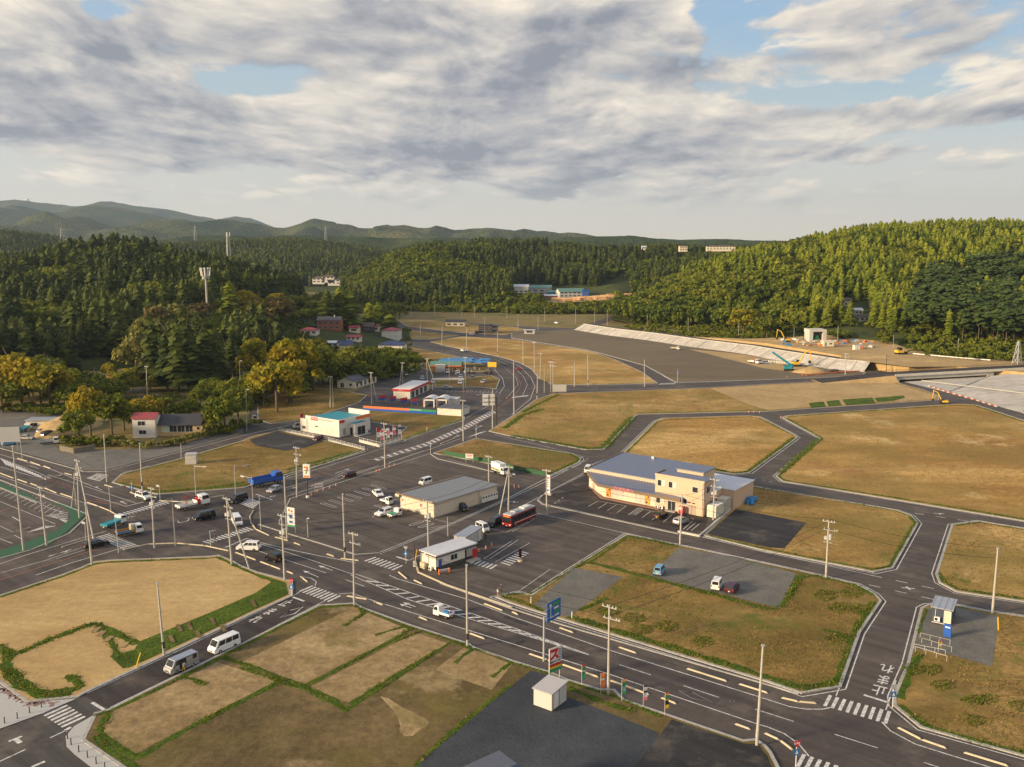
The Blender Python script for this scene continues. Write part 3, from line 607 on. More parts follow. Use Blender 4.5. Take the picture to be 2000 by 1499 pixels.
def project(p):
 p = np.asarray(p,float); x,y,z = p[:,0],p[:,1],p[:,2] - H
 d = y * CP - z * SP; u = y * SP + z * CP
 return 1000 + F * x / d,749.5 - F * u / d
def inpoly(px,py,poly):
 ins = np.zeros(len(px),bool); n = len(poly)
 for i in range(n):
  x0,y0 = poly[i]; x1,y1 = poly[(i + 1) % n]
  c = ((y0 > py) != (y1 > py)) & (px < (x1 - x0) * (py - y0) / (y1 - y0 + 1e-9) + x0); ins ^= c
 return ins
LX = [-420,-200,0,150,220,300,450,540,600,700,760,800]
def rows(xs,ys,ds): return [(x,y,d) for x,y,d in zip(xs,ys,ds)]
left_hill = Hill([
 rows(LX,[790,790,790,740,738,752,765,762,752,735,712,690],[None] * 12),
 rows(LX,[700,700,700,715,722,722,722,705,690,682,676,668],[430,430,430,425,425,430,440,455,465,485,515,550]),
 rows(LX,[610,610,612,612,610,604,632,640,648,650,652,652],[540,540,545,550,550,540,525,525,525,540,575,610]),
 rows(LX,[546,546,542,522,512,524,556,575,600,628,642,645],[730,730,740,745,745,740,720,720,710,700,690,680]),
 rows(LX,[575,575,570,560,555,555,575,590,600,622,640,642],[950,950,950,950,950,940,900,850,830,800,750,720])],rough=2.0)
left_hill.mesh('hill','forest_floor')
MX = [560,640,700,760,850,950,1050,1150,1250,1350,1450,1520]
mid_hill = Hill([
 rows(MX,[610,608,607,610,612,614,616,616,612,610,610,610],[None] * 12),
 rows(MX,[590,588,586,580,578,580,590,590,588,585,583,583],[900,900,900,880,870,870,850,850,850,850,880,880]),
 rows(MX,[584,582,572,545,535,545,576,577,572,560,560,560],[1000,1000,990,980,960,950,935,935,940,950,960,960]),
 rows(MX,[578,572,550,520,512,522,545,545,535,528,525,525],[1150,1150,1120,1080,1060,1050,1060,1060,1060,1070,1080,1090]),
 rows(MX,[572,565,545,515,495,490,494,500,505,506,505,505],[1400,1380,1300,1250,1230,1230,1230,1230,1230,1240,1250,1250]),
 rows(MX,[560,555,545,520,505,500,500,503,505,503,500,500],[1700,1700,1600,1600,1600,1600,1600,1600,1600,1650,1700,1700])],rough=4.0,nu=110)
mid_hill.mesh('hill','forest_floor')
RX = [1195,1240,1290,1350,1450,1550,1650,1750,1850,2000,2200,2450]
right_hill = Hill([
 rows(RX,[626,636,645,652,659,666,682,697,707,722,735,750],[None] * 12),
 rows(RX,[624,630,634,640,646,650,656,672,682,690,695,700],[690,680,660,650,620,590,545,510,480,470,460,450]),
 rows(RX,[622,622,610,600,585,582,585,600,606,612,616,620],[720,720,700,700,690,690,670,625,605,590,585,580]),
 rows(RX,[620,614,585,555,525,515,500,500,505,510,512,515],[740,750,770,800,810,820,810,790,780,770,760,760]),
 rows(RX,[618,608,585,552,515,496,470,462,463,465,466,468],[770,790,840,870,890,910,930,940,940,940,940,940]),
 rows(RX,[600,596,585,560,535,520,500,490,490,490,490,490],[900,950,1000,1100,1150,1200,1250,1250,1250,1250,1250,1250])],rough=3.0,nu=110)
right_hill.mesh('hill','forest_floor')
CX = [-500,-300,0,120,200,300,450,600,700,760,900,1100]
back_hill = Hill([
 rows(CX,[572] * 12,[1150] * 12),
 rows(CX,[530,530,530,530,530,525,520,525,535,545,550,560],[1400] * 12),
 rows(CX,[462,460,463,486,500,486,477,480,494,505,508,510],[1800] * 12),
 rows(CX,[480,480,485,500,505,500,490,495,505,508,508,508],[2300] * 12)],rough=12,rs=150,nu=130)
back_hill.mesh('hill','forest_floor')
from mathutils.bvhtree import BVHTree
BV = []
for h_ in (left_hill,mid_hill,right_hill):
 vs = h_.S.reshape(-1,3); idx = np.arange(h_.nu * h_.nv).reshape(h_.nv,h_.nu); fs = np.stack([idx[:-1,:-1],idx[:-1,1:],idx[1:,1:],idx[1:,:-1]],-1).reshape(-1,4); BV.append(BVHTree.FromPolygons(vs.tolist(),fs.tolist()))
def hit(px,py):
 """the point of the hills or valley floor seen at a pixel"""
 d = (D(px,py,100) - Vector((0,0,H))).normalized(); best = None
 for b in BV:
  r = b.ray_cast(Vector((0,0,H)),d)
  if r[0] is not None and (best is None or r[3] < best[1]): best = (r[0],r[3])
 if py > 486:
  g = G(px,py); L = (g - Vector((0,0,H))).length
  if best is None or L < best[1]: best = (g,L)
 return best[0] if best else None
# ------------------------------------------------------------------ far wooded mountains
def mountain(pts,dist,depth,rough,mt,base_py=500,name='mountain',nu=260,nv=60,cell=350,seed=3):
 xs = [p[0] for p in pts]; u = np.linspace(xs[0],xs[-1],nu); ys = np.interp(u,xs,[p[1] for p in pts])
 v = np.linspace(0,1,nv); S = np.zeros((nv,nu,3))
 for j,t in enumerate(v):
  # t 0: front foot,0.7: crest,1: behind
  dd = dist + depth * (t - .7)
  for i in range(nu):
   z = D(u[i],ys[i],dist)[2]; k = math.sin(min(t / .7,1) * math.pi / 2) ** 1.3 if t < .7 else math.cos((t - .7) / .3 * 1.2)
   S[j,i] = (D(u[i],ys[i],dist)[0] * (0.75 + .25 * dd / dist),dd,-10 + (z + 10) * k)
 X,Y = S[...,0] + 50000,S[...,1]; env = (np.sin(np.clip(v / .7,0,1) * math.pi) ** .7)[:,None]
 rg = 1 - np.abs(vnoise(X,Y,cell,seed) * 2 - 1); rg2 = 1 - np.abs(vnoise(X,Y,cell * .43,seed + 1) * 2 - 1)
 S[...,2] += ((rg - .6) * rough + (rg2 - .6) * rough * .45) * env + (vnoise(X,Y,cell * .1,seed + 2) - .5) * rough * .10
 b = MB(); idx = np.arange(nu * nv).reshape(nv,nu); fs = np.stack([idx[:-1,:-1],idx[:-1,1:],idx[1:,1:],idx[1:,:-1]],-1).reshape(-1,4)
 b.add(S.reshape(-1,3).tolist(),fs.tolist(),mt); b.build(name,kind='structure',smooth=True)
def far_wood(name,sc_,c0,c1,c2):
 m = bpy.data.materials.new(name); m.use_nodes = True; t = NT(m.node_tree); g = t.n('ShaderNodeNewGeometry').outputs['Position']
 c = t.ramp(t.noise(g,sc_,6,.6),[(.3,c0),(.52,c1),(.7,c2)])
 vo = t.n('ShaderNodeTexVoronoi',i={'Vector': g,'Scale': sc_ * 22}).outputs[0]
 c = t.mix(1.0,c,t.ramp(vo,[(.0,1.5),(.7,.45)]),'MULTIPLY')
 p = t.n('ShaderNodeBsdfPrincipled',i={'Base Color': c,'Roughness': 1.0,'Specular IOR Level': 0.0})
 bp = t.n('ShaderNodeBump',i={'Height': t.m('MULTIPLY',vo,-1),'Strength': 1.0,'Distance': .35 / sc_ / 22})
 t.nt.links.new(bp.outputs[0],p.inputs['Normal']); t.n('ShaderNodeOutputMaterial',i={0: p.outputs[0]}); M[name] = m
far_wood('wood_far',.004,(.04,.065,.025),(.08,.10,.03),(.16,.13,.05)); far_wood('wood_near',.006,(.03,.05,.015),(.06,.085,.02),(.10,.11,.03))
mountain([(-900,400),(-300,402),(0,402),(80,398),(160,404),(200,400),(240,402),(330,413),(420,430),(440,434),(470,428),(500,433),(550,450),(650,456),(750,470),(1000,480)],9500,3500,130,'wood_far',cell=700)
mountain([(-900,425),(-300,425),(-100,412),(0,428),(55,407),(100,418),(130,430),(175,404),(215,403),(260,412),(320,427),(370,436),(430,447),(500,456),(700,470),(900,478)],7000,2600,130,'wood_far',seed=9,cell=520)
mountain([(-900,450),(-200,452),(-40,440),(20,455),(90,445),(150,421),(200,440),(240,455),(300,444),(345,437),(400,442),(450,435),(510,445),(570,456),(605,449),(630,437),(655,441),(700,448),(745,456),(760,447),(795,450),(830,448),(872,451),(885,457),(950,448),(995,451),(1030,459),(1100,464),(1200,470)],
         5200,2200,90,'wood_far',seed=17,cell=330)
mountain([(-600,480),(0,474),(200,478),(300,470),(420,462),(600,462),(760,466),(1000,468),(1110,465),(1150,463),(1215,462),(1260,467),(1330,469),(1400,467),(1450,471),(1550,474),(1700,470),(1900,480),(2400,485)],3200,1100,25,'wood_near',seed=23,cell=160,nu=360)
# ------------------------------------------------------------------ foliage
def leaf_mat(name,c0,c1,c2,trans=0.25):
 m = bpy.data.materials.new(name); m.use_nodes = True; t = NT(m.node_tree)
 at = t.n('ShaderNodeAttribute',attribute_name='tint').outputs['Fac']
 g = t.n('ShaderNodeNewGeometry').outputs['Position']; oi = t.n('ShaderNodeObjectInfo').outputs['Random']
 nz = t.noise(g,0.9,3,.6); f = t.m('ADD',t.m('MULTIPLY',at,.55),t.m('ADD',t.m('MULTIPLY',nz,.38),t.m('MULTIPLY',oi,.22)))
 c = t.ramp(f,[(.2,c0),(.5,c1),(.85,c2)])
 p = t.n('ShaderNodeBsdfPrincipled',i={'Base Color': c,'Roughness': .75,'Specular IOR Level': .25})
 tr = t.n('ShaderNodeBsdfTranslucent',i={'Color': c}); mx = t.n('ShaderNodeMixShader',i={0: trans,1: p.outputs[0],2: tr.outputs[0]})
 t.n('ShaderNodeOutputMaterial',i={0: mx.outputs[0]}); M[name] = m
leaf_mat('cedar',(.012,.026,.005),(.040,.060,.008),(.095,.115,.014))  # darkened greens: the left hill's cloud shadow is put into the colour
leaf_mat('cedar_sunlit',(.04,.07,.005),(.125,.165,.010),(.24,.26,.018))  # brighter copy of the cedar, with sunlight put into its greens
leaf_mat('pine',(.03,.058,.012),(.06,.10,.02),(.10,.14,.028))
leaf_mat('leaf_autumn',(.10,.12,.007),(.24,.235,.010),(.38,.27,.014),.4)
leaf_mat('leaf_green',(.05,.08,.007),(.12,.155,.011),(.21,.215,.018),.35)
leaf_mat('leaf_pale',(.11,.12,.025),(.20,.195,.04),(.28,.25,.06),.3)
leaf_mat('leaf_brown',(.08,.065,.022),(.15,.115,.035),(.21,.16,.05),.3)
def quads(centers,normals,sizes,asp=1.0,r=None):
 """leaf-like quads as arrays: verts (n*4,3)"""
 n = len(centers); r = r or rng; a = np.cross(normals,r.normal(size=(n,3))); a /= np.linalg.norm(a,axis=1)[:,None] + 1e-9
 b = np.cross(normals,a); b /= np.linalg.norm(b,axis=1)[:,None] + 1e-9; s = sizes[:,None]
 v = np.stack([centers - a * s - b * s * asp,centers + a * s - b * s * asp * .6,centers + a * s * .8 + b * s * asp,centers - a * s * .7 + b * s * asp * .8],1)
 return v
def cedar_arr(n_ring,n_leaf,h,rad,seed,skirt=.12):
 """conifer of unit form: drooping sprays on whorls; returns quads (k,4,3) and a tint"""
 r = np.random.default_rng(seed); out = []; tint = []
 for i in range(n_ring):
  t = i / n_ring; z = h * (skirt + (1 - skirt) * t); rr = rad * (1 - t) ** .6 * r.uniform(.8,1.15) + .008
  k = max(4,int(n_leaf * (1 - t * .7))); a0 = r.uniform(0,6.28)
  for j in range(k):
   a = a0 + 6.283 * j / k + r.normal() * .2; L = rr * r.uniform(.7,1.2); dz = h / n_ring * r.uniform(.9,1.6)
   c,s_ = math.cos(a),math.sin(a); w_ = L * 6.283 / k * r.uniform(.45,.75) + .006
   out.append([(c * L * .12,s_ * L * .12,z + dz * .9),(c * L * .65 - s_ * w_,s_ * L * .65 + c * w_,z + r.normal() * .008),(c * L,s_ * L,z - dz * .35),(c * L * .65 + s_ * w_,s_ * L * .65 - c * w_,z + r.normal() * .008)])
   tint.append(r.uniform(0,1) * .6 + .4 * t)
 return np.array(out),np.array(tint)
def broad_arr(n_clump,n_leaf,h,rad,seed,leaf=.5,flat=.92,low=.45):
 """broadleaf crown: clumps of leaf-sized faces with gaps between"""
 r = np.random.default_rng(seed); out = []; tint = []
 for i in range(n_clump):
  d = r.normal(size=3); d /= np.linalg.norm(d); d[2] = abs(d[2]) * 1.2 - low; q = r.uniform(.35,1) ** .5
  c = np.array([d[0] * rad * q,d[1] * rad * q,h * (1 - flat / 2) + d[2] * h * flat / 2 * q]); cr = rad * r.uniform(.22,.42)
  e = r.normal(size=(n_leaf,3)); e /= np.linalg.norm(e,axis=1)[:,None]; sh = cr * r.uniform(.6,1.05,(n_leaf,1)); p = c + e * sh * (1,1,.72)
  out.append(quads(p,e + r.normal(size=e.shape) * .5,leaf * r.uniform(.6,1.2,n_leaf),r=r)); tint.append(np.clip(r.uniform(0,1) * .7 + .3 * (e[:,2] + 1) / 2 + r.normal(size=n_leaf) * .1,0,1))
 return np.concatenate(out),np.concatenate(tint)
def pine_arr(n_pad,n_leaf,h,rad,seed):
 r = np.random.default_rng(seed); out = []; tint = []
 for i in range(n_pad):
  t = i / n_pad; a = r.uniform(0,6.28); rr = rad * (1 - t * .55) * r.uniform(.3,1); c = np.array([math.cos(a) * rr,math.sin(a) * rr,h * (.52 + .46 * t)])
  e = r.normal(size=(n_leaf,3)); e /= np.linalg.norm(e,axis=1)[:,None]; p = c + e * np.array([1,1,.3]) * rad * .42 * r.uniform(.5,1,(n_leaf,1)); nn = e * .5; nn[:,2] += .8
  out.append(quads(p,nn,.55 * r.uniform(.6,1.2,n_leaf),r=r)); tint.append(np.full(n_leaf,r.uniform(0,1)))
 return np.concatenate(out),np.concatenate(tint)
def arr_mesh(name,Q,tint,m):
 me = bpy.data.meshes.new(name); k = len(Q); me.vertices.add(4 * k); me.vertices.foreach_set('co',Q.reshape(-1).astype(np.float32))
 me.loops.add(4 * k); me.loops.foreach_set('vertex_index',np.arange(4 * k,dtype=np.int32)); me.polygons.add(k)
 me.polygons.foreach_set('loop_start',np.arange(0,4 * k,4,dtype=np.int32))
 a = me.attributes.new('tint','FLOAT','FACE'); a.data.foreach_set('value',np.asarray(tint,np.float32)); me.materials.append(M[m]); me.update(); me.validate(); return me
def trunk_mesh(h,r,m='bark',limbs=0,seed=0,spread=1.0):
 b = MB(); rr = random.Random(seed); b.cyl((0,0,-.5),(0,0,h * .5),r,r * .7,7,m); b.cyl((0,0,h * .5),(rr.uniform(-.3,.3),0,h),r * .7,r * .2,6,m)
 for i in range(limbs):
  a = rr.uniform(0,6.28); z = h * rr.uniform(.3,.75); L = spread * rr.uniform(.5,.9); b.cyl((0,0,z),(math.cos(a) * L,math.sin(a) * L,z + L * .7),r * .45,r * .12,5,m)
 me = bpy.data.meshes.new('trunk'); me.from_pydata(b.v,[],b.f); me.materials.append(M[m]); return me
def forest(name,pts,variants,scales,m,label,seed=5,cat='forest',lean=.03,tint_field=None):
 """one mesh of many trees: every tree a turned, scaled copy of one of the forms"""
 r = np.random.default_rng(seed); Qs,Ts = [],[]; vi = r.integers(0,len(variants),len(pts))
 for v in range(len(variants)):
  sel = np.where(vi == v)[0]
  if not len(sel): continue
  Q,T = variants[v]; a = r.uniform(0,6.28,len(sel)); s = scales(len(sel),r); sxy = s * r.uniform(.85,1.2,len(sel)); c,sn = np.cos(a) * sxy,np.sin(a) * sxy
  q = Q.reshape(-1,3)[None]; X = q[...,0] * c[:,None] - q[...,1] * sn[:,None]; Y = q[...,0] * sn[:,None] + q[...,1] * c[:,None]; Z = q[...,2] * s[:,None]
  lx,ly = r.normal(size=len(sel)) * lean,r.normal(size=len(sel)) * lean
  o = np.stack([X + Z * lx[:,None],Y + Z * ly[:,None],Z],-1) + pts[sel][:,None,:]
  Qs.append(o.reshape(-1,4,3)); tt = r.uniform(-.35,.35,len(sel))
  if tint_field is not None: tt = tt + tint_field(pts[sel])
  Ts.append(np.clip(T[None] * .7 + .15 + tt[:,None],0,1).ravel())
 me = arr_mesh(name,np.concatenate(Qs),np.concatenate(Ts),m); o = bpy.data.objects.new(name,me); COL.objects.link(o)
 return tag(o,label,cat,kind='stuff')
ced_hi = [cedar_arr(15,14,1,.24,s) for s in range(5)]; ced_mid = [cedar_arr(11,10,1,.25,20 + s) for s in range(5)]; ced_lo = [cedar_arr(6,7,1,.25,40 + s) for s in range(4)]
def unit(h0,h1): return lambda n,r: r.uniform(h0,h1,n)
# keep-out polygons (in the photograph) where houses,clearings and slopes show through the woods
CLR_L = [[(440,598),(530,598),(640,588),(800,636),(800,730),(570,730),(540,680),(500,668),(430,660)],[(140,700),(265,700),(262,748),(150,752)],[(60,745),(520,752),(520,830),(-20,850),(-20,800)],
         [(385,625),(430,625),(430,660),(385,660)],[(40,655),(130,655),(130,700),(40,700)]]
def keep_left(p,px,py):
 k = (px > -160) & (px < 860)
 for c in CLR_L: k &= ~inpoly(px,py,c)
 return k
def tf(scale,amp,seed): return lambda p: (vnoise(p[:,0] + 9000,p[:,1],scale,seed) - .5) * amp
L_pts = left_hill.scatter(6.0,keep_left,blo=.18,seed=3)
lx_,ly_ = project(L_pts); hb = L_pts[:,1]; order = np.argsort(hb)
near_c = order[:150]; rest = np.setdiff1d(np.arange(len(L_pts)),near_c)
def singles(pts,arrs,m,hs,name,label,group,trunk_r=.3,seed=0,cat='conifer',tr=None,th=.9):
 r = random.Random(seed); cm = [arr_mesh('crown',Q,T,m) for Q,T in arrs]; tm = tr or trunk_mesh(1,.018)
 for i,p in enumerate(pts):
  s = r.uniform(*hs); e = empty(name,tuple(p),r.uniform(0,6.28),label,cat,group); e.scale = (s * r.uniform(.9,1.2),) * 2 + (s,)
  for nm,me in (('trunk',tm),('crown',cm[i % len(cm)])):
   o = bpy.data.objects.new(nm,me); COL.objects.link(o); o.parent = e
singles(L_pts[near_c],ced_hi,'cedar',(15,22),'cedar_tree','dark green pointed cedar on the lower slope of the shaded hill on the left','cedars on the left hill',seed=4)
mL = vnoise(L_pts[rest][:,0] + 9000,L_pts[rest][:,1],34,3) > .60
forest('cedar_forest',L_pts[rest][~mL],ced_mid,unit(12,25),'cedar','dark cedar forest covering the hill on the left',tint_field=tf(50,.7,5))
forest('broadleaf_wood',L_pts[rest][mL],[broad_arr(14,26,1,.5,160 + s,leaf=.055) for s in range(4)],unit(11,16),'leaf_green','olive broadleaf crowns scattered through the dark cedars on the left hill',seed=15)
YARD = [(1000,556),(1240,562),(1245,590),(1150,596),(1080,597),(1000,590)]; SLOPE = [(1170,560),(1218,530),(1245,575),(1170,580)]
def keep_mid(p,px,py): return (px > 560) & (px < 1500) & ~inpoly(px,py,YARD) & ~inpoly(px,py,SLOPE) & ~((px < 670) & (py > 560)) & ~((px > 1000) & (px < 1250) & (py > 584)) & ~inpoly(px,py,[(1035,492),(1090,488),(1090,497),(1040,499)])
m_pts = mid_hill.scatter(6.6,keep_mid,blo=.06,bhi=.97,seed=8); mp = vnoise(m_pts[:,0] + 9000,m_pts[:,1],55,4)
forest('cedar_forest',m_pts[mp < .62],ced_mid,unit(10,20),'cedar','mixed cedar forest covering the middle hill behind the valley',seed=6,tint_field=tf(90,.6,6))
bl_lo = [broad_arr(9,14,1,.45,60 + s,leaf=.085) for s in range(4)]
forest('broadleaf_wood',m_pts[mp >= .62],bl_lo,unit(9,15),'leaf_green','rounder broadleaf trees among the cedars on the middle hill',seed=7)
HOUSES_R = [[(1470,598),(1520,595),(1520,618),(1470,618)],[(1640,590),(1705,590),(1705,637),(1640,637)]]
CON = [(1545,655),(1640,638),(1700,640),(1760,655),(2050,690),(2100,800),(1500,730),(1380,672),(1500,668)]
def keep_r(p,px,py):
 k = (px > 1180) & (px < 2130) & ~inpoly(px,py,CON)
 for c in HOUSES_R: k &= ~inpoly(px,py,c)
 return k
r_pts = right_hill.scatter(6.0,keep_r,blo=.2,bhi=.97,seed=9); rx,ry = project(r_pts)
pine_zone = inpoly(rx,ry,[(1560,560),(1640,640),(1700,655),(1860,600),(1900,560),(2150,530),(2150,720),(1540,720),(1450,640),(1500,590)]) & ((rx > 1780) | (rx < 1700) & (ry > 575))
dark = inpoly(rx,ry,[(1800,560),(1900,540),(2150,525),(2150,730),(1790,720),(1760,660)]) & (vnoise(rx + 50,ry,22,31) > .25)
brd = (~dark) & (((rx < 1560) & (ry > 560)) | (vnoise(r_pts[:,0] + 9000,r_pts[:,1],40,14) > .70))
pine_v = [pine_arr(13,16,1,.30,80 + s) for s in range(4)]
for Q,T in pine_v: pass
def fix_leaf(V,k):     # unit-form trees: leaf size relative to height
 o = []
 for Q,T in V:
  c = Q.mean(1,keepdims=True); o.append((c + (Q - c) * k,T))
 return o
pine_v = fix_leaf(pine_v,.12)
ced = ~dark & ~brd; ordr = np.argsort(r_pts[:,1] + np.where(ced,0,1e6)); rn = ordr[:110]; cedr = np.setdiff1d(np.where(ced)[0],rn)
singles(r_pts[rn],ced_hi,'cedar_sunlit',(14,20),'cedar_tree','sunlit yellow-green cedar low on the slope of the hill on the right','cedars on the right hill',seed=5)
forest('cedar_forest',r_pts[cedr],ced_mid,unit(9,19),'cedar_sunlit','sunlit yellow-green cedar plantation covering the hill on the right',seed=8,tint_field=tf(26,.8,7))
dn = np.where(dark)[0]; dn = dn[np.argsort(r_pts[dn,1])]
PT = trunk_mesh(1,.016,'bark')
singles(r_pts[dn[:60]],pine_v,'pine',(16,22),'pine_tree','dark blue-green pine with a bare reddish trunk at the right edge of the valley','pines at the foot of the right hill',seed=6,cat='pine')
forest('pine_wood',r_pts[dn[60:]],pine_v,unit(15,21),'pine','dark blue-green pine wood low on the hill at the right edge',seed=9)
forest('broadleaf_wood',r_pts[np.where(brd)[0]],[broad_arr(12,22,1,.48,90 + s,leaf=.07) for s in range(4)],unit(10,16),'leaf_green','olive and brownish broadleaf wood on the near flank of the right hill',seed=10,tint_field=tf(30,.9,9))
b_pts = back_hill.scatter(9,lambda p,px,py: (px > -120) & (px < 1050) & (py < 560),seed=12)
forest('forest',b_pts,ced_lo,unit(11,18),'cedar','hazy forested ridge in the distance behind the left hill',seed=11,tint_field=tf(120,.7,10))
# fallen-low undergrowth along the feet of the hills
def under(hill,blo,bhi,sp,keep,name,m,label,seed,sz=(2,5)):
 pts = hill.scatter(sp,keep,blo=blo,bhi=bhi,seed=seed); forest(name,pts,[broad_arr(6,16,1,.75,120 + s,leaf=.14,low=.6) for s in range(4)],unit(*sz),m,label,seed=seed,cat='undergrowth')
under(right_hill,.02,.36,4.2,lambda p,px,py: (px > 1230) & (px < 2130) & ~(inpoly(px,py,CON) & (px < 1765)) & ~inpoly(px,py,HOUSES_R[1]),'undergrowth','leaf_green','green scrub along the foot of the right hill',21)
under(mid_hill,.0,.22,4.5,lambda p,px,py: (px > 660) & (px < 1240) & ~((px > 1060) & (py < 599)),'undergrowth','leaf_green','dark scrub on the bank below the timber yard',22,(3,7))
def keep_u(p,px,py):
 k = (px > -150) & (px < 800)
 for c in [CLR_L[1],[(440,606),(510,606),(510,636),(440,636)],[(605,610),(800,650),(795,682),(600,680)],[(60,745),(520,752),(505,795),(200,778),(40,778)]]: k &= ~inpoly(px,py,c)
 return k
under(left_hill,.0,.55,4.0,keep_u,'undergrowth','leaf_green','green scrub and weeds between the houses and trees on the left',23,(1.0,3.0))
# ------------------------------------------------------------------ vehicles (x forward,on the ground)
def wheel(parent,x,y,r=.3,wd=.19):
 b = MB(); b.cyl((0,-wd / 2,0),(0,wd / 2,0),r,n=14,m='rubber'); o = b.build('wheel',parent,loc=(x,y,r))
 q = MB(); s = 1 if y > 0 else -1; q.cyl((0,s * wd * .3,0),(0,s * (wd / 2 + .012),0),r * .6,n=10,m='chrome'); q.build('rim',o)
def car(kind,paint,lower=None):
 K = {  # L,W,H,shoulder,hood z,base x0,x1,roof x0,x1,side windows
     'sedan': (4.6,1.75,1.45,.92,.82,-1.75,1.15,-1.05,.35,2),'hatch': (3.9,1.7,1.5,.95,.85,-1.9,1.2,-1.6,.45,2),'wagon': (4.7,1.78,1.5,.95,.85,-2.25,1.2,-1.9,.45,3),
     'kei': (3.4,1.48,1.68,.98,.92,-1.65,1.15,-1.55,.65,2),'minivan': (4.7,1.78,1.86,1.02,.98,-2.3,1.65,-2.15,.95,3),'suv': (4.6,1.82,1.78,1.08,1.0,-2.2,1.15,-1.95,.5,3),
     'van': (4.7,1.72,2.0,1.1,1.0,-2.33,2.05,-2.25,1.5,3),'keivan': (3.4,1.48,1.88,1.05,.95,-1.68,1.45,-1.62,1.0,2)}[kind]
 L,Wd,Ht,zs,zh,b0,b1,r0,r1,nw = K; e = empty(kind if kind in ('sedan','minivan') else {'hatch': 'hatchback','wagon': 'estate_car','kei': 'small_car','suv': 'off_road_car','van': 'van','keivan': 'small_van'}[kind],(0,0,0))
 h = Wd / 2; b = MB()
 prof = [(-L / 2,.26),(-L / 2,.72),(-L / 2 + .08,zs - .02),(b0,zs),(b1,zs),(L / 2 - .22,zh - .04),(L / 2 - .02,zh - .22),(L / 2,.26)]
 if kind in ('van','keivan'): prof = [(-L / 2,.26),(-L / 2,zs - .03),(b0,zs),(b1,zs),(L / 2 - .06,zh - .12),(L / 2,.6),(L / 2,.26)]
 n = len(prof); vs = [(x,-h,z) for x,z in prof] + [(x,h,z) for x,z in prof]
 b.add(vs,[tuple(range(n)),tuple(range(2 * n - 1,n - 1,-1))] + [((i + 1) % n,i,n + i,n + (i + 1) % n) for i in range(n)],paint)
 b.build('body',e,bevel=.05,smooth=False)
 g = MB(); hr = h - .17 if kind not in ('van','keivan') else h - .10
 c = [(b0,-h + .02,zs - .01),(b1,-h + .02,zs - .01),(b1,h - .02,zs - .01),(b0,h - .02,zs - .01),(r0,-hr,Ht),(r1,-hr,Ht),(r1,hr,Ht),(r0,hr,Ht)]
 g.add(c,[(4,5,6,7),(0,1,5,4),(1,2,6,5),(2,3,7,6),(3,0,4,7)],paint); g.build('cabin',e,bevel=.035)
 c = [Vector(v) for v in c]
 def pane(a,b_,c_,d,nm,u0,u1,v0,v1,out,m='glass'):
  q = MB(); P = []
  for u,v in ((u0,v0),(u1,v0),(u1,v1),(u0,v1)): P.append(a.lerp(b_,u).lerp(d.lerp(c_,u),v) + out)
  q.quad(*P,m); q.add([p - out * 1.5 for p in P],[(3,2,1,0)],m)
  return q.build(nm,e)
 pane(c[1],c[2],c[6],c[5],'windscreen',.06,.94,.08,.93,Vector((.012,0,.008)))
 pane(c[3],c[0],c[4],c[7],'rear_window',.1,.9,.2 if kind != 'sedan' else .08,.9,Vector((-.012,0,.008)))
 for (A,B,C_,D_,s) in ((c[0],c[1],c[5],c[4],-1),(c[3],c[2],c[6],c[7],1)):
  us = np.linspace(.05,.93,nw + 1)
  for i in range(nw): pane(A,B,C_,D_,'side_window',us[i] + .015,us[i + 1] - .015,.12,.88,Vector((0,s * .014,.004)))
 wr = .3 if L > 4 else .26; wb = L * .30 if kind not in ('van',) else 1.3
 for sx in (-1,1):
  for sy in (-1,1): wheel(e,sx * wb + (.02 if sx > 0 else -.02),sy * (h - .08),wr)
 for s in (-1,1):
  q = MB(); q.box((L / 2 - .04,s * (h - .22),.62 if kind not in ('van','keivan') else .68),(.12,.28,.16),'lamp_glass'); q.build('headlight',e)
  zt = zs - .18 if kind in ('sedan','hatch','wagon') else zs - .1; q = MB(); q.box((-L / 2 + .03,s * (h - .13),zt),(.10,.16,.30 if kind not in ('sedan',) else .14),'tail_red'); q.build('tail_light',e)
  q = MB(); q.box((b1 - .35,s * (h + .09),zs + .06),(.1,.16,.12),paint if kind != 'van' else 'black_plastic'); q.build('wing_mirror',e)
 kp = 'plate_yellow' if kind in ('kei','keivan') else 'plate'
 q = MB(); q.box((-L / 2 - .012,0,.55),(.02,.33,.165),kp); q.build('number_plate',e)
 q = MB(); q.box((L / 2 + .012,0,.38),(.02,.33,.165),kp); q.build('number_plate',e)
 q = MB(); q.box((L / 2 - .01,0,.56),(.05,Wd * .45,.13),'black_plastic'); q.build('grille',e)
 q = MB(); q.box((L / 2 - .06,0,.31),(.18,Wd - .04,.16),'black_plastic'); q.box((-L / 2 + .06,0,.31),(.18,Wd - .04,.16),'black_plastic'); q.build('bumper',e)
 return e
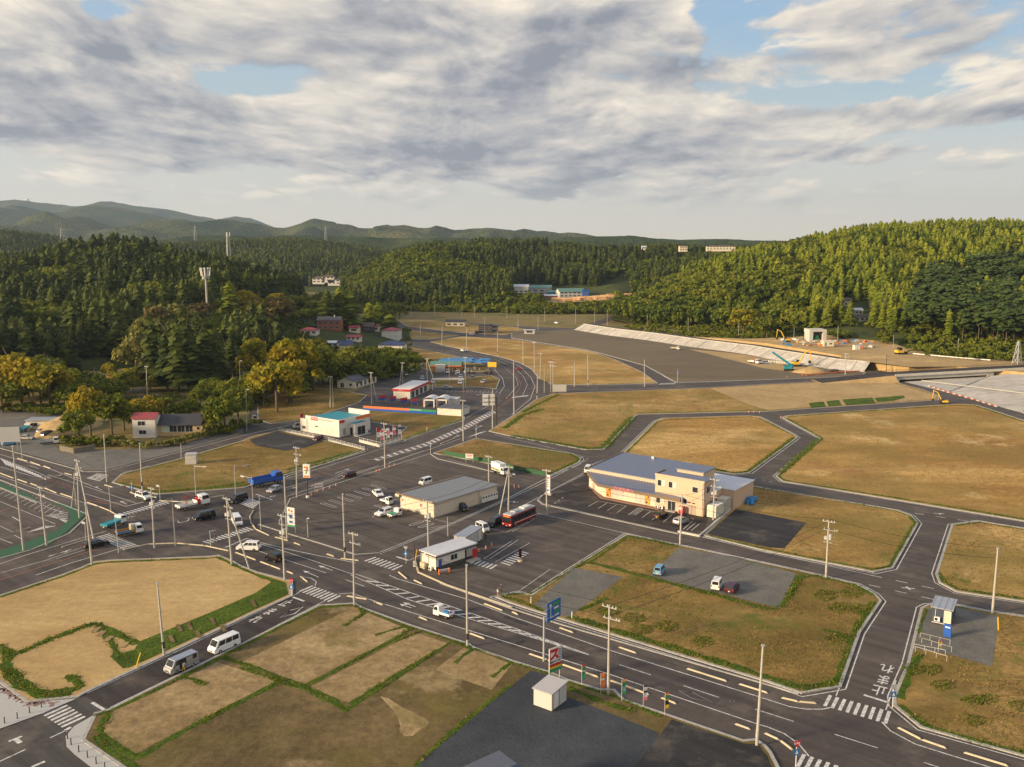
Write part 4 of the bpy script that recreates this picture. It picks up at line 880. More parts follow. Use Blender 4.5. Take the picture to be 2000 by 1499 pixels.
def cab(e,x0,x1,w_,z0,z1,paint,slope=.35):
 """forward-control cab with glass on three sides"""
 b = MB(); h = w_ / 2; zm = z0 + (z1 - z0) * .5
 prof = [(x0,z0),(x0,z1),(x1 - slope,z1),(x1 - .03,zm),(x1,z0)]; n = 5
 b.add([(x,-h,z) for x,z in prof] + [(x,h,z) for x,z in prof],[tuple(range(n))[::-1],tuple(range(n,2 * n)),*[(i,(i + 1) % n,n + (i + 1) % n,n + i) for i in range(n)]],paint); b.build('cab',e,bevel=.04)
 q = MB(); dx,dz = slope - .03,z1 - zm; P = [(x1 - .03 - dx * .1 + .015,-h + .1,zm + dz * .1),(x1 - .03 - dx * .1 + .015,h - .1,zm + dz * .1),(x1 - .03 - dx * .88 + .015,h - .14,zm + dz * .88),(x1 - .03 - dx * .88 + .015,-h + .14,zm + dz * .88)]
 q.add([(p[0] + .01,p[1],p[2] + .01) for p in P] + [(p[0] - .02,p[1],p[2]) for p in P],[(0,1,2,3),(7,6,5,4)],'glass'); q.build('windscreen',e)
 for s in (-1,1):
  q = MB(); xs = [x0 + .25,x1 - .18,x1 - slope - .08,x0 + .25]; zs_ = [zm + .05,zm + .05,z1 - .14,z1 - .14]; y = s * (h + .012)
  q.add([(a,y,c) for a,c in zip(xs,zs_)] + [(a,y - s * .02,c) for a,c in zip(xs,zs_)],[(0,1,2,3),(7,6,5,4)],'glass'); q.build('side_window',e)
  q = MB(); q.box((x1 - .02,s * (h - .25),z0 + .28),(.08,.3,.18),'lamp_glass'); q.build('headlight',e)
  q = MB(); q.box((x1 - .15,s * (h + .16),zm + .3),(.06,.12,.32),'black_plastic'); q.build('wing_mirror',e)
 q = MB(); q.box((x1 + .012,0,z0 + .12),(.02,.33,.165),'plate'); q.build('number_plate',e)
 q = MB(); q.box((x1 - .02,0,z0 - .02),(.14,w_ - .02,.22),'black_plastic'); q.build('bumper',e)
def truck(kind,paint='car_white',bed='steel',load=None):
 names = {'kei': 'small_truck','dump': 'tipper_truck','flat': 'flatbed_truck','crane': 'crane_truck','box': 'box_truck','big': 'heavy_tipper_truck'}
 S = {'kei': (3.4,1.45,1.78,.3,.62),'dump': (5.2,1.9,2.1,.5,.9),'flat': (5.5,1.9,2.1,.5,.9),'crane': (7.6,2.2,2.7,.65,1.0),'box': (5.9,2.0,2.2,.5,.9),'big': (8.4,2.49,3.0,.8,1.2)}[kind]
 L,Wd,Hc,zc,zb = S; e = empty(names[kind],(0,0,0)); cl = 1.25 if kind == 'kei' else (1.6 if kind not in ('crane','big') else 2.1); x1 = L / 2; xc = x1 - cl
 cab(e,xc,x1,Wd - .04,zc - .1 if kind == 'kei' else zc,Hc,paint,.35 if kind == 'kei' else .3)
 b = MB(); b.b(-x1 + .1,xc + .1,-Wd * .2,Wd * .2,zc - .1,zb - .06,'black_plastic'); b.build('chassis',e)
 x0 = -x1; xb = xc - .08 if kind != 'crane' else xc - 1.1; h = Wd / 2; sh = {'kei': .3,'dump': .42,'flat': .4,'crane': .42,'box': 0,'big': 1.1}[kind]
 if kind != 'box':
  b = MB(); b.b(x0,xb,-h,h,zb - .08,zb,bed); b.b(x0,xb,-h,-h + .06,zb,zb + sh,bed); b.b(x0,xb,h - .06,h,zb,zb + sh,bed); b.b(x0,x0 + .06,-h + .06,h - .06,zb,zb + sh,bed); b.b(xb - .06,xb,-h + .06,h - .06,zb,zb + sh + (.35 if kind != 'kei' else .15),bed)
  if kind == 'big':
   for i in range(7): b.b(x0 + .5 + i * .75,x0 + .58 + i * .75,-h - .04,-h - .003,zb,zb + sh,bed); b.b(x0 + .5 + i * .75,x0 + .58 + i * .75,h + .003,h + .04,zb,zb + sh,bed)
  b.build('cargo_bed',e)
 else:
  b = MB(); b.b(x0,xb,-h - .02,h + .02,zb - .1,2.95,'car_white'); b.build('cargo_box',e,bevel=.03)
  for s in (-1,1): b = MB(); b.box((x0 + (xb - x0) / 2,s * (h + .03),zb + .35),(xb - x0 - .3,.015,.45),'green'); [b.box((x0 + .7 + i * .55,s * (h + .041),zb + .45),(.4,.012,.3),('orange','red','yellow')[i % 3]) for i in range(6)]; b.build('painted_band',e)
 if load == 'green': b = MB(); b.b(x0 + .07,xb - .07,-h + .07,h - .07,zb + .003,zb + sh + .02,'green'); b.build('load_cover',e)
 if load == 'blue': 
  b = MB(); b.box((x0 + .9,.2,zb + .3),(.8,.7,.4),'tarp_blue',.3); b.box((x0 + .5,-.35,zb + .25),(.3,.4,.3),'red',.6); b.build('load',e,bevel=.05)
 if load == 'tan': b = MB(); b.box((xb - .45,0,zb + .75),(.8,Wd - .2,1.3),'kerb_cream',taper=.85); b.build('load',e,bevel=.05); b = MB(); [b.b(x0 + .02,xb - .9,s * (h + .01) - .02,s * (h + .01) + .02,zb + .02,zb + .4,'tarp_blue') for s in (-1,1)]; b.build('side_board',e)
 if load == 'teal': b = MB(); b.b(x0 + .07,xb - .07,-h + .07,h - .07,zb + .003,zb + sh * .9,'teal'); b.build('load_cover',e)
 if kind == 'crane':
  b = MB(); xm = xc - .55; b.box((xm,0,1.3),(.6,1.2,1.1),'red'); b.cyl((xm,0,1.7),(xm,0,2.5),.2,n=8,m='red'); b.cyl((xm,0,2.5),(xm - 2.6,.2,3.0),.14,.12,6,'red'); b.cyl((xm - 2.6,.2,3.0),(xm - 3.6,.25,2.55),.1,.07,6,'red'); b.build('crane_arm',e)
 if kind in ('dump',) and False: pass
 wr = .26 if kind == 'kei' else (.4 if kind in ('dump','flat','box') else .5); axs = [x1 - (.55 if kind == 'kei' else .75),-x1 + (.75 if kind == 'kei' else 1.3)]
 if kind == 'big': axs = [x1 - 1.1,-x1 + 1.2,-x1 + 2.45]
 for x in axs:
  for s in (-1,1): wheel(e,x,s * (h - .16),wr,.24)
 for s in (-1,1): q = MB(); q.box((x0 - .01,s * (h - .2),zb - .15),(.05,.25,.12),'tail_red'); q.build('tail_light',e)
 q = MB(); q.box((x0 - .012,0,zb - .25),(.02,.33,.165),'plate_yellow' if kind == 'kei' else 'plate'); q.build('number_plate',e)
 return e
def bus():
 e = empty('bus',(0,0,0)); L,Wd,Ht = 9.4,2.4,2.95; b = MB(); h = Wd / 2
 b.b(-L / 2,L / 2,-h,h,.35,2.7,'car_red'); b.build('body',e,bevel=.08); b = MB(); [b.b(-L / 2 + .3,L / 2 - .1,s * (h + .004) - .006,s * (h + .004) + .006,1.2,2.5,'black_plastic') for s in (-1,1)]; b.build('window_band',e); b = MB(); b.b(-L / 2 - .012,-L / 2 - .002,-1.1,1.1,1.2,2.5,'black_plastic'); b.build('window_band',e)
 b = MB(); b.b(-L / 2 + .15,L / 2 - .2,-h + .12,h - .12,2.7,2.98,'galv'); b.box((-2,0,3.12),(2.4,1.5,.26),'white'); b.box((1.6,0,3.1),(1.8,1.4,.22),'galv'); b.build('roof',e,bevel=.05)
 for s in (-1,1):
  for i in range(6):
   q = MB(); q.box((-3.75 + i * 1.38,s * (h + .01),1.95),(1.22,.03,.95),'glass'); q.build('side_window',e)
  q = MB(); q.box((0,s * (h + .012),.95),(L - .2,.02,.12),'white'); q.build('white_stripe',e)
  for x in (2.9,-2.4): wheel(e,x,s * (h - .14),.45,.26)
  q = MB(); q.box((L / 2 + .01,s * .9,.8),(.05,.35,.2),'lamp_glass'); q.build('headlight',e)
  q = MB(); q.box((-L / 2 - .01,s * .95,1.1),(.05,.2,.5),'tail_red'); q.build('tail_light',e)
  q = MB(); q.box((L / 2 + .15,s * (h + .1),2.2),(.12,.2,.4),'black_plastic'); q.build('wing_mirror',e)
 q = MB(); q.box((3.95,h + .014,1.5),(.9,.03,1.9),'glass'); q.build('door',e)
 q = MB(); q.box((L / 2 + .012,0,1.75),(.03,2.1,1.3),'glass'); q.build('windscreen',e)
 q = MB(); q.box((L / 2 + .03,0,2.52),(.03,1.5,.25),'amber'); q.build('destination_display',e)
 q = MB(); q.box((-L / 2 - .012,0,1.95),(.03,1.8,.8),'glass'); q.build('rear_window',e)
 q = MB(); q.box((L / 2 + .012,0,.5),(.03,.4,.2),'plate'); q.build('number_plate',e)
 return e
cars_cache = {}
def put(e,rear,front,label,cat,group=None,z=0.03):
 a,b_ = G(*rear),G(*front); c = (a + b_) / 2; e.location = (c.x,c.y,z); d = b_ - a; e.rotation_euler.z = math.atan2(d.y,d.x); tag(e,label,cat,group); return e
def place_car(kind,paint,rear,front,label,cat='car',group=None,z=0.03,**kw):
 k = (kind,paint,kw.get('load'),kw.get('bed'))
 if k in cars_cache: e = copy_tree(cars_cache[k])
 else:
  e = truck(kind[2:],paint,**kw) if kind.startswith('t_') else car(kind,paint); cars_cache[k] = e
 return put(e,rear,front,label,cat,group,z)
V = [
 ('van','car_silver',(385,1294),(324,1321),'silver-grey long van stopped with its side door open, in the dark side road','van'),
 ('van','car_white',(462,1258),(414,1279),'white van stopped behind the silver one in the side road','van'),
 ('kei','car_black',(551,1101),(518,1091),'small black car heading left on the main road below the corner lot','car'),
 ('suv','car_white',(505,1075),(467,1074),'white off-road car waiting in the lane at the crossroads','car'),
 ('van','car_white',(456,1013),(470,1036),'white van driving through the crossroads toward the lower crosswalk','van'),
 ('minivan','car_black',(419,1010),(379,1019),'long black minivan crossing the middle of the junction','car'),
 ('minivan','car_black',(480,976),(450,985),'black minivan coming out of the upper arm of the junction','car'),
 ('suv','car_white',(268,971),(294,979),'white and black patrol car waiting at the left stop line','car'),
 ('wagon','car_black',(171,1072),(206,1064),'black car driving onto the lower left crosswalk','car'),
 ('sedan','car_silver',(554,954),(520,967),'silver saloon car beside the blue heavy truck','car'),
 ('kei','car_maroon',(695,931),(670,935),'dark maroon small car on the upper main road','car'),
 ('keivan','car_beige',(592,836),(573,838),'cream small van parked left of the teal-roofed shop','van'),
 ('kei','car_maroon',(632,858),(611,864),'dark small car parked at the edge of the black asphalt plot','car'),
 ('sedan','car_white',(767,851),(741,852),'white saloon car on show among the flags','car'),
 ('sedan','car_white',(732,963),(745,975),'white saloon car parked at the top of the row by the flat-roofed store','car'),
 ('wagon','car_white',(767,1001),(735,1011),'white estate car parked beside the green-bedded small truck','car'),
 ('keivan','car_white',(838,945),(824,949),'small white van half hidden behind the ribbed grey roof','van'),
 ('kei','car_black',(893,992),(913,1002),'black boxy small car beside the long cream wall of the store','car'),
 ('minivan','car_black',(979,1020),(955,1033),'black minivan parked just left of the red bus','car'),
 ('keivan','car_white',(934,1034),(951,1042),'white small van behind the grey site container','van'),
 ('keivan','car_white',(1152,917),(1144,930),'white small van coming round the corner of the peach building','van'),
 ('kei','car_black',(1281,1016),(1301,1009),'black small car parked on the peach building\'s forecourt','car'),
 ('hatch','car_silver',(1319,1027),(1340,1019),'silver hatchback parked on the forecourt beside the black car','car'),
 ('kei','car_lightblue',(1281,1131),(1295,1114),'blue-grey small car parked alone at the left of the gravel lot','car'),
 ('keivan','car_white',(1395,1160),(1405,1143),'white small van parked on the gravel lot, its back to the road','van'),
 ('hatch','car_maroon',(1423,1164),(1436,1149),'dark purple hatchback parked right of the white van on gravel','car'),
 ('hatch','car_blue',(742,742),(757,741),'bright blue hatchback in the far car park nearest the grey-roofed hall','car'),
 ('wagon','car_green',(771,735),(785,733),'pale green and white car at the top left of the far car park','car'),
 ('hatch','car_silver',(786,733),(795,735),'silver car next to the pale green one in the far car park','car'),
 ('hatch','car_silver',(826,738),(824,746),'silver hatchback in the far car park, between two tall poles','car'),
 ('keivan','car_white',(847,745),(845,753),'white small van at the foot of the braced pole in the far car park','van'),
 ('keivan','car_white',(875,726),(874,733),'white small van beside the orange post by the snack hut','van'),
 ('hatch','car_white',(895,727),(894,734),'white car topmost of the middle column in the far car park','car'),
 ('hatch','car_silver',(901,735),(899,742),'silver car second down in the middle column of the far car park','car'),
 ('hatch','car_grey',(924,737),(922,745),'dark grey car right of centre in the far car park','car'),
 ('suv','car_black',(961,732),(944,730),'black pickup-like car at the top right of the far car park','car'),
 ('hatch','car_white',(899,747),(898,754),'white car lowest in the middle column of the far car park','car'),
 ('hatch','car_beige',(949,747),(940,750),'beige-grey car at the right end of the far car park','car'),
 ('sedan','car_silver',(863,760),(882,760),'silver saloon car on the access road under the white canopy','car'),
 ('sedan','car_white',(910,688),(899,685),'white car coming down the far curved road','car'),
 ('hatch','car_red',(1016,726),(1009,720),'red car on the tight bend of the curved road','car'),
 ('wagon','car_white',(1155,638),(1164,640),'white car at the left on the embankment crossing','car'),
 ('wagon','car_white',(1168,640),(1178,641),'white car at the right on the embankment crossing','car'),
 ('hatch','car_white',(1083,632),(1092,633),'white car alone on the far embankment road','car'),
 ('suv','car_black',(1636,730),(1625,727),'black off-road car parked by the dirt mound on the plain','car'),
 ('hatch','car_white',(917,655),(927,654),'white car parked by the dark cube houses','car'),
 ('minivan','car_black',(930,652),(938,652),'black car parked by the dark cube houses','car'),
 ('sedan','car_beige',(43,859),(60,859),'cream saloon car alone on the gravel yard at left','car'),
 ('wagon','car_silver',(73,848),(100,843),'silver car nose to the small office on the gravel yard','car'),
 ('minivan','car_black',(84,855),(104,850),'black car parked under the silver one on the gravel yard','car'),
 ('hatch','car_lightblue',(8,871),(28,868),'pale blue car by the road at the left edge','car'),
 ('keivan','car_silver',(500,826),(494,818),'silver small van on the lane below the tall lamp','van'),
 ('hatch','car_white',(425,765),(435,763),'white car on the hill lane behind the house','car'),
 ('kei','car_grey',(712,826),(722,823),'dark small car behind the teal-roofed shop','car'),
 ('kei','car_grey',(398,842),(385,838),'dark small car in the yard right of the white and dark house','car'),
 ('wagon','car_white',(1490,711),(1503,711),'white car parked on the plain right of the crane truck','car'),
]
for k,p,r_,f_,lb,ct in V: place_car(k,p,r_,f_,lb,ct,z=.19 if (1270 < r_[0] < 1440 and r_[1] > 1100) else .04)
# patrol car's black lower half,roof light
pc = [o for o in COL.objects if o.get('label','').startswith('white and black patrol')][0]
q = MB(); q.b(-1.9,1.3,-.93,.93,.3,.72,'car_black'); q.build('side_panel',pc,bevel=.03); q = MB(); q.box((-.6,0,1.86),(.25,1.1,.14),'red'); q.build('light_bar',pc)
T = [
 ('t_kei','car_white',(885,1210),(848,1199),'white small truck with blue and red load driving beside the hatched median',dict(bed='car_white',load='blue')),
 ('t_crane','car_white',(345,1000),(408,985),'white flatbed truck with a folded red crane in the middle of the junction',dict(bed='white')),
 ('t_dump','car_white',(230,1050),(277,1041),'white-cabbed tipper with blue side boards leaving the lower left crosswalk',dict(bed='wood',load='tan')),
 ('t_flat','car_white',(209,1034),(236,1024),'white and teal truck waiting beside the tipper',dict(bed='teal',load='teal')),
 ('t_big','blue',(487,955),(552,941),'heavy blue tipper truck with high ribbed bed on the upper road',dict(bed='blue')),
 ('t_kei','car_white',(743,980),(768,988),'white small truck with an empty bed parked below the saloon',dict(bed='car_white')),
 ('t_kei','car_white',(758,1014),(784,1005),'white small truck with a green covered bed',dict(bed='car_white',load='green')),
 ('t_box','car_white',(964,921),(991,931),'white delivery truck with fruit painted on its green band',{}),
 ('t_crane','car_white',(1461,709),(1486,713),'white truck with red crane parked on the far gravel plain',dict(bed='white')),
 ('t_flat','car_white',(1311,683),(1327,684),'small white work truck alone in the middle of the far plain',dict(bed='kerb_cream')),
 ('t_flat','car_white',(40,846),(60,838),'truck with turquoise bed beside the small office on the gravel yard',dict(bed='teal',load='teal')),
 ('t_kei','car_lightblue',(20,847),(36,845),'small light blue truck at the left of the gravel yard',dict(bed='blue')),
 ('t_flat','car_white',(82,869),(112,867),'white pickup truck lowest in the group on the gravel yard',dict(bed='galv')),
]
for k,p,r_,f_,lb,kw in T: place_car(k,p,r_,f_,lb,'truck',z=.04,**kw)
put(bus(),(1043,1009),(984,1034),'red bus with white stripe parked in the station yard','bus')
# ------------------------------------------------------------------ buildings
def ribbed(name,col,col2,pitch=.4,axis=0,rough=.45,metal=.3):
 """standing-seam sheet: ribs every pitch metres along a local axis"""
 m = bpy.data.materials.new(name); m.use_nodes = True; t = NT(m.node_tree); oc = t.n('ShaderNodeTexCoord').outputs['Object']
 s = t.n('ShaderNodeSeparateXYZ',i={0: oc}).outputs[axis]; fr = t.m('FRACT',t.m('DIVIDE',s,pitch)); k = t.ramp(fr,[(0,1),(.16,1),(.2,0),(.96,0),(1,1)])
 nz = t.ramp(t.noise(oc,1.3,5,.6),[(.3,.88),(.7,1.06)]); c = t.mix(1.0,t.mix(k,col,col2),nz,'MULTIPLY')
 p = t.n('ShaderNodeBsdfPrincipled',i={'Base Color': c,'Roughness': rough,'Metallic': metal}); b = t.n('ShaderNodeBump',i={'Height': k,'Strength': .6,'Distance': .04}); t.nt.links.new(b.outputs[0],p.inputs['Normal'])
 t.n('ShaderNodeOutputMaterial',i={0: p.outputs[0]}); M[name] = m
ribbed('roof_blue',(.20,.225,.30),(.11,.125,.17),.45,0); ribbed('roof_grey',(.27,.27,.265),(.17,.17,.165),.5,0); ribbed('roof_white',(.66,.66,.68),(.5,.5,.52),.6,0,.5,.1)
ribbed('roof_container',(.40,.42,.46),(.27,.29,.33),.9,0); ribbed('roof_dark',(.045,.045,.055),(.028,.028,.034),.35,0,.6,0); ribbed('roof_maroon',(.30,.055,.06),(.19,.035,.04),.4,0,.6,0)
ribbed('roof_tile_grey',(.12,.12,.135),(.08,.08,.09),.3,0,.7,0); ribbed('roof_brown',(.12,.085,.065),(.08,.055,.04),.4,0,.7,0); ribbed('roof_green',(.16,.30,.22),(.10,.20,.15),.6,0); ribbed('roof_slate',(.085,.10,.135),(.06,.07,.10),.45,0,.6,0); ribbed('roof_navy',(.035,.05,.12),(.02,.03,.07),.35,0,.5,0)
ribbed('wall_siding',(.62,.55,.43),(.53,.46,.36),.45,0,.7,0); ribbed('wall_siding_v',(.60,.54,.43),(.50,.44,.34),.45,1,.7,0); ribbed('wall_grey',(.44,.43,.42),(.36,.35,.34),.3,0,.7,0); ribbed('wall_navy',(.05,.065,.09),(.03,.04,.06),.25,0,.6,0)
ribbed('wood_board',(.36,.17,.05),(.22,.10,.03),.25,2,.6,0)
mat('peach',(.60,.43,.30),.8,var=.06,scale=.8); mat('peach_base',(.42,.33,.26),.8); mat('fascia_brown',(.19,.13,.08),.5); mat('cream',(.66,.58,.44),.7,var=.08); mat('cream_wall',(.70,.66,.56),.7,var=.08,scale=1)
mat('brick_red',(.30,.10,.06),.8,var=.2); mat('house_white',(.66,.62,.56),.7,var=.15,scale=1); mat('house_yellow',(.62,.42,.20),.7,var=.15,scale=1); mat('house_dark',(.07,.06,.055),.8)
mat('curtain',(.52,.60,.50),.6,var=.2); mat('lit_window',(.62,.57,.48),.5,var=.2); mat('window_dark',(.03,.035,.04),.1); mat('tank',(.62,.60,.48),.5,var=.12); mat('terracotta',(.26,.15,.11),.8); mat('poster',(.75,.28,.06),.6,var=.4,scale=2.2)
mat('concrete',(.42,.40,.36),.85,var=.2,scale=.6); mat('concrete_pale',(.52,.50,.45),.85,var=.15,scale=.4); mat('shed_wall',(.50,.50,.47),.6,var=.05); mat('shed_roof',(.43,.42,.43),.5,var=.08); mat('rail_white',(.66,.66,.64),.5)
def bld(label,origin,rz,cat='building',name='building',z=0): return empty(name,(origin[0],origin[1],z),rz,label,cat)
def win(e,face,at,u,z,w_,h_,m='window_dark',curtain=False,name='window',frame='rail_white'):
 """window on a wall; face: -y +y -x +x, at: wall coordinate, u: centre along the wall"""
 f = MB(); t = .07; s = 1 if face[0] == '+' else -1; ax = face[1]
 def bx(mb,u0,u1,z0,z1,d0,d1,mm):
  if ax == 'y': mb.b(u0,u1,min(at + s * d0,at + s * d1),max(at + s * d0,at + s * d1),z0,z1,mm)
  else: mb.b(min(at + s * d0,at + s * d1),max(at + s * d0,at + s * d1),u0,u1,z0,z1,mm)
 bx(f,u - w_ / 2 - t,u + w_ / 2 + t,z - t,z,-.02,.06,frame); bx(f,u - w_ / 2 - t,u + w_ / 2 + t,z + h_,z + h_ + t,-.02,.06,frame)
 bx(f,u - w_ / 2 - t,u - w_ / 2,z,z + h_,-.02,.06,frame); bx(f,u + w_ / 2,u + w_ / 2 + t,z,z + h_,-.02,.06,frame)
 if w_ > 1.3: bx(f,u - .03,u + .03,z,z + h_,-.02,.05,frame)
 o = f.build(name,e); g = MB(); bx(g,u - w_ / 2,u + w_ / 2,z,z + h_,-.02,.02,m); g.build('pane',o)
 if curtain: g = MB(); bx(g,u + .05,u + w_ / 2 - .02,z + .05,z + h_ - .02,.02,.035,'curtain'); g.build('curtain',o)
 return o
def part(e,name,fn,bevel=0): b = MB(); fn(b); return b.build(name,e,bevel=bevel)
def aircon(e,x,y,z,rz=0):
 o = part(e,'air_conditioner',lambda b: (b.box((x,y,z + .35),(.85,.35,.7),'white',rz))); q = MB(); q.cyl((x - .1,y - .19,z + .35),(x - .1,y - .175,z + .35),.25,n=12,m='black_plastic'); q.build('fan',o)
def gable(e,x0,x1,y0,y1,z0,zr,m,over=.4,axis='x',gm=None,name='roof',th=.14):
 b = MB()
 if axis == 'x':
  ym = (y0 + y1) / 2; a,c = x0 - over,x1 + over; sl = (zr - z0) / ((y1 - y0) / 2); zo = z0 - sl * over
  for s,ye in ((-1,y0 - over),(1,y1 + over)):
   b.add([(a,ye,zo),(c,ye,zo),(c,ym,zr),(a,ym,zr),(a,ye,zo + th),(c,ye,zo + th),(c,ym,zr + th),(a,ym,zr + th)],[(0,1,2,3),(7,6,5,4),(0,4,5,1),(0,3,7,4),(1,5,6,2)],m)
  o = b.build(name,e)
  if gm: q = MB(); [q.add([(x,y0,z0 - .02),(x,y1,z0 - .02),(x,ym,zr - .02)],[(0,1,2)],gm) for x in (x0,x1)]; q.build('gable',e)
 else:
  xm = (x0 + x1) / 2; a,c = y0 - over,y1 + over; sl = (zr - z0) / ((x1 - x0) / 2); zo = z0 - sl * over
  for s,xe in ((-1,x0 - over),(1,x1 + over)):
   b.add([(xe,a,zo),(xe,c,zo),(xm,c,zr),(xm,a,zr),(xe,a,zo + th),(xe,c,zo + th),(xm,c,zr + th),(xm,a,zr + th)],[(0,1,2,3),(7,6,5,4),(0,4,5,1),(0,3,7,4),(1,5,6,2)],m)
  o = b.build(name,e)
  if gm: q = MB(); [q.add([(x0,y,z0 - .02),(x1,y,z0 - .02),(xm,y,zr - .02)],[(0,1,2)],gm) for y in (y0,y1)]; q.build('gable',e)
 return o
def hip(e,x0,x1,y0,y1,z0,zr,m,over=.5,name='roof'):
 a,b_,c,d = x0 - over,x1 + over,y0 - over,y1 + over; r = min(b_ - a,d - c) / 2; b = MB()
 if b_ - a > d - c: R0,R1 = (a + r,(c + d) / 2,zr),(b_ - r,(c + d) / 2,zr)
 else: R0,R1 = ((a + b_) / 2,c + r,zr),((a + b_) / 2,d - r,zr)
 v = [(a,c,z0),(b_,c,z0),(b_,d,z0),(a,d,z0),R0,R1]
 f = [(0,1,5,4),(1,2,5),(2,3,4,5),(3,0,4),(3,2,1,0)] if b_ - a > d - c else [(0,1,4),(1,2,5,4),(2,3,5),(3,0,4,5),(3,2,1,0)]
 b.add(v,f,m); b.add([(a,c,z0 - .12),(b_,c,z0 - .12),(b_,d,z0 - .12),(a,d,z0 - .12),(a,c,z0),(b_,c,z0),(b_,d,z0),(a,d,z0)],[(0,1,5,4),(1,2,6,5),(2,3,7,6),(3,0,4,7),(3,2,1,0)],m)
 return b.build(name,e)
def panel_text(e,s,c,rz,size,m,name='lettering',bold=.0,sx=1.0,tilt=0):
 """raised lettering on a vertical face; rz: the way the text's right points"""
 vs,fs = text_mesh(s,1.0,.02,bold); r = Vector((math.cos(rz),math.sin(rz),0)); b = MB(); c = Vector(c)
 n = Vector((math.sin(rz),-math.cos(rz),0)); b.add([c + r * v.x * size * sx + Vector((0,0,1)) * v.y * size + n * (.0 + v.z) for v in vs],fs,m); return b.build(name,e)
# --- chemist's shop
RZ = math.atan2(-.605,.797); e = bld('long peach two-storey shop with blue-grey metal roofs and brown canopy',(22.2,207.0),RZ,'shop','shop_building')
part(e,'wall',lambda b: (b.b(-8.1,13.6,6,22.5,.05,4.75,'peach'),b.prism([(-8.1,6),(0,0),(13.6,0),(13.6,6)],.05,3.2,'cream'),b.b(13.6,25.7,0,4.6,.05,7.8,'peach'),b.b(16,22.6,6.2,12.2,4.6,8.3,'peach'),b.b(13.6,26,4.6,20.4,.05,4.6,'peach'),b.b(26,29,9,20.4,.05,4.6,'peach'),b.b(-11.2,-8.1,12.5,18,.05,4.0,'peach')))
part(e,'plinth',lambda b: (b.prism([(-8.3,6),(-.1,-1.4),(15.4,-1.4),(15.4,-.02),(0,-.02),(-8.12,6)],.03,.2,'terracotta')))
def rf(b):
 b.add([(-8.1,5.7,4.76),(13.6,5.7,4.76),(13.6,22.9,5.5),(-8.1,22.9,5.5),(-8.1,5.7,4.95),(13.6,5.7,4.95),(13.6,22.9,5.7),(-8.1,22.9,5.7)],[(4,5,6,7),(0,1,5,4),(1,2,6,5),(2,3,7,6),(3,0,4,7)],'roof_blue')
part(e,'roof',rf); part(e,'parapet',lambda b: b.add([(-8.35,5.6,4.6),(-8.1,5.6,4.6),(-8.1,23,5.6),(-8.35,23,5.6),(-8.35,5.6,5.1),(-8.1,5.6,5.1),(-8.1,23,5.9),(-8.35,23,5.9)],[(4,5,6,7),(0,1,5,4),(1,2,6,5),(2,3,7,6),(3,0,4,7)],'fascia_brown'))
part(e,'roof',lambda b: b.b(13.7,25.9,.2,4.9,7.8,7.95,'roof_blue')); part(e,'parapet',lambda b: (b.b(13.5,25.8,-.04,.2,7.8,8.15,'peach'),b.b(13.45,13.7,.2,4.9,7.8,8.15,'fascia_brown')))
part(e,'roof',lambda b: b.b(15.7,22.9,5.9,12.5,8.3,8.5,'roof_blue')); part(e,'roof',lambda b: (b.b(13.7,26,12.6,20.6,4.6,4.78,'roof_white'),b.b(22.95,26,4.7,12.59,4.6,4.78,'roof_white'),b.b(26.01,29.3,8.8,20.6,4.6,4.78,'roof_white')))
part(e,'roof',lambda b: b.b(-11.4,-8.4,12.3,18.2,4.0,4.15,'roof_blue'))
def canopy(b):
 top = [(-8.7,5.95),(-.9,-1.7),(20.8,-1.7),(20.8,-.01),(13.55,-.01),(13.55,5.95)]; zt = [4.0,3.6,3.6,3.75,3.75,4.0]; n = 6
 b.add([(p[0],p[1],z) for p,z in zip(top,zt)] + [(p[0],p[1],2.95) for p in top],[(0,1,2,3),(0,3,4,5)],'roof_blue')
 b.add([(p[0],p[1],z) for p,z in zip(top,zt)] + [(p[0],p[1],2.95) for p in top],[(i,i + n,(i + 1) % n + n,(i + 1) % n) for i in range(n)] + [(11,10,9,8,7,6)],'fascia_brown')
part(e,'canopy',canopy)
for k in range(28): part(e,'snow_guard',lambda b: b.box((-7.6 + k * .75,5.75,4.04),(.35,.12,.1),'rail_white')) if k < 28 else 0
for u in (15.2,18.0): win(e,'-y',-.0,u,5.4,1.9,1.35,'window_dark',True)
win(e,'-y',0,23.6,5.3,1.3,1.2); win(e,'-y',0,15.0,1.3,2.0,1.5,'window_dark',True); win(e,'-y',0,20.9,2.2,1.4,1.2)
win(e,'+x',25.7,2.2,5.1,1.6,1.4); win(e,'+x',25.7,3.8,2.0,.8,.9); win(e,'-y',6.2,17.4,7.0,.5,.4,'galv'); win(e,'-y',6.2,21.1,7.0,.5,.4,'galv')
for u in (2.9,4.4,5.8,7.9): win(e,'-y',0,u,1.0,1.15,1.5,'lit_window')
for u,w_ in ((9.2,.9),(10.3,.8)): win(e,'-y',0,u,.3,w_,2.3,'lit_window',name='door')
for u in (1.2,11.7): part(e,'poster',lambda b: (b.b(u - .65,u + .65,-.06,-.02,.35,2.85,'poster'),b.b(u - .35,u + .1,-.075,-.061,1.9,2.6,'yellow'),b.b(u - .1,u + .4,-.075,-.061,.8,1.4,'yellow'),b.b(u - .45,u + .1,-.078,-.076,.7,1.1,'rubber'),b.b(u,u + .4,-.078,-.076,2.0,2.3,'rubber')))
win(e,'-y',0,12.9,1.1,.8,1.3,'lit_window'); part(e,'sign_strip',lambda b: (b.b(9.9,10.8,-.05,-.01,2.3,2.7,'yellow'),b.b(12.4,13.4,-.05,-.01,2.55,2.85,'red')))
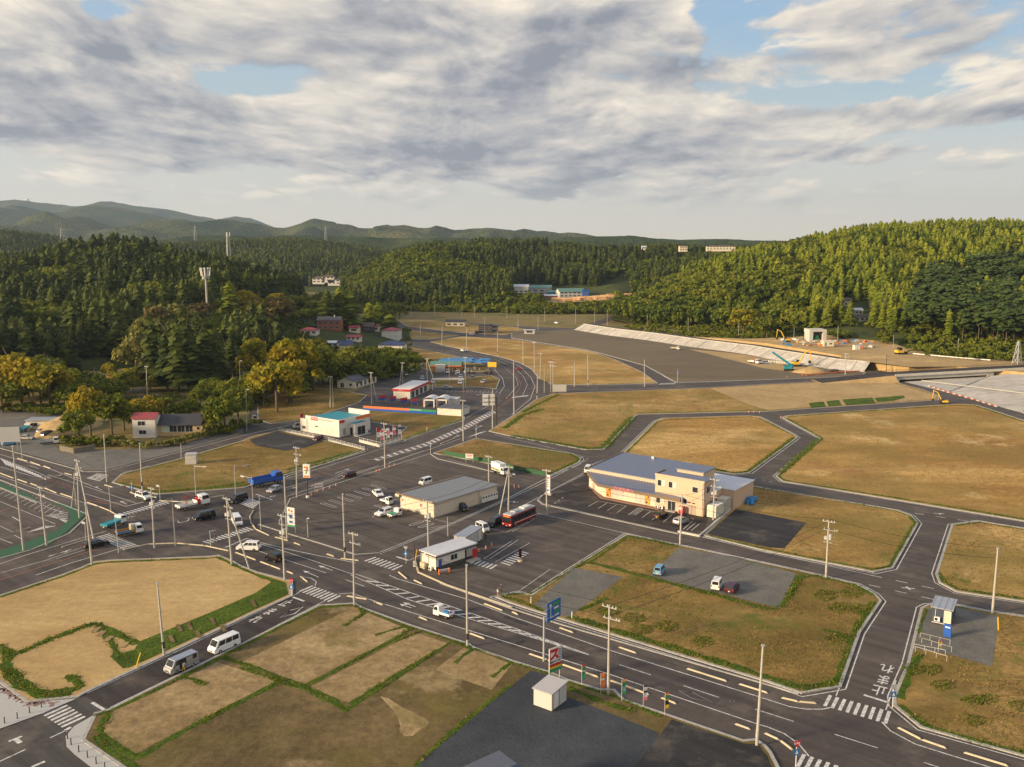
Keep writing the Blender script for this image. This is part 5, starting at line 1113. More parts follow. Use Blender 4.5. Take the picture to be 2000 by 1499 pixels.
win(e,'-y',0,17.9,.15,1.9,2.1,'window_dark',name='door'); part(e,'step',lambda b: b.b(16.7,19.3,-1.2,-.03,.03,.18,'concrete'))
for u in (22.4,23.4): win(e,'-y',0,u,.15,.8,2.0,'peach_base',name='door',frame='peach_base')
for u in (22.3,23.3): part(e,'vent',lambda b: b.b(u - .35,u + .35,-.05,-.01,2.6,2.85,'window_dark'))
for u in (14.4,15.5): aircon(e,u,-.4,.1)
aircon(e,20.2,-.4,.1)
for i,ch in enumerate('マルモン'): panel_text(e,ch,(5.35 + i * 1.05,-1.72,3.27),0,1.05,'pink',bold=.03)
part(e,'emblem',lambda b: [b.cyl((4.2 + .42 * math.cos(a),-1.78,3.3 + .42 * math.sin(a)),(4.2 + .42 * math.cos(a),-1.70,3.3 + .42 * math.sin(a)),.12,n=6,m='pink') for a in [k * .785 for k in range(8)]])
part(e,'drainpipe',lambda b: (b.cyl((25.4,-.12,.1),(25.4,-.12,7.7),.06,n=6,m='white')))
part(e,'roof_vent',lambda b: b.box((1.5,21.5,5.95),(.7,.5,.6),'galv'))
def loc(e_,u,v): return e_.matrix_basis @ Vector((u,v,0)) if False else Vector((e_.location.x + u * math.cos(e_.rotation_euler.z) - v * math.sin(e_.rotation_euler.z),e_.location.y + u * math.sin(e_.rotation_euler.z) + v * math.cos(e_.rotation_euler.z),0))
DR = e
p = loc(e,27.4,2.8); t = bld('square cream water tank housing nearest the corner of the peach shop',p,RZ,'tank','water_tank'); part(t,'tank_body',lambda b: b.box((0,0,1.35),(2.2,4.4,2.6),'tank'),.04); part(t,'lid',lambda b: [b.box((0,-1.4 + k * 1.4,2.7),(2.1,1.1,.1),'white') for k in range(3)])
p = loc(e,27.5,7.0); t = bld('taller cream tank behind the first, beside the white-roofed annex',p,RZ,'tank','water_tank'); part(t,'tank_body',lambda b: b.box((0,0,1.65),(2.2,2.8,3.2),'tank'),.04); part(t,'pipe',lambda b: [b.cyl((1.15,-1 + k * .6,.1),(1.15,-1 + k * .6,3.2),.05,n=6,m='galv') for k in range(4)])
p = loc(e,20.9,-1.0); t = bld('red drinks vending machine by the peach shop entrance',p,RZ,'vending machine','vending_machine'); part(t,'cabinet',lambda b: b.box((0,0,.98),(1.1,.7,1.85),'red'),.03); part(t,'display',lambda b: b.box((0,-.36,1.4),(.9,.03,.7),'lit_window')); part(t,'product_slot',lambda b: b.box((0,-.36,.45),(.8,.03,.2),'rubber'))
p = loc(e,30.2,16.5); t = MB()
for k in range(9): t.box((rnd.uniform(-.8,.8),rnd.uniform(-2,2),.5 + rnd.uniform(0,.7)),(1.1,1.6,.9),'tarp_blue',rnd.uniform(0,3),taper=.6)
t.build('tarpaulin',loc=(p.x,p.y,.1),rz=RZ,bevel=.1,label='bright blue tarpaulin heaped against the annex wall',cat='tarpaulin')
# forecourt fence wall + white kerb
# --- convenience store
RZ2 = math.atan2(190.6 - 198.3,-17.4 + 25.9); ux = math.hypot(8.5,7.7); L2 = 21.3
e = bld('flat-roofed convenience store with grey ribbed roof and cream metal walls',(-25.9,198.3),RZ2,'shop','store_building')
part(e,'wall',lambda b: (b.b(.1,11.4,.1,20.6,.03,3.35,'wall_siding'),b.b(0,11.5,0,20.7,.03,.25,'concrete')))
part(e,'roof',lambda b: b.b(-.1,11.8,-.15,20.9,3.35,3.55,'roof_grey')); part(e,'eaves',lambda b: (b.b(-.75,-.1,-.4,20.9,3.3,3.7,'fascia_brown'),b.b(-.1,11.8,-.4,-.16,3.3,3.66,'fascia_brown')))
part(e,'shop_sign',lambda b: (b.b(-1.0,.3,-.55,-.41,2.75,3.3,'white'),b.b(-1.16,-1.01,-.4,18,2.7,3.3,'white'),b.b(-1.0,.3,-.57,-.552,2.95,3.08,'orange'),b.b(-1.0,.3,-.57,-.552,2.8,2.9,'green'),b.b(-1.18,-1.161,-.4,18,2.95,3.1,'orange'),b.b(-1.18,-1.161,-.4,18,2.78,2.9,'green')))
win(e,'-y',.1,.95,.3,1.3,2.3,'lit_window'); part(e,'emblem',lambda b: b.box((.9,.02,2.1),(.5,.03,.5),'orange',0)); win(e,'-y',.1,7.2,1.7,.6,.8,'brick_red'); win(e,'-y',.1,3.0,2.6,.3,.3,'galv')
for k in range(7): win(e,'-x',.1,2 + k * 2.4,.4,2.2,2.3,'window_dark')
part(e,'step',lambda b: b.b(-1.2,3,-.8,-.02,.03,.18,'terracotta'))
for k in range(6): part(e,'air_conditioner',lambda b: (b.box((11.85,15.4 + k * .9,1.1),(.35,.8,1.6),'white'),b.cyl((12.03,15.4 + k * .9,1.5),(12.04,15.4 + k * .9,1.5),.26,n=10,m='black_plastic')))
part(e,'downpipe',lambda b: [b.cyl((11.47,y,.1),(11.47,y,3.4),.06,n=6,m='kerb_cream') for y in (.3,14.4)])
for k in range(24): part(e,'roof_clip',lambda b: b.box((11.85,.3 + k * .88,3.45),(.14,.2,.12),'galv'))
# --- station office and container
RZ3 = math.atan2(158.6 - 162.0,-14.1 + 17.5); e = bld('small station office with white flat roof and cream panel walls',(-17.2,160.9),RZ3,'office','station_office')
W3,L3 = 4.4,10.2
part(e,'wall',lambda b: (b.b(0,W3,0,7.2,.3,2.9,'cream_wall'),b.b(W3,W3 + .08,0,7.2,.1,.85,'house_dark'),b.b(0,W3 - 1.2,7.2,L3,.3,2.9,'cream_wall'))); part(e,'roof',lambda b: b.b(-.25,W3 + .25,-.25,L3,2.98,3.2,'roof_white')); part(e,'eaves',lambda b: b.b(-.3,W3 + .3,-.3,L3 + .05,2.72,2.98,'house_dark'))
part(e,'base',lambda b: b.b(0.1,W3 - .1,.1,L3 - .1,.02,.3,'house_dark')); part(e,'downpipe',lambda b: [b.cyl((x,-.06,.1),(x,-.06,2.8),.05,n=6,m='galv') for x in (0,W3 / 2,W3)])
win(e,'+x',W3,4.4,1.3,1.6,1.0); part(e,'noticeboard',lambda b: (b.b(W3 + .02,W3 + .1,.6,1.3,.7,2.2,'blue'),b.b(W3 + .02,W3 + .08,2.0,2.8,.9,2.0,'white'))); win(e,'+x',W3 - 1.2,8.2,.3,.9,2.1,name='door'); part(e,'red_panel',lambda b: b.b(W3 - .05,W3 + .03,9.2,10.2,.3,2.5,'red'))
part(e,'step',lambda b: b.b(W3 - 1.1,W3 + 1.2,7.4,10.2,.03,.25,'concrete')); part(e,'lamp',lambda b: b.cyl((1.5,-.35,2.75),(1.5,-.3,2.75),.22,n=12,m='lamp_glass')); part(e,'awning',lambda b: b.b(W3 - .4,W3 + .7,7.3,9.6,2.5,2.6,'galv')); aircon(e,3.2,-.4,.1)
part(e,'cabinet',lambda b: b.box((1.3,-.55,.6),(1.4,.6,1.1),'kerb_cream'),.03); part(e,'joint',lambda b: [b.b(x,x + .03,-.02,-.005,.35,2.7,'house_dark') for x in (W3 * .25,W3 * .75)])
e = bld('grey ribbed site container standing behind the station office',(-11.6,170.9),math.atan2(175.6 - 169.1,-5.8 + 8.9) - math.pi / 2,'container','site_container')
part(e,'wall',lambda b: b.b(0,2.6,0,7.3,.1,2.5,'wall_grey')); part(e,'roof',lambda b: b.b(-.1,2.7,-.1,7.4,2.5,2.65,'roof_container')); win(e,'+x',2.6,3.4,.2,1.0,2.0,'wall_grey',name='door',frame='white'); win(e,'+x',2.6,6.2,.2,.8,2.0,'cream',name='door',frame='white')
# --- teal shop
RZ4 = math.atan2(274.5 - 284.6,-54.5 + 69.2); e = bld('white boxy shop with teal roof inside a parapet and red signs',(-69.2,284.6),RZ4,'shop','shop_building')
w4,d4 = 17.8,14.4
part(e,'wall',lambda b: (b.b(0,4,0,8,.03,4.3,'house_white'),b.b(2.6,w4,0,.3,4.0,5.5,'house_white'),b.b(2.6,w4,.31,d4 - .3,.03,4.6,'house_white'),b.b(2.6,w4,0.0,.3,.03,4.0,'house_white'),b.b(w4 - .3,w4,.31,d4,4.6,5.6,'house_white'),b.b(8,w4 - .31,d4 - .29,d4,.03,6.4,'house_white'),b.b(w4,w4 + 2.8,4,10,.03,3.9,'house_white')))
part(e,'roof',lambda b: b.b(2.9,w4 - .31,.32,d4 - .32,4.6,4.75,'teal')); part(e,'porch_roof',lambda b: b.b(w4 + .2,w4 + 2.6,4.2,9.8,3.9,3.95,'teal')); part(e,'roof',lambda b: b.b(.1,2.6,.1,7.9,4.3,4.36,'roof_grey'))
part(e,'shop_sign',lambda b: b.b(5.1,8.3,-.08,-.01,4.3,5.3,'red')); panel_text(e,'YAMAHA',(6.7,-.09,4.85),0,.75,'white',bold=.01); part(e,'shop_sign',lambda b: (b.b(w4 + .01,w4 + .08,.3,2.4,4.4,5.3,'red'),b.b(w4 + .01,w4 + .06,2.5,7.4,4.5,5.4,'white'),b.b(w4 + .01,w4 + .08,7.5,d4,4.5,5.4,'orange')))
part(e,'shop_sign',lambda b: [b.b(8.8 + k * .7,9.3 + k * .7,-.05,-.01,4.6,5.0,'steel') for k in range(9)])
win(e,'-y',0,1.7,1.0,1.4,.9); win(e,'-y',0,7.6,2.2,1.2,.4); win(e,'-y',0,9.3,.5,1.0,1.9,'curtain'); 
for u in (12.0,13.2,14.4): win(e,'-y',0,u,.2,1.0,2.3,'curtain')
win(e,'-y',0,16.2,1.0,1.2,1.0,'curtain'); win(e,'+x',w4,2.2,.4,1.2,2.2,'steel'); win(e,'+x',w4 + 2.8,7,.1,3.5,2.8,'window_dark',name='door'); win(e,'-y',4,w4 + 1.4,.1,1.2,2.6,name='door'); part(e,'step',lambda b: b.b(w4 + 2.8,w4 + 4.2,4,10,.03,.2,'concrete'))
# --- grey-roofed hall
e = bld('low cream hall with a long dark grey gabled roof, below the trees',(-73.7,374.7),math.atan2(384.6 - 367.9,-61.3 + 67.3) - math.pi / 2,'hall','hall')
part(e,'wall',lambda b: b.b(-.5,8,-1,18,.03,3.0,'cream_wall')); gable(e,-.5,8,-1,18,3.0,4.6,'roof_tile_grey',.5,'y','cream_wall')
win(e,'-y',-1,2,.3,1.5,1.8); win(e,'-y',-1,6,1.1,1.2,1.0); [win(e,'+x',8,v,.4,1.6,2.0) for v in (1,4.5,8,12,15.5)]
# --- petrol station with wash bays
e = bld('white petrol station shop with flat roof and dark red fascia',(-47.0,347.0),math.radians(-14),'petrol station','petrol_station')
part(e,'wall',lambda b: b.b(0,7,0,22,.03,3.1,'house_white')); part(e,'fascia',lambda b: b.b(-.4,7.5,-.5,22.5,3.1,3.9,'red')); part(e,'roof',lambda b: b.b(-.2,7.3,-.3,22.3,3.9,4.0,'white')); win(e,'-y',0,3,.2,3.6,2.3,'lit_window'); [win(e,'+x',7,v,.2,3.2,2.4,'window_dark') for v in (3,8,13,18)]
panel_text(e,'セルフ',(3.5,-.53,3.5),0,.7,'white')
for i,(x,y) in enumerate([(747,786),(767,788),(789,791),(810,793)]):
 p = G(x,y); t = bld(['first','second','third','fourth'][i] + ' from the left of the red and blue banners over the wash bays',p,math.radians(-14 + 62),'banner','wash_bay_banner'); part(t,'post',lambda b: [b.cyl((k,0,0),(k,0,2.6),.06,n=6,m='galv') for k in (-1.5,1.5)]); part(t,'banner_cloth',lambda b: (b.b(-1.7,1.7,-.05,.05,1.7,2.7,'red'),b.b(-1.7,1.7,-.05,.05,.9,1.69,'blue')))
for i,(x,y) in enumerate([(838,796),(862,796)]):
 p = G(x,y); t = bld('arch-roofed white car wash tunnel, ' + ['left','right'][i] + ' of the pair',p,math.radians(-10),'car wash','car_wash')
 part(t,'frame',lambda b: (b.b(-2.1,-1.7,0,6,0,3.0,'white'),b.b(1.7,2.1,0,6,0,3.0,'white'),b.b(-1.7,1.7,0,.4,2.5,3.0,'white'))); part(t,'arched_roof',lambda b: [b.add([(-2.4 + 4.8 * k / 6,-.3,3.0 + .8 * math.sin(math.pi * k / 6)),(-2.4 + 4.8 * (k + 1) / 6,-.3,3.0 + .8 * math.sin(math.pi * (k + 1) / 6)),(-2.4 + 4.8 * (k + 1) / 6,6.5,3.0 + .8 * math.sin(math.pi * (k + 1) / 6)),(-2.4 + 4.8 * k / 6,6.5,3.0 + .8 * math.sin(math.pi * k / 6)),],[(0,1,2,3)],'white') for k in range(6)])
 part(t,'side_panel',lambda b: [b.b(s * 2.35 - .1,s * 2.35 + .1,.3,1.0,.2,2.3,'red') for s in (-1,1)]); part(t,'wash_brush',lambda b: b.cyl((1.1,3,.2),(1.1,3,2.3),.4,n=10,m='blue'))
e = bld('pale machine shed with dark flat roof at the end of the striped fence',(-26.9,312.1),math.atan2(309.2 - 312.1,-18.2 + 26.9),'shed','machine_shed'); part(e,'wall',lambda b: b.b(.2,9.4,0,8,.03,2.6,'cream_wall')); part(e,'roof',lambda b: b.b(0,9.6,-.2,8.2,2.6,2.78,'roof_tile_grey'))
p = G(880,792); e = bld('small white box building behind the machine shed',(p.x,p.y),math.radians(-15),'shed','plant_room'); part(e,'wall',lambda b: b.b(-2.5,2.5,0,4,.03,2.5,'house_white')); part(e,'roof',lambda b: b.b(-2.7,2.7,-.2,4.2,2.5,2.65,'roof_white'))
a,b_ = Vector((-54.6,321.1,0)),Vector((-27.1,312.1,0)); d = b_ - a; e = bld('long low fence in orange and green over blue boards',a,math.atan2(d.y,d.x),'fence','board_fence'); L_ = d.length
part(e,'upper_board',lambda b: b.b(0,L_ * .64,-.05,.05,.95,1.75,'orange')); part(e,'upper_board',lambda b: b.b(L_ * .64,L_,-.05,.05,.95,1.75,'sign_green')); part(e,'lower_board',lambda b: b.b(0,L_,-.06,.06,.15,.94,'blue')); part(e,'upper_board',lambda b: b.b(L_ * .64,L_ * .8,-.07,-.055,1.2,1.7,'car_green'))
for k in range(14): part(e,'post',lambda b: b.b(k * L_ / 13 - .04,k * L_ / 13 + .04,.06,.14,0,1.8,'galv'))
p = G(875,762); t = bld('thin white canopy on two posts over the access road',p,math.radians(2),'canopy','gate_canopy'); part(t,'post',lambda b: b.cyl((-6.4,0,0),(-6.4,0,4.4),.12,n=8,m='white')); part(t,'post',lambda b: b.cyl((6.4,0,0),(6.4,0,4.4),.12,n=8,m='white')); part(t,'roof',lambda b: b.b(-6.8,6.8,-.6,.6,4.4,4.9,'white'))
# snack hut and blue parasol cover
p = G(870,727); e = bld('wooden snack hut with green roof and an orange stripe',p,math.radians(-4),'hut','snack_hut'); part(e,'wall',lambda b: b.b(-7,7,0,8,.03,3,'wood_board')); gable(e,-7,7,0,8,3.0,4.6,'roof_green',.7,'x','wood_board'); part(e,'stripe',lambda b: b.b(-7.8,7.8,-.9,-.7,2.7,3.2,'orange')); [win(e,'-y',0,u,.8,1.6,1.4) for u in (-1.5,1.5,4.5)]
p = G(861,726); e = bld('small grey prefabricated box in front of the snack hut',(p.x,p.y),0,'shed','prefab_box'); part(e,'wall',lambda b: b.b(-2.3,2.3,-3,0,.03,3.4,'wall_grey')); part(e,'roof',lambda b: b.b(-2.5,2.5,-3.2,.2,3.4,3.6,'roof_white'))
p = G(912,717); b = MB()
for k in range(12):
 x = -11 + 22 * (k // 2) / 5.5; y = -4 if k % 2 else 3; b.box((x,y + rnd.uniform(-1,1),3.4 + rnd.uniform(-.4,.6)),(5.5,6,.25),'tarp_blue',rnd.uniform(-.3,.3),taper=.75)
for k in range(6): b.cyl((-10 + k * 4,0,0),(-10 + k * 4,0,3.4),.1,n=6,m='galv')
b.build('awning',loc=p,label='bright blue sheets stretched over the yard beside the snack hut',cat='awning')
for i in range(16):
 x,y = 905 + rnd.uniform(-18,42),728 + rnd.uniform(-7,4); p = G(x,y); t = MB(); hh = rnd.uniform(.7,1.5); t.box((0,0,hh / 2),(rnd.uniform(.6,1.2),.7,hh),('white','concrete','rubber')[i % 3],rnd.uniform(0,3),taper=rnd.uniform(.5,.9)); t.cyl((0,0,hh),(0,0,hh + .4),.18,n=7,m='white' if i % 3 else 'concrete'); t.build('stone_marker',loc=p,bevel=.03,label='one of the small grey and white memorial stones shown by the blue awning',cat='stone',group='stones displayed beside the snack hut')
p = G(961,722); e = bld('yellow roadside board on two short posts by the bend',p,math.radians(-12),'sign','roadside_board'); part(e,'panel',lambda b: b.b(-2.2,2.2,-.06,.06,1.2,3.6,'yellow')); part(e,'post',lambda b: b.cyl((-1.6,0,0),(-1.6,0,1.3),.07,n=6,m='galv')); part(e,'post',lambda b: b.cyl((1.6,0,0),(1.6,0,1.3),.07,n=6,m='galv'))
# --- foreground sheds
e = bld('small grey steel shed on the gravel by the tall red-lettered sign',(2.85,109.0),math.atan2(107.3 - 109.0,5.1 - 2.8),'shed','steel_shed')
part(e,'wall',lambda b: b.b(0,2.85,0,3.5,.25,2.6,'shed_wall')); part(e,'roof',lambda b: b.add([(-.15,-.2,2.55),(3.0,-.2,2.55),(3.0,3.7,2.85),(-.15,3.7,2.85),(-.15,-.2,2.67),(3.0,-.2,2.67),(3.0,3.7,2.97),(-.15,3.7,2.97)],[(3,2,1,0),(4,5,6,7),(0,1,5,4),(1,2,6,5),(2,3,7,6),(3,0,4,7)],'shed_roof'))
part(e,'door',lambda b: b.b(2.86,2.9,.5,1.6,.35,2.4,'white')); part(e,'seam',lambda b: (b.b(2.86,2.93,1.62,1.7,.25,2.55,'fascia_brown'),b.b(2.86,2.93,.02,.1,.25,2.55,'fascia_brown'))); part(e,'footing',lambda b: [b.box((x,y,.2),(.3,.3,.14),'wood') for x in (.2,2.6) for y in (.3,3.2)])
e = bld('building with navy metal roof cut off by the bottom edge',(G(880,1560).x,G(880,1560).y),math.radians(38),'building','blue_roofed_building',z=.1)
pA,pB,pC = G(905,1458,4.0),G(975,1466,4.0),G(950,1499,4.0)
COL.objects.unlink(e); bpy.data.objects.remove(e)
p0 = Vector((pB.x,pB.y,0)); e = bld('building with navy metal roof cut off by the bottom edge',(p0.x,p0.y),math.radians(39),'building','blue_roofed_building')
part(e,'wall',lambda b: b.b(-14,-.4,-9,-.4,.1,3.9,'shed_wall')); 
part(e,'roof',lambda b: (b.add([(-6.5,0,4.0),(-14,0,4.0),(-14,-5,5.4),(-6.5,-5,5.4)],[(0,1,2,3)],'roof_slate'),b.add([(0,0,4.0),(-6.5,0,4.0),(-6.5,-5,5.4),(-1.5,-5,5.4)],[(0,1,2,3)],'roof_slate'),b.add([(0,0,4.0),(-1.5,-5,5.4),(-14,-5,5.4),(-14,-10,4.0),(0,-10,4.0)],[(0,1,2,3,4)],'roof_navy')))
# navy cabin at right
e = bld('navy cabin with blue-grey roof on the small gravel lot at the right',(67.5,135.5),math.atan2(133.0 - 134.6,69.0 - 67.5) + .25,'cabin','site_cabin')
part(e,'wall',lambda b: b.b(0,3.0,0,5.0,.35,2.55,'wall_navy')); part(e,'roof',lambda b: b.b(-.15,3.15,-.2,5.2,2.55,2.72,'roof_container')); win(e,'-y',0,2.35,.4,.9,1.9,'cream',name='door',frame='white'); aircon(e,.9,-.3,.5); part(e,'bench',lambda b: b.b(.2,2.8,-1.0,-.75,.45,.52,'rail_white')); part(e,'downpipe',lambda b: b.cyl((.6,-.05,.3),(.6,-.05,2.4),.04,n=6,m='white'))
p = G(1850,1246); t = bld('royal blue banner board in front of the navy cabin',p,math.radians(-40),'board','standing_board'); part(t,'panel',lambda b: b.box((0,0,1.1),(1.1,.35,2.1),'blue'),.02); part(t,'lettering',lambda b: b.box((0,-.19,1.75),(.7,.02,.2),'white'))
for i,(a,c) in enumerate([((1797,1246),(1855,1260)),((1785,1268),(1846,1280)),((1800,1256),(1858,1274)),((1788,1273),(1849,1292))]):
 A,B = G(*a,.17),G(*c,.17); t = MB(); d = B - A; n_ = 3
 for k in range(n_ + 1): q_ = d * k / n_; t.cyl(q_,q_ + Vector((0,0,.8)),.022,n=6,m='rail_white')
 t.cyl((0,0,.8),d + Vector((0,0,.8)),.025,n=6,m='kerb_cream' if i % 2 == 0 else 'rail_white'); t.build('railing',loc=A,label=['upper railing just below the navy cabin','railing at the top of the lower pair','railing level with the blue board','lowest railing, beside the yellow pennant'][i],cat='railing')
# --- house by the crossroads,gravel yard office,shrine-side
e = bld('white and dark-roofed house with a maroon roofed wing behind the hedge',(-119.4,273.9),math.radians(3),'house','house',z=1.0)
part(e,'wall',lambda b: b.b(0,7.0,0,6,-1,5.2,'house_white')); gable(e,0,7.0,0,6,5.2,6.5,'roof_maroon',.4,'x','house_white')
part(e,'wall',lambda b: (b.b(7.0,18,2.5,10,-1,2.9,'house_yellow'),b.b(18,21,2.0,9,-1,2.5,'house_yellow'))); gable(e,7.05,20.2,2.0,10.5,2.9,5.3,'roof_dark',.6,'x','house_yellow'); win(e,'-y',0,2.8,3.0,2.2,1.3,'window_dark'); win(e,'-y',0,3.0,.2,2.2,1.2)
for k in range(4): win(e,'-y',2.5,9.2 + k * 2.5,.3,2.2,2.0,'window_dark' if k else 'curtain')
win(e,'-y',2.0,19.7,1.0,.9,.9)
p = G(82,838); e = bld('small office with pale metal roof on the gravel yard at left',(p.x,p.y),math.radians(5),'office','yard_office'); part(e,'wall',lambda b: b.b(-5,5,0,5,.03,2.8,'cream')); part(e,'roof',lambda b: b.b(-5.4,5.4,-.4,5.4,2.8,2.98,'roof_container')); win(e,'-y',0,-2.6,.9,2.4,1.2); win(e,'-y',0,1.5,.2,1.0,2.0,name='door'); win(e,'-y',0,3.3,.3,1.0,1.8); part(e,'side_store',lambda b: b.b(5.4,7.4,0,3,.03,2.2,'wall_grey'))
# --- hamlet on the slope,built where they stand above the valley floor
def house(label,px,py,dist,w_,d_,h_,rz,wall,roof,kind='hip',rise=1.8,two=None,nwin=3,wm='window_dark',name='house',cat='house'):
 q_ = hit(px,py) if dist < 1090 else None
 p = q_ if q_ is not None and abs(q_.y - dist) < .3 * dist else D(px,py,dist); k_ = p.y / dist; w_ *= k_; d_ *= k_; h_ *= k_
 e = bld(label,(p.x,p.y),math.radians(rz),cat,name,z=p.z); x = w_ / 2
 part(e,'wall',lambda b: b.b(-x,x,0,d_,-1.5,h_,wall))
 (hip if kind == 'hip' else gable)(e,-x,x,0,d_,h_,h_ + rise,roof,.6) if kind == 'hip' else gable(e,-x,x,0,d_,h_,h_ + rise,roof,.6,'x',wall)
 n = 2 if h_ > 4.5 else 1
 for f in range(n):
  for k in range(nwin): win(e,'-y',0,-x + w_ * (k + .5) / nwin,1.0 + f * 2.8,w_ / nwin * .55,1.2,wm)
 return e
e = house('two-storey red brick house with grey roof highest in the hamlet',642,645,500,13,7.5,5.6,-4,'brick_red','roof_tile_grey','gable',1.8,nwin=4); part(e,'chimney',lambda b: b.box((2.8,4,8.2),(.6,.6,1.6),'white')); part(e,'porch',lambda b: (b.b(-11,-6.5,1,5,-3,2.4,'house_dark'),b.b(-11.5,-6,.5,5.5,2.4,2.7,'roof_tile_grey')))
house('white house with pink-red hipped roof at the right end of the hamlet',762,662,490,9.5,8,4.6,-6,'house_white','roof_maroon','hip',1.5,wm='curtain'); house('small white house with orange-red roof under the tall cedars',729,647,520,6.5,5,2.8,0,'house_white','roof_maroon','gable',1.0,nwin=2)
house('low cream shed with dark red roof among the hamlet houses',691,650,505,5.5,5,2.8,-3,'cream','roof_maroon','gable',1.2,nwin=1); house('low brown-roofed house stretched behind the cream shed',700,646,530,18,7,2.6,0,'house_dark','roof_brown','gable',2.0)
house('white house with maroon roof half hidden at the left of the hamlet',602,655,470,9,6,2.6,-3,'house_white','roof_maroon','hip',1.4); house('white shed with dark red roof below the cream one',690,667,465,7,5,2.2,-4,'house_white','roof_maroon','gable',1.0)
house('pale house with navy tiled roof low among the dark trees',762,688,430,12,9,3.4,-8,'cream_wall','roof_navy','hip',2.0); house('cream gabled house with dark roof below the hamlet',677,688,430,6,8,3.6,20,'cream','roof_navy','gable',1.8,nwin=2)
house('long grey shed with pale roof edge in the middle of the hamlet',655,680,440,8,6,2.6,0,'wall_grey','roof_white','gable',.7); house('brown-roofed low house behind the big yellow-green tree',527,668,470,11,7,2.8,-5,'cream','roof_brown','gable',1.6)
house('grey tiled house seen through the trees beside the mast',480,640,500,14,9,3.0,-10,'house_yellow','roof_tile_grey','hip',2.4); house('dark grey tiled roof behind the first, highest at the left',452,632,530,12,8,3.0,0,'house_dark','roof_tile_grey','hip',2.2)
house('pale shed with a tin roof at the foot of the left forest',108,686,430,5,9,4.0,15,'wall_grey','roof_container','gable',1.2,nwin=1); house('dark tiled farmhouse half hidden in the left forest',70,680,440,13,8,3.0,0,'house_dark','roof_tile_grey','hip',2.6)
for lb,x,y in [('white stepped house in the far valley, leftmost',622,553),('pale far house second from the left in the valley',641,550),('tallest pale house in the far valley',652,556),('far house lowest in the valley beside a pole',660,558)]: house(lb,x,y,1050,14,9,5.5,0,'house_white','roof_brown','hip',2.2)
# cube houses and sheds beyond the curve
e = house('dark brown cube house with flat roofs by the far fields',948,652,600,9,8,6,0,'house_dark','roof_dark','hip',.3,nwin=2); e = house('grey cube annexe to the right of the dark cube house',960,651,598,9,7,4.5,0,'concrete','roof_dark','hip',.2,nwin=2); e = house('low shed with black roof left of the cube houses',889,638,660,14,9,3.4,-5,'cream','roof_dark','gable',1.4,nwin=3)
e = house('small white windowless cabin at the head of the gravel plain',1034,653,595,7.0,4,2.8,0,'house_white','roof_white','hip',.2,nwin=1)
# timber yard
house('white mill building at the left of the timber yard',1018,578,880,14,10,9,0,'house_white','roof_white','gable',2,name='mill_building',cat='mill'); house('grey mill hall with green roof edge in the timber yard',1052,576,900,26,14,7,0,'wall_grey','roof_green','gable',2.5,name='mill_building',cat='mill',nwin=4)
house('long white hall with pale green roof in the timber yard',1118,581,880,26,16,5.5,12,'house_white','roof_green','gable',3,name='mill_building',cat='mill',nwin=6); house('teal-walled low shed between the mill halls',1084,580,870,14,8,4.5,0,'teal','roof_green','gable',1.5,name='mill_building',cat='mill'); house('brown low shed at the front of the timber yard',1076,585,850,12,6,3.5,0,'brick_red','roof_white','gable',1,name='mill_building',cat='mill')
house('dark blue silo block beside the green-roofed hall',1144,582,870,6,5,8,0,'blue','roof_navy','hip',.4,name='mill_building',cat='mill',nwin=1)
ps = []
for i in range(26):
 x = 1088 + i * 5.6 + rnd.uniform(-2,2); y = 588 - (i / 26) * 10 + rnd.uniform(-2,3); p = hit(x,y + 1) or D(x,y + 1,868); b = MB(); a = rnd.uniform(-.25,.25); L_ = rnd.uniform(7,10)
 for r_ in range(3):
  for k in range(6 - r_ * 2): b.cyl((-L_ / 2,-2.2 + k * 1.1 + r_ * 1.0,.5 + r_ * .9),(L_ / 2,-2.2 + k * 1.1 + r_ * 1.0,.5 + r_ * .9),.5,n=6,m='log')
 o = b.build('log_pile',loc=p,rz=a,label='pile of cut pale logs in the timber yard',cat='log pile',group='log piles in the timber yard')
# schools / flats on the plateau
house('long pale school block on the wooded skyline',1408,489,1150,36,12,5,-8,'cream','roof_brown','hip',1.2,nwin=9,name='apartment_building',cat='building'); house('short pale block left of the long one on the skyline',1335,490,1150,10,8,6,0,'cream','roof_brown','hip',1.0,name='apartment_building',cat='building'); house('tiny white house on the middle hill ridge',1258,487,1190,6,5,3,0,'house_white','roof_white','gable',1.2); house('white hut on the ridge clearing',975,486,1210,9,6,4,0,'house_white','roof_white','gable',1.2)
house('white house lowest of the group in the right-hand woods',1684,628,560,9,6,3,0,'house_white','roof_brown','hip',1.6); house('pale roof of the second house up in the right-hand woods',1673,615,585,8,6,3,0,'house_white','roof_white','gable',1.2); house('highest white house in the right-hand woods',1652,598,600,8,6,4,0,'house_white','roof_brown','gable',1.4)
house('orange-roofed shed at the edge of the right woods',1506,607,600,6,5,3,0,'wood','roof_maroon','gable',1.2,nwin=1,name='shed',cat='shed'); house('tan hut with brown roof under the poles on the right',1478,645,580,6,5,3,0,'wood','roof_brown','gable',.8,nwin=1,name='shed',cat='shed')
p = G(374,906,.15); e = bld('tall narrow white cabinet hut alone on the weedy lot',(p.x,p.y),math.radians(12),'cabinet','cabinet_hut',z=.15); part(e,'wall',lambda b: b.b(-1.4,1.4,-1,1.6,0,2.7,'house_white'),.04); part(e,'door',lambda b: b.b(1.41,1.45,-.6,.6,.2,2.3,'shed_wall')); part(e,'roof',lambda b: b.b(-1.5,1.5,-1.1,1.7,2.7,2.85,'shed_roof'))
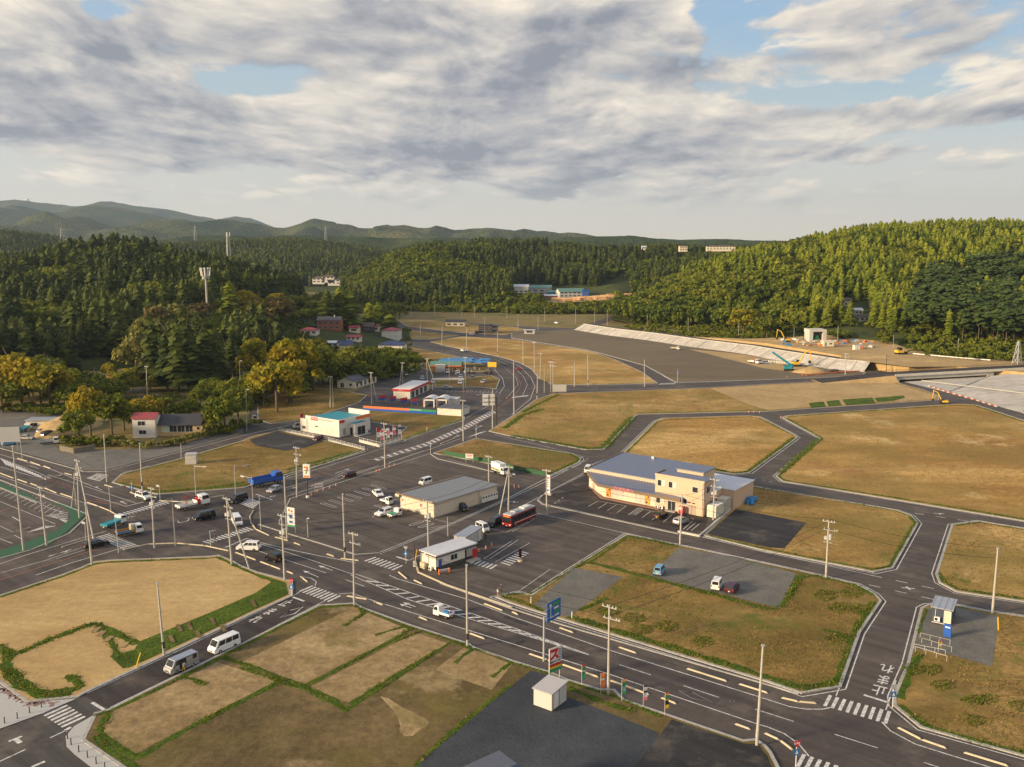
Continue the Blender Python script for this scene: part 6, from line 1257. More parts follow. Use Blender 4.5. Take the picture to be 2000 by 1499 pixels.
# ------------------------------------------------------------------ river works: embankment,bridge,channel
top = [(1125,636),(1200,645),(1300,655),(1400,665),(1500,675),(1590,690),(1680,704),(1775,718)]; bot = [(1120,645),(1180,655),(1260,665),(1345,678),(1445,691),(1500,701),(1620,721),(1687,727)]
nA = 40; B_ = [along(PX(bot),i / nA) for i in range(nA + 1)]; T_ = []
for i,p in enumerate(B_):
 q = B_[min(i + 1,nA)] - B_[max(i - 1,0)]; n = Vector((-q.y,q.x,0)).normalized(); n = n if n.y > 0 else -n; T_.append(p + n * 8.5 + Vector((0,0,4.0)))
b = MB()
for i in range(nA): b.quad(B_[i],B_[i + 1],T_[i + 1],T_[i],'concrete_slope')
for i in range(nA):
 q = B_[i + 1] - B_[i]; n = Vector((-q.y,q.x,0)).normalized(); w1 = n * 7 if n.y > 0 else -n * 7; b.quad(T_[i],T_[i + 1],T_[i + 1] + w1,T_[i] + w1,'asphalt_main'); b.quad(T_[i] + w1,T_[i + 1] + w1,T_[i + 1] + w1 * 3 - Vector((0,0,4.0)),T_[i] + w1 * 3 - Vector((0,0,4.0)),'field_golden')
for i in range(0,nA,3): b.strip([B_[i],B_[i] + Vector((.01,0,0))],.1,.1,'concrete'); 
for i in range(1,nA):
 if i % 2 and i not in (9,23): b.cyl(B_[i] + Vector((0,0,.04)),T_[i] + Vector((0,0,.04)),.12,n=4,m='kerb_dark',cap=False)
for i in (9,23): b.add([B_[i] + Vector((0,0,.1)),B_[i] + Vector((1.5,0,.1)),T_[i] + Vector((1.5,0,.1)),T_[i] + Vector((0,0,.1))],[(0,1,2,3)],'concrete')
b.build('embankment',kind='structure')
b = MB(); 
for i in range(nA): b.strip([T_[i],T_[i + 1]],.5,T_[i].z + .25,'concrete_pale',thick=.3)
b.build('embankment_kerb',kind='structure')
# works ground behind the embankment and right bank slope
b = MB()
wk = [(1240,655,2),(1345,658,3),(1450,662,3.6),(1530,660,4),(1640,652,5),(1720,662,4.6),(1770,680,4.2),(1860,697,4.2),(2000,706,4.3),(2140,716,4.3),(2140,745,4.3),(1975,725,4.3),(1870,716,4.3),(1775,716,4.2),(1690,703,4.2),(1500,671,4.2),(1400,662,3.2),(1290,654,2)]
wp = [G(x,y,z) for x,y,z in wk]; n = len(wp); b.add(wp + [Vector((p.x,p.y,-.5)) for p in wp],[tuple(range(n))[::-1]] + [(i,(i + 1) % n,n + (i + 1) % n,n + i) for i in range(n)],'soil_tan'); b.build('works_ground',kind='structure')
b = MB(); b.add([G(1640,700,4.1),G(1775,717,4.25),G(1870,716,4.32),G(1975,725,4.32),G(1990,716,4.4),G(1890,702,4.4),G(1780,690,4.4),G(1700,682,4.2),G(1660,684,4.6)],[tuple(range(9))],'soil_tan'); b.build('dirt_bank',kind='structure')
b = MB()
S0 = [G(1765,746,.15),G(1850,767,.15),G(2000,808,.15),G(2150,855,.15)]; S1 = [G(1800,744,.3),G(1900,746,.8),G(2050,765,3.0),G(2250,800,4.5)]; S2 = [G(1840,739,.5),G(1945,731,1.6),G(2005,722,4.0),G(2280,765,6)]
for i in range(3): b.quad(S0[i],S0[i + 1],S1[i + 1],S1[i],'concrete_slope'); b.quad(S1[i],S1[i + 1],S2[i + 1],S2[i],'concrete_slope')
b.build('river_slope',kind='structure')
b = MB(); 
for a,c in ((S0[1],S2[1]),(S0[2],S2[1]),(S1[0],S1[3])): b.cyl(a + Vector((0,0,.1)),c + Vector((0,0,.15)),.22,n=5,m='concrete')
b.build('slope_joints',kind='structure')
A,Bp = G(1748,736,2.4),G(2060,719,4.9); d = (Bp - A); L_ = math.hypot(d.x,d.y); e = empty('bridge',(A.x,A.y,0),math.atan2(d.y,d.x),'new concrete road bridge on pale girders at the right edge','bridge')
sl = d.z / L_
def beam(b,x0,x1,y0,y1,z0,z1,m): b.add([(x0,y0,z0 + A.z + sl * x0),(x1,y0,z0 + A.z + sl * x1),(x1,y1,z0 + A.z + sl * x1),(x0,y1,z0 + A.z + sl * x0),(x0,y0,z1 + A.z + sl * x0),(x1,y0,z1 + A.z + sl * x1),(x1,y1,z1 + A.z + sl * x1),(x0,y1,z1 + A.z + sl * x0)],[(3,2,1,0),(4,5,6,7),(0,1,5,4),(1,2,6,5),(2,3,7,6),(3,0,4,7)],m)
part(e,'girder',lambda b: beam(b,2,L_ * .6,.6,9,-1.7,.1,'concrete_pale')); part(e,'deck',lambda b: beam(b,0,L_,0,10,.2,.55,'asphalt_new')); part(e,'parapet',lambda b: beam(b,0,L_,-.35,-.01,-.1,1.0,'concrete_pale')); part(e,'abutment',lambda b: b.b(0,2.5,.2,9.8,-.5,A.z + .1,'concrete_pale')); part(e,'abutment',lambda b: b.b(L_ * .58,L_ * .62,.5,9.5,-.5,A.z + sl * L_ * .6,'concrete'))
part(e,'railing',lambda b: (beam(b,-6,L_,10.0,10.1,1.3,1.4,'pole_dark'),beam(b,-6,L_,10.0,10.1,.9,.97,'pole_dark'),[b.cyl((x,10.05,A.z + sl * x + .5),(x,10.05,A.z + sl * x + 1.4),.06,n=5,m='pole_dark') for x in np.arange(-6,L_,1.8)]))
part(e,'railing',lambda b: (beam(b,-6,L_,-.2,-.12,1.5,1.6,'pole_dark'),[b.cyl((x,-.16,A.z + sl * x + .9),(x,-.16,A.z + sl * x + 1.55),.05,n=5,m='pole_dark') for x in np.arange(-6,L_,2.2)]))
def lc(x,y,z): c,n_ = math.cos(e.rotation_euler.z),math.sin(e.rotation_euler.z); return Vector((A.x + x * c - y * n_,A.y + x * n_ + y * c,z))
b = MB(); q = [lc(-34,0,.2),lc(0,0,A.z + .55),lc(0,10,A.z + .55),lc(-34,10,.2)]; g = [Vector((p.x,p.y,0)) for p in (lc(-34,-1,0),lc(0,-4,0),lc(0,14,0),lc(-34,11,0))]
b.add(q,[(0,1,2,3)],'asphalt_new'); b.add(q + g,[(0,4,5,1),(1,5,6,2),(2,6,7,3),(3,7,4,0)],'soil_tan'); b.build('bridge_ramp',kind='structure')
for pts,m_,lb in [([(1813,755),(1850,767),(1900,781),(1948,796)],'red','long row of red and white barrier blocks along the top of the river slope'),([(1783,693),(1860,700),(1935,706)],'white','white barrier line along the far works road'),([(1567,740 - 5),(1630,730),(1680,727)],'orange','orange net fence beside the dirt mound on the plain')]:
 P_ = PX(pts,.1 if m_ != 'white' else 4.4); Lt = sum((P_[i + 1] - P_[i]).length for i in range(len(P_) - 1)); b = MB(); k = int(Lt / 2)
 for i in range(k):
  a,c = along(P_,i / k),along(P_,(i + .92) / k); b.strip([a,c],.4,a.z + (.5 if m_ == 'red' else .8),('barrier_white' if i % 2 == 0 and m_ == 'red' else ('barrier_red' if m_ == 'red' else m_)),thick=.45)
 b.build('barrier',label=lb,cat='barrier')
for rr in [[(1580,789),(1608,786),(1612,796),(1584,798)],[(1614,785),(1638,783),(1643,793),(1618,795)],[(1645,782),(1703,778),(1710,789),(1653,793)],[(1708,779),(1764,774),(1767,778),(1745,784),(1714,787)]]:
 b = MB(); b.prism([p.xy for p in PX(rr)],.1,.28,'grass'); b.build('grass_plot',kind='structure')
# ------------------------------------------------------------------ poles
def topz(base,top): p = G(*base); u = -(top[1] - 749.5) / F; return H + (-SP + CP * u) * (p.y / (CP + SP * u))
AX = [.55,1.1,1.65,-.55,-1.1]
def pole(base,top,kind,label,group=None,z0=None,ang=None,cat=None):
 p = G(*base) if z0 is None else z0; h = (topz(base,top) - 0) if z0 is None else z0[2]
 if z0 is not None: p = hit(*base); u = -(top[1] - 749.5) / F; h = H + (-SP + CP * u) * (p.y / (CP + SP * u)) - p.z
 tx = D(top[0],top[1],p.y).x - p.x; tx = max(-.04 * h,min(.04 * h,tx)) * .8
 nm = {'u': 'utility_pole','p': 'utility_pole','s': 'traffic_signal','l': 'street_lamp','n': 'utility_pole','d': 'utility_pole'}[kind[0]]; ct = {'s': 'traffic signal','l': 'street lamp'}.get(kind[0],'utility pole')
 ang = ang if ang is not None else math.radians(-35); e = empty(nm,p,0,label,ct,group); r0 = {'u': .2,'p': .2,'s': .11,'l': .08,'n': .12,'d': .14}[kind[0]] * (1.0 if p.y < 260 else 1.15)
 m = 'pole_dark' if kind[0] == 'd' else ('galv' if kind[0] in 'sl' else 'pole_concrete'); part(e,'shaft',lambda b: b.cyl((0,0,-.3),(tx,0,h),r0,r0 * .6,9 if p.y < 300 else 6,m))
 c,s = math.cos(ang),math.sin(ang)
 def arm(z,L,off=0): return part(e,'crossarm',lambda b: b.box((tx * z / h + off * c,off * s,z),(L,.09,.09),'galv',ang))
 def ins(z,xs):
  for x in xs: part(e,'insulator',lambda b: b.cyl((tx + x * c,x * s,z),(tx + x * c,x * s,z + .28),.09,.05,6,'insulator'))
 if kind[0] == 'u':
  arm(h - .35,2.2); ins(h - .3,(-.95,-.3,.5,1.0)); 
  if len(kind) > 1: arm(h - 1.9,2.6,.4); ins(h - 1.85,(-.7,.2,1.1,1.5))
  if len(kind) > 2: part(e,'transformer',lambda b: b.cyl((tx * .8 + .45 * c,.45 * s,h - 3.6),(tx * .8 + .45 * c,.45 * s,h - 2.6),.3,n=10,m='galv')); part(e,'switch_box',lambda b: b.box((tx * .8 - .4 * c,-.4 * s,h - 3.4),(.5,.35,.6),'galv',ang)); arm(h - 4.2,1.6)
 if kind[0] == 'p': part(e,'cap_fitting',lambda b: b.box((tx,0,h + .05),(.35,.35,.2),'galv'))
 if kind[0] == 'l':
  part(e,'lamp_arm',lambda b: b.cyl((tx,0,h),(tx + .9 * c,.9 * s,h + .25),.05,n=5,m='galv')); part(e,'lamp_head',lambda b: b.box((tx + 1.1 * c,1.1 * s,h + .25),(.7,.28,.14),'lamp_glass',ang))
 if kind[0] == 's':
  zz_ = h * .93; L_ = 3.0 if h > 5 else .5; part(e,'signal_arm',lambda b: b.cyl((tx,0,zz_),(tx + L_ * c,L_ * s,zz_ + .1),.06,n=5,m='galv'))
  o = part(e,'signal_head',lambda b: b.box((tx + L_ * c,L_ * s,zz_),(1.2,.22,.42),'galv',ang),.04); n = Vector((s,-c,0))
  for k,cc in enumerate(('teal','amber','tail_red')):
   q0 = Vector((tx + (L_ + (k - 1) * .36) * c,(L_ + (k - 1) * .36) * s,zz_)) + n * .115; q = MB(); q.cyl(q0,q0 + n * .04,.14,n=10,m=cc); q.build('lens',o)
 if h > 9 and kind[0] in 'up': part(e,'marker_band',lambda b: b.cyl((0,0,1.2),(tx * .18,0,2.2),r0 * 1.03,n=9,m='pole_dark' if kind[0] == 'p' and rnd.random() < .4 else 'pole_concrete'))
 return e,Vector((p.x + tx,p.y,p.z + h))
PL = {}
for key,base_,top_,k,lb in [
 ('a',(1478,1458),(1491,1262),'p','bare concrete pole in the kerb notch at the bottom right, tallest in the picture'),('b',(1188,1358),(1190,1182),'ux','pole with double crossarm between the coloured flags'),('c',(913,1264),(911,1105),'p','bare pole in the kerb notch of the brown lot'),
 ('d',(692,1184),(690,1040),'ux','crossarm pole at the corner of the side road with the painted diamond'),('e',(674,1090),(669,966),'p','bare pole with a dark foot at the near side of the big car park'),('f',(321,1281),(306,1140),'p','leaning bare pole on the grassy bank of the sand lot'),
 ('g',(1938,1200),(1949,1072),'p','bare pole beside the small gravel lot at the right edge'),('h',(1613,1130),(1619,1016),'uxt','crossarm pole standing before the field with the black asphalt patch'),('i',(1328,1065),(1333,968),'ux','pole standing in front of the peach shop forecourt'),
 ('j',(1393,1016),(1396,935),'uxt','pole with switch boxes against the cream tanks'),('k',(1068,1008),(1067,917),'u','pole on the corner across from the peach shop'),('l',(993,998),(995,910),'ux','pole braced by a slanting strut behind the red bus'),
 ('m',(955,966),(954,890),'u','pole at the far end of the flat-roofed store'),('n',(837,1080),(834,977),'uxt','pole rising behind the station office'),('o',(580,972),(579,873),'uxt','crossarm pole just left of the tall numeral sign'),
 ('q',(556,1134),(550,1005),'uxt','crowded pole at the lower corner of the big car park'),('r',(180,1105),(165,985),'p','bare pole on the pavement at the lower left crosswalk'),('s',(155,1012),(155,898),'uxt','crowded pole among the cluster left of the junction'),
 ('t',(302,1071),(295,952),'uxt','tall pole in the lower pavement of the junction, nearest its middle'),('u',(453,1104),(441,972),'uxt','crowded pole with a slanting prop by the crosswalk'),('v',(209,942),(203,850),'p','bare pole beside the small upper left crosswalk'),
 ('w',(278,958),(273,867),'p','bare pole on the weedy lot left of the white cabinet'),('x',(46,1076),(24,872),'p','leaning tall pole at the left over the green netting'),('y',(91,1066),(76,950),'ux','crossarm pole on the green strip of the left car park'),
 ('z',(752,915),(750,826),'ux','pole in front of the flags on the upper road'),('A',(905,862),(904,781),'u','pole at the end of the ladder-marked road beside the wedge field'),('B',(962,836),(962,762),'p','pole beside the white-backed billboard'),
 ('C',(726,790),(724,727),'u','pole with a strut left of the petrol station'),('D',(645,797),(646,735),'u','left of the two poles on the grass by the low hall'),('E',(787,755),(786,708),'u','A-framed pole at the left end of the far car park'),
 ('F',(835,752),(833,700),'u','braced pole among the cars of the far car park'),('G',(878,757),(877,698),'n','orange-tinted post beside the snack hut'),('H',(909,757),(909,697),'u','pole right of the snack hut in the far car park'),
 ('I',(1004,810),(1003,705),'p','tall pole at the crosswalk on the curved road'),('J',(1049,779),(1050,728),'p','short pole at the tip of the upper field'),('K',(1063,768),(1063,720),'n','thin pole left of the two crowded poles by the golden field'),
 ('L',(1076,767),(1075,706),'ux','left of the two crowded poles by the golden field'),('M',(1080,767),(1080,707),'ux','right of the two crowded poles by the golden field'),('N',(1122,756),(1122,708),'p','bare pole along the golden field, first right of the crowded pair'),
 ('O',(1149,753),(1147,694),'p','bare pole along the golden field, second right of the crowded pair'),('P',(1259,756),(1258,704),'p','pole at the mouth of the thin curved lane'),('Q',(1044,728),(1043,668),'u','pole with crossarm inside the left of the golden field'),
 ('R',(1022,713),(1021,666),'p','bare pole at the left edge of the golden field'),('S',(1055,742),(1056,690),'u','pole by the pavement at the left corner of the golden field'),('T',(972,695),(972,650),'p','pole near the bend above the curved road'),
 ('U',(911,683),(912,640),'p','pole standing before the cube houses, left of the white car'),('V',(863,676),(864,637),'p','pole at the start of the golden field'),('W',(821,665),(821,632),'p','pole beside the junction of the far curved road'),
 ('X',(1651,733),(1652,690),'ux','pole beside the orange net fence near the bridge'),('Y',(1731,729),(1732,692),'d','dark slim post at the left end of the bridge'),('Z',(875,1048),(874,1010),'n','short thin pole between the store and the station office'),
 ('aa',(561,1053),(555,933),'p','bare leaning pole next to the vertical banner sign'),('ab',(482,843),(481,762),'l','tall lamp at the mouth of the hill lane'),('ac',(288,790),(288,715),'u','pole behind the maroon-roofed house'),('ad',(470,780),(468,706),'l','lamp in front of the weeping brown tree'),
 ('ae',(651,797),(648,735),'n','right of the two poles on the grass by the low hall'),('af',(149,993),(144,925),'n','slim pole left in the cluster by the junction'),('ag',(44,897),(38,850),'n','slim pole by the road at the far left'),('ah',(354,895),(354,866),'n','short post at the edge of the lane above the weedy lot')]:
 PL[key] = pole(base_,top_,k,lb)
for base_,top_,lb in [((343,1067),(335,973),'signal on the lower pavement in the middle of the junction'),((383,973),(379,906),'signal at the edge of the weedy lot behind the crane truck'),((460,966),(458,909),'signal with a long arm left of the blue heavy truck'),
 ((232,1080),(224,1010),'signal at the lower end of the left crosswalk'),((217,1000),(212,950),'signal at the tip of the left kerb curve'),((495,990),(491,930),'signal by the silver saloon at the upper crosswalk'),((510,1035),(506,970),'signal on the car park corner of the junction'),
 ((412,1068),(410,1037),'short pedestrian signal beside the walking person'),((168,1055),(166,1020),'short pedestrian signal at the left corner'),((313,977),(311,948),'short pedestrian signal by the patrol car')]: pole(base_,top_,'s',lb,ang=rnd.choice([.5,-.3,2.6]))
FAR = [((849,618),(849,591)),((902,618),(902,592)),((927,622),(927,595)),((947,657),(947,620)),((990,622),(990,600)),((1012,648),(1012,615)),((1051,646),(1051,616)),((1064,629),(1064,600)),((1124,633),(1124,600)),((1161,632),(1161,605)),((1186,638),(1186,606)),
       ((1214,622),(1214,596)),((1264,650),(1264,615)),((1344,655),(1344,621)),((1442,669),(1443,630)),((1470,650),(1470,619)),((1550,677),(1551,639)),((1635,682),(1637,636)),((1744,693),(1745,655)),((1870,703),(1872,660)),((777,614),(777,596)),((803,618),(800,600))]
for b_,t_ in FAR: pole(b_,t_,'n','grey pole in the scattered line across the far end of the valley','far poles across the valley')
# struts
for a,c,lb in [((974,1013),PL['l'][1],'white slanting strut leaning against the pole behind the bus'),((737,786),PL['C'][1],'slanting strut beside the petrol station pole'),((852,757),PL['F'][1],'slanting strut standing among the far parked cars'),((487,1112),PL['u'][1],'slanting prop of the crowded pole by the white off-road car'),((780,757),PL['E'][1],'left leg of the A-framed pole by the far car park'),((140,993),PL['s'][1],'slanting prop in the cluster left of the junction'),((186,1070),PL['s'][1],'right prop of the crowded pole left of the junction')]:
 p = G(*a); b = MB(); b.cyl((0,0,0),(c - p) * .96,.17,.11,8,'pole_concrete'); b.build('pole_strut',loc=p,label=lb,cat='pole strut')
# cables: long sagging spans between the poles
def cable(a,c,sag=.9,r=.035):
 b = MB(); n = 10; P_ = [a.lerp(c,i / n) - Vector((0,0,4 * sag * (i / n) * (1 - i / n))) for i in range(n + 1)]
 for i in range(n): b.cyl(P_[i],P_[i + 1],r,n=3,m='rubber',cap=False)
 return b
for u,v in [('d','b'),('b','h'),('h','g'),('j','i'),('i','h'),('n','q'),('q','d'),('q','o'),('t','u'),('u','q'),('s','t'),('k','l'),('l','m'),('m','A'),('z','A'),('o','z'),('n','l'),('y','s'),('L','S'),('C','D'),('i','k')]:
 for dz,ro in ((.1,.5),(-1.6,-.3)): cable(PL[u][1] + Vector((ro,0,dz)),PL[v][1] + Vector((ro,0,dz))).build('power_cable',label='thin dark cable sagging between two poles',cat='cable',group='power cables between the poles')
# ------------------------------------------------------------------ kerb blocks
KB = [((677,1165),(717,1172)),((730,1176),(748,1183)),((818,1206),(835,1213)),((917,1238),(947,1249)),((1033,1278),(1077,1293)),((1098,1299),(1169,1324)),((1191,1330),(1268,1358)),((1291,1364),(1321,1376)),((1435,1415),(1466,1426)),((1493,1433),(1523,1447)),((1523,1447),(1548,1466)),
 ((500,1035),(526,1047)),((537,1050),(563,1057)),((574,1061),(587,1066)),((638,1083),(653,1088)),((665,1092),(701,1096)),((778,1118),(795,1132)),((808,1134),(825,1142)),((945,1180),(982,1194)),((1000,1196),(1012,1202)),((1092,1227),(1120,1237)),((1208,1265),(1243,1277)),((1341,1307),(1420,1332)),
 ((1443,1337),(1500,1355)),((1526,1364),(1560,1372)),((1560,1372),(1595,1375)),((1753,1422),(1800,1446)),((1800,1446),(1849,1463)),((1882,1471),(1970,1498)),((34,896),(54,902)),((59,903),(79,910)),((85,911),(99,916)),((126,925),(141,929)),((204,948),(221,953)),((254,962),(268,968)),
 ((0,925),(27,935)),((34,937),(54,944)),((59,945),(73,950)),((87,954),(111,964)),((118,965),(142,973)),((170,982),(193,990)),((193,990),(215,999)),((215,999),(230,1008)),((230,1008),(234,1020)),((460,1080),(500,1095)),((508,1098),(548,1113)),((560,1117),(573,1122)),((587,1127),(601,1138)),
 ((310,979),(350,981)),((350,981),(400,975)),((400,975),(440,968)),((187,1050),(120,1070)),((240,1075),(290,1064)),((290,1064),(345,1062)),((345,1062),(400,1067)),((400,1067),(447,1077)),((488,1010),(490,1022)),((495,998),(488,1010)),((490,1022),(500,1035)),
 ((608,951),(660,936)),((670,933),(740,911)),((760,905),(830,881)),((560,932),(640,905)),((650,902),(715,883)),((790,861),(850,838)),((860,835),(905,817)),((860,868),(900,852))]
for a,c in KB:
 A,C_ = G(*a),G(*c); d = C_ - A; L_ = d.length; b = MB(); b.add([(0,-.13,0),(L_,-.13,0),(L_,.13,0),(0,.13,0),(.25,-.08,.18),(L_ - .25,-.08,.18),(L_ - .25,.08,.18),(.25,.08,.18)],[(3,2,1,0),(4,5,6,7),(0,1,5,4),(1,2,6,5),(2,3,7,6),(3,0,4,7)],'kerb_cream')
 b.build('kerb_block',loc=(A.x,A.y,.03),rz=math.atan2(d.y,d.x),label='cream kerb block between a road and its pavement',cat='kerb block',group='cream kerb blocks along the roads')
# ------------------------------------------------------------------ signs
def frame_sign(label,base_,yaw,w_,z0,z1,m,posts=(-.8,.8),name='sign_board',cat='sign',th=.08,z=.05,pm='galv'):
 p = G(*base_); t = empty(name,(p.x,p.y,z),yaw,label,cat); [part(t,'post',lambda b: b.cyl((x,0,0),(x,0,z1),.06,n=6,m=pm)) for x in posts]
 part(t,'panel',lambda b: b.b(-w_ / 2,w_ / 2,-th - .06,-.06,z0,z1,m)); return t
# direction sign on its arm
p = G(1062,1292); t = empty('direction_sign',p,0,'large blue and green direction sign on a grey pole over the main road','sign'); hh = topz((1062,1292),(1061,1205)); part(t,'post',lambda b: b.cyl((0,0,0),(0,0,hh),.17,.12,10,'galv'))
pr = D(1095,1185,p.y + 3.6) - p; pl = D(1073,1202,p.y + 1.6) - p; yaw = math.atan2(pr.y - pl.y,pr.x - pl.x); wd = math.hypot(pr.x - pl.x,pr.y - pl.y); yaw = math.radians(52); wd = 3.4
ctr = Vector((1.5,2.0,0)); c,s = math.cos(yaw),math.sin(yaw); zc = hh + .2
b = MB(); b.box((ctr.x,ctr.y,zc),(wd,.1,2.9),'sign_blue',yaw); o = b.build('panel',t); n = Vector((s,-c,0))
for x,z,w_,h_,m_ in [(.55,.95,1.7,.6,'sign_green'),(.75,-.35,1.3,.5,'sign_green'),(-.85,-.1,.14,1.7,'white'),(-.45,-.95,.9,.12,'white'),(.6,.25,1.3,.3,'white'),(-.9,.95,.5,.4,'white'),(.75,-.9,1.1,.22,'white')]:
 q = MB(); q.box((ctr.x + x * c + n.x * .065,ctr.y + x * s + n.y * .065,zc + z),(w_,.02,h_),m_,yaw); q.build('road_symbol',o)
part(t,'arm',lambda b: (b.cyl((0,0,zc + .6),(ctr.x,ctr.y,zc + .6),.06,n=6,m='galv'),b.cyl((0,0,zc - .8),(ctr.x,ctr.y,zc - .8),.06,n=6,m='galv')))
# tall shop sign beside the shed
p = G(1083,1330); t = empty('shop_sign',p,math.radians(38),'tall sign with a big red character beside the small grey shed','sign'); [part(t,'post',lambda b: b.b(x - .06,x + .06,-.06,.06,0,5.0,'galv')) for x in (-.95,.95)]
part(t,'panel',lambda b: (b.b(-1.1,1.1,-.16,-.065,1.5,5.0,'white'),b.b(-1.1,1.1,-.18,-.161,1.5,2.0,'green'),b.b(-1.1,1.1,-.18,-.161,2.0,2.55,'yellow'),b.b(-1.1,1.1,-.182,-.181,2.3,2.7,'red'))); part(t,'red_frame',lambda b: (b.b(-1.0,.55,-.18,-.161,4.7,4.82,'red'),b.b(-1.0,-.9,-.18,-.161,3.2,4.7,'red'),b.b(.45,.55,-.18,-.161,3.2,4.7,'red'))); panel_text(t,'ス',(-.2,-.19,3.95),0,1.7,'red',bold=.05); panel_text(t,'薬のヤマト',(-.1,-.19,2.95),0,.38,'rubber',sx=1.0); part(t,'side_text',lambda b: [b.b(.7,.95,-.18,-.161,2.9 + k * .38,3.15 + k * .38,'car_blue') for k in range(5)])
# numeral sign
p = G(601,972); t = empty('shop_sign',p,math.radians(-12),'white box sign with a striped numeral on a dark pole','sign'); part(t,'post',lambda b: b.cyl((0,0,0),(0,0,5.2),.15,n=8,m='pole_dark')); part(t,'footing',lambda b: b.cyl((0,0,0),(0,0,.5),.45,.35,12,'white')); part(t,'sign_box',lambda b: b.b(-.85,.85,-.3,.3,5.0,8.2,'white'))
for y in (-.32,): part(t,'numeral',lambda b: (b.b(-.55,.5,y,y + .015,7.3,7.75,'orange'),b.add([(.1,y,7.3),(.5,y,7.3),(.2,y,6.4),(-.15,y,6.4)],[(0,1,2,3)],'red'),b.add([(-.15,y,6.35),(.2,y,6.35),(.1,y,5.9),(-.2,y,5.9)],[(0,1,2,3)],'green'),b.b(-.7,.7,y,y + .015,5.1,5.5,'orange')))
part(t,'word',lambda b: b.b(-.6,.65,-.335,-.322,6.65,6.85,'green'))
t = frame_sign('tall white banner sign with blue letters and a green foot on the car park corner',(570,1040),math.radians(-25),2.0,1.2,5.4,'white',(-1.0,1.0)); part(t,'lettering',lambda b: (b.box((0,-.15,3.6),(1.0,.02,.5),'blue'),b.add([(-.5,-.16,3.0),(.5,-.16,3.0),(0,-.16,3.5)],[(0,1,2)],'blue'),b.box((0,-.15,2.3),(.9,.02,.4),'blue'),b.b(-1,1,-.16,-.141,1.2,1.6,'green'),b.box((-.4,-.15,4.8),(.5,.02,.5),'orange'),b.box((.3,-.15,4.6),(.4,.02,.4),'red')))
t = frame_sign('small white board on two posts on the kerb by the traffic cones',(623,962),math.radians(20),2.0,1.2,2.3,'white',(-.9,.9)); part(t,'lettering',lambda b: b.b(-.8,.8,-.16,-.141,1.7,1.85,'red'))
t = frame_sign('small white board with red writing on the edge of the wedge field',(917,904),math.radians(-12),2.2,1.2,2.5,'white',(-1,1)); part(t,'lettering',lambda b: (b.b(-.8,.8,-.16,-.141,2.0,2.2,'red'),b.b(-.8,.6,-.16,-.141,1.6,1.72,'red')))
p = G(958,832); t = empty('billboard',p,math.radians(8),'white-backed billboard with a dark frame beside the ladder-marked road','billboard'); part(t,'post',lambda b: b.cyl((2.0,0,0),(2.0,0,10),.22,n=8,m='pole_dark')); part(t,'panel',lambda b: b.b(-2.6,1.4,-.2,.2,7.0,10.8,'white')); part(t,'back_frame',lambda b: (b.b(-2.6,2.3,-.34,-.21,8.1,8.25,'pole_dark'),b.b(-2.6,2.3,-.34,-.21,9.5,9.65,'pole_dark'),b.b(-.7,-.6,-.34,-.21,7,10.8,'pole_dark')))
frame_sign('pale blank board at the mouth of the upper road',(1093,768),math.radians(3),5.5,.5,3.4,'concrete_pale',(-2.2,2.2)); frame_sign('pale panel board by the road at the far left edge',(20,880),math.radians(10),6.0,2.5,7.0,'shed_wall',(-2,2),z=.05)
p = G(1071,967); t = empty('shop_sign',p,math.radians(-35),'narrow white upright sign at the entrance of the peach shop','sign'); part(t,'sign_box',lambda b: b.b(-.55,.55,-.2,.2,.5,5.0,'white'),.05); part(t,'footing',lambda b: b.b(-.9,.9,-.4,.4,0,.5,'concrete')); part(t,'lettering',lambda b: (b.b(-.3,.3,-.22,-.201,4.0,4.5,'pink'),[b.b(-.25,.25,-.22,-.201,2.0 + k * .5,2.3 + k * .5,'steel') for k in range(4)],b.b(-.3,.3,-.22,-.201,1.0,1.4,'blue')))
def stop_sign(base_,h,label,yaw,inv=False,tri=True):
 p = G(*base_); t = empty('road_sign',(p.x,p.y,.03),yaw,label,'road sign'); part(t,'post',lambda b: b.cyl((0,0,0),(0,0,h),.05,n=6,m='white')); 
 if tri: o = part(t,'stop_plate',lambda b: b.add([(-.5,-.08,h),(.5,-.08,h),(0,-.08,h - .85),(-.5,-.05,h),(.5,-.05,h),(0,-.05,h - .85)],[(0,2,1),(3,4,5),(0,1,4,3)],'galv' if inv else 'red'))
 if tri and not inv: panel_text(t,'止まれ',(0,-.1,h - .28),0,.24,'white')
 part(t,'crossing_plate',lambda b: b.add([(-.5,-.08,h - 1.75),(.5,-.08,h - 1.75),(.3,-.08,h - 1.0),(-.3,-.08,h - 1.0),(-.5,-.05,h - 1.75),(.5,-.05,h - 1.75),(.3,-.05,h - 1.0),(-.3,-.05,h - 1.0)],[(0,1,2,3),(7,6,5,4)],'car_blue')); part(t,'walker_symbol',lambda b: b.add([(-.2,-.095,h - 1.6),(.2,-.095,h - 1.6),(0,-.095,h - 1.1)],[(0,1,2)],'white'))
stop_sign((1554,1499),3.3,'red stop triangle over a blue crossing plate at the bottom edge',.2); stop_sign((1743,1383),3.3,'back of a stop triangle with a blue plate, by the lower right crosswalk',.1,True); stop_sign((570,1166),3.2,'red and blue signs on one post at the corner of the side road',-.2); stop_sign((793,1101),3.4,'grey triangle and blue plate on a post by the station corner',-.3,True)
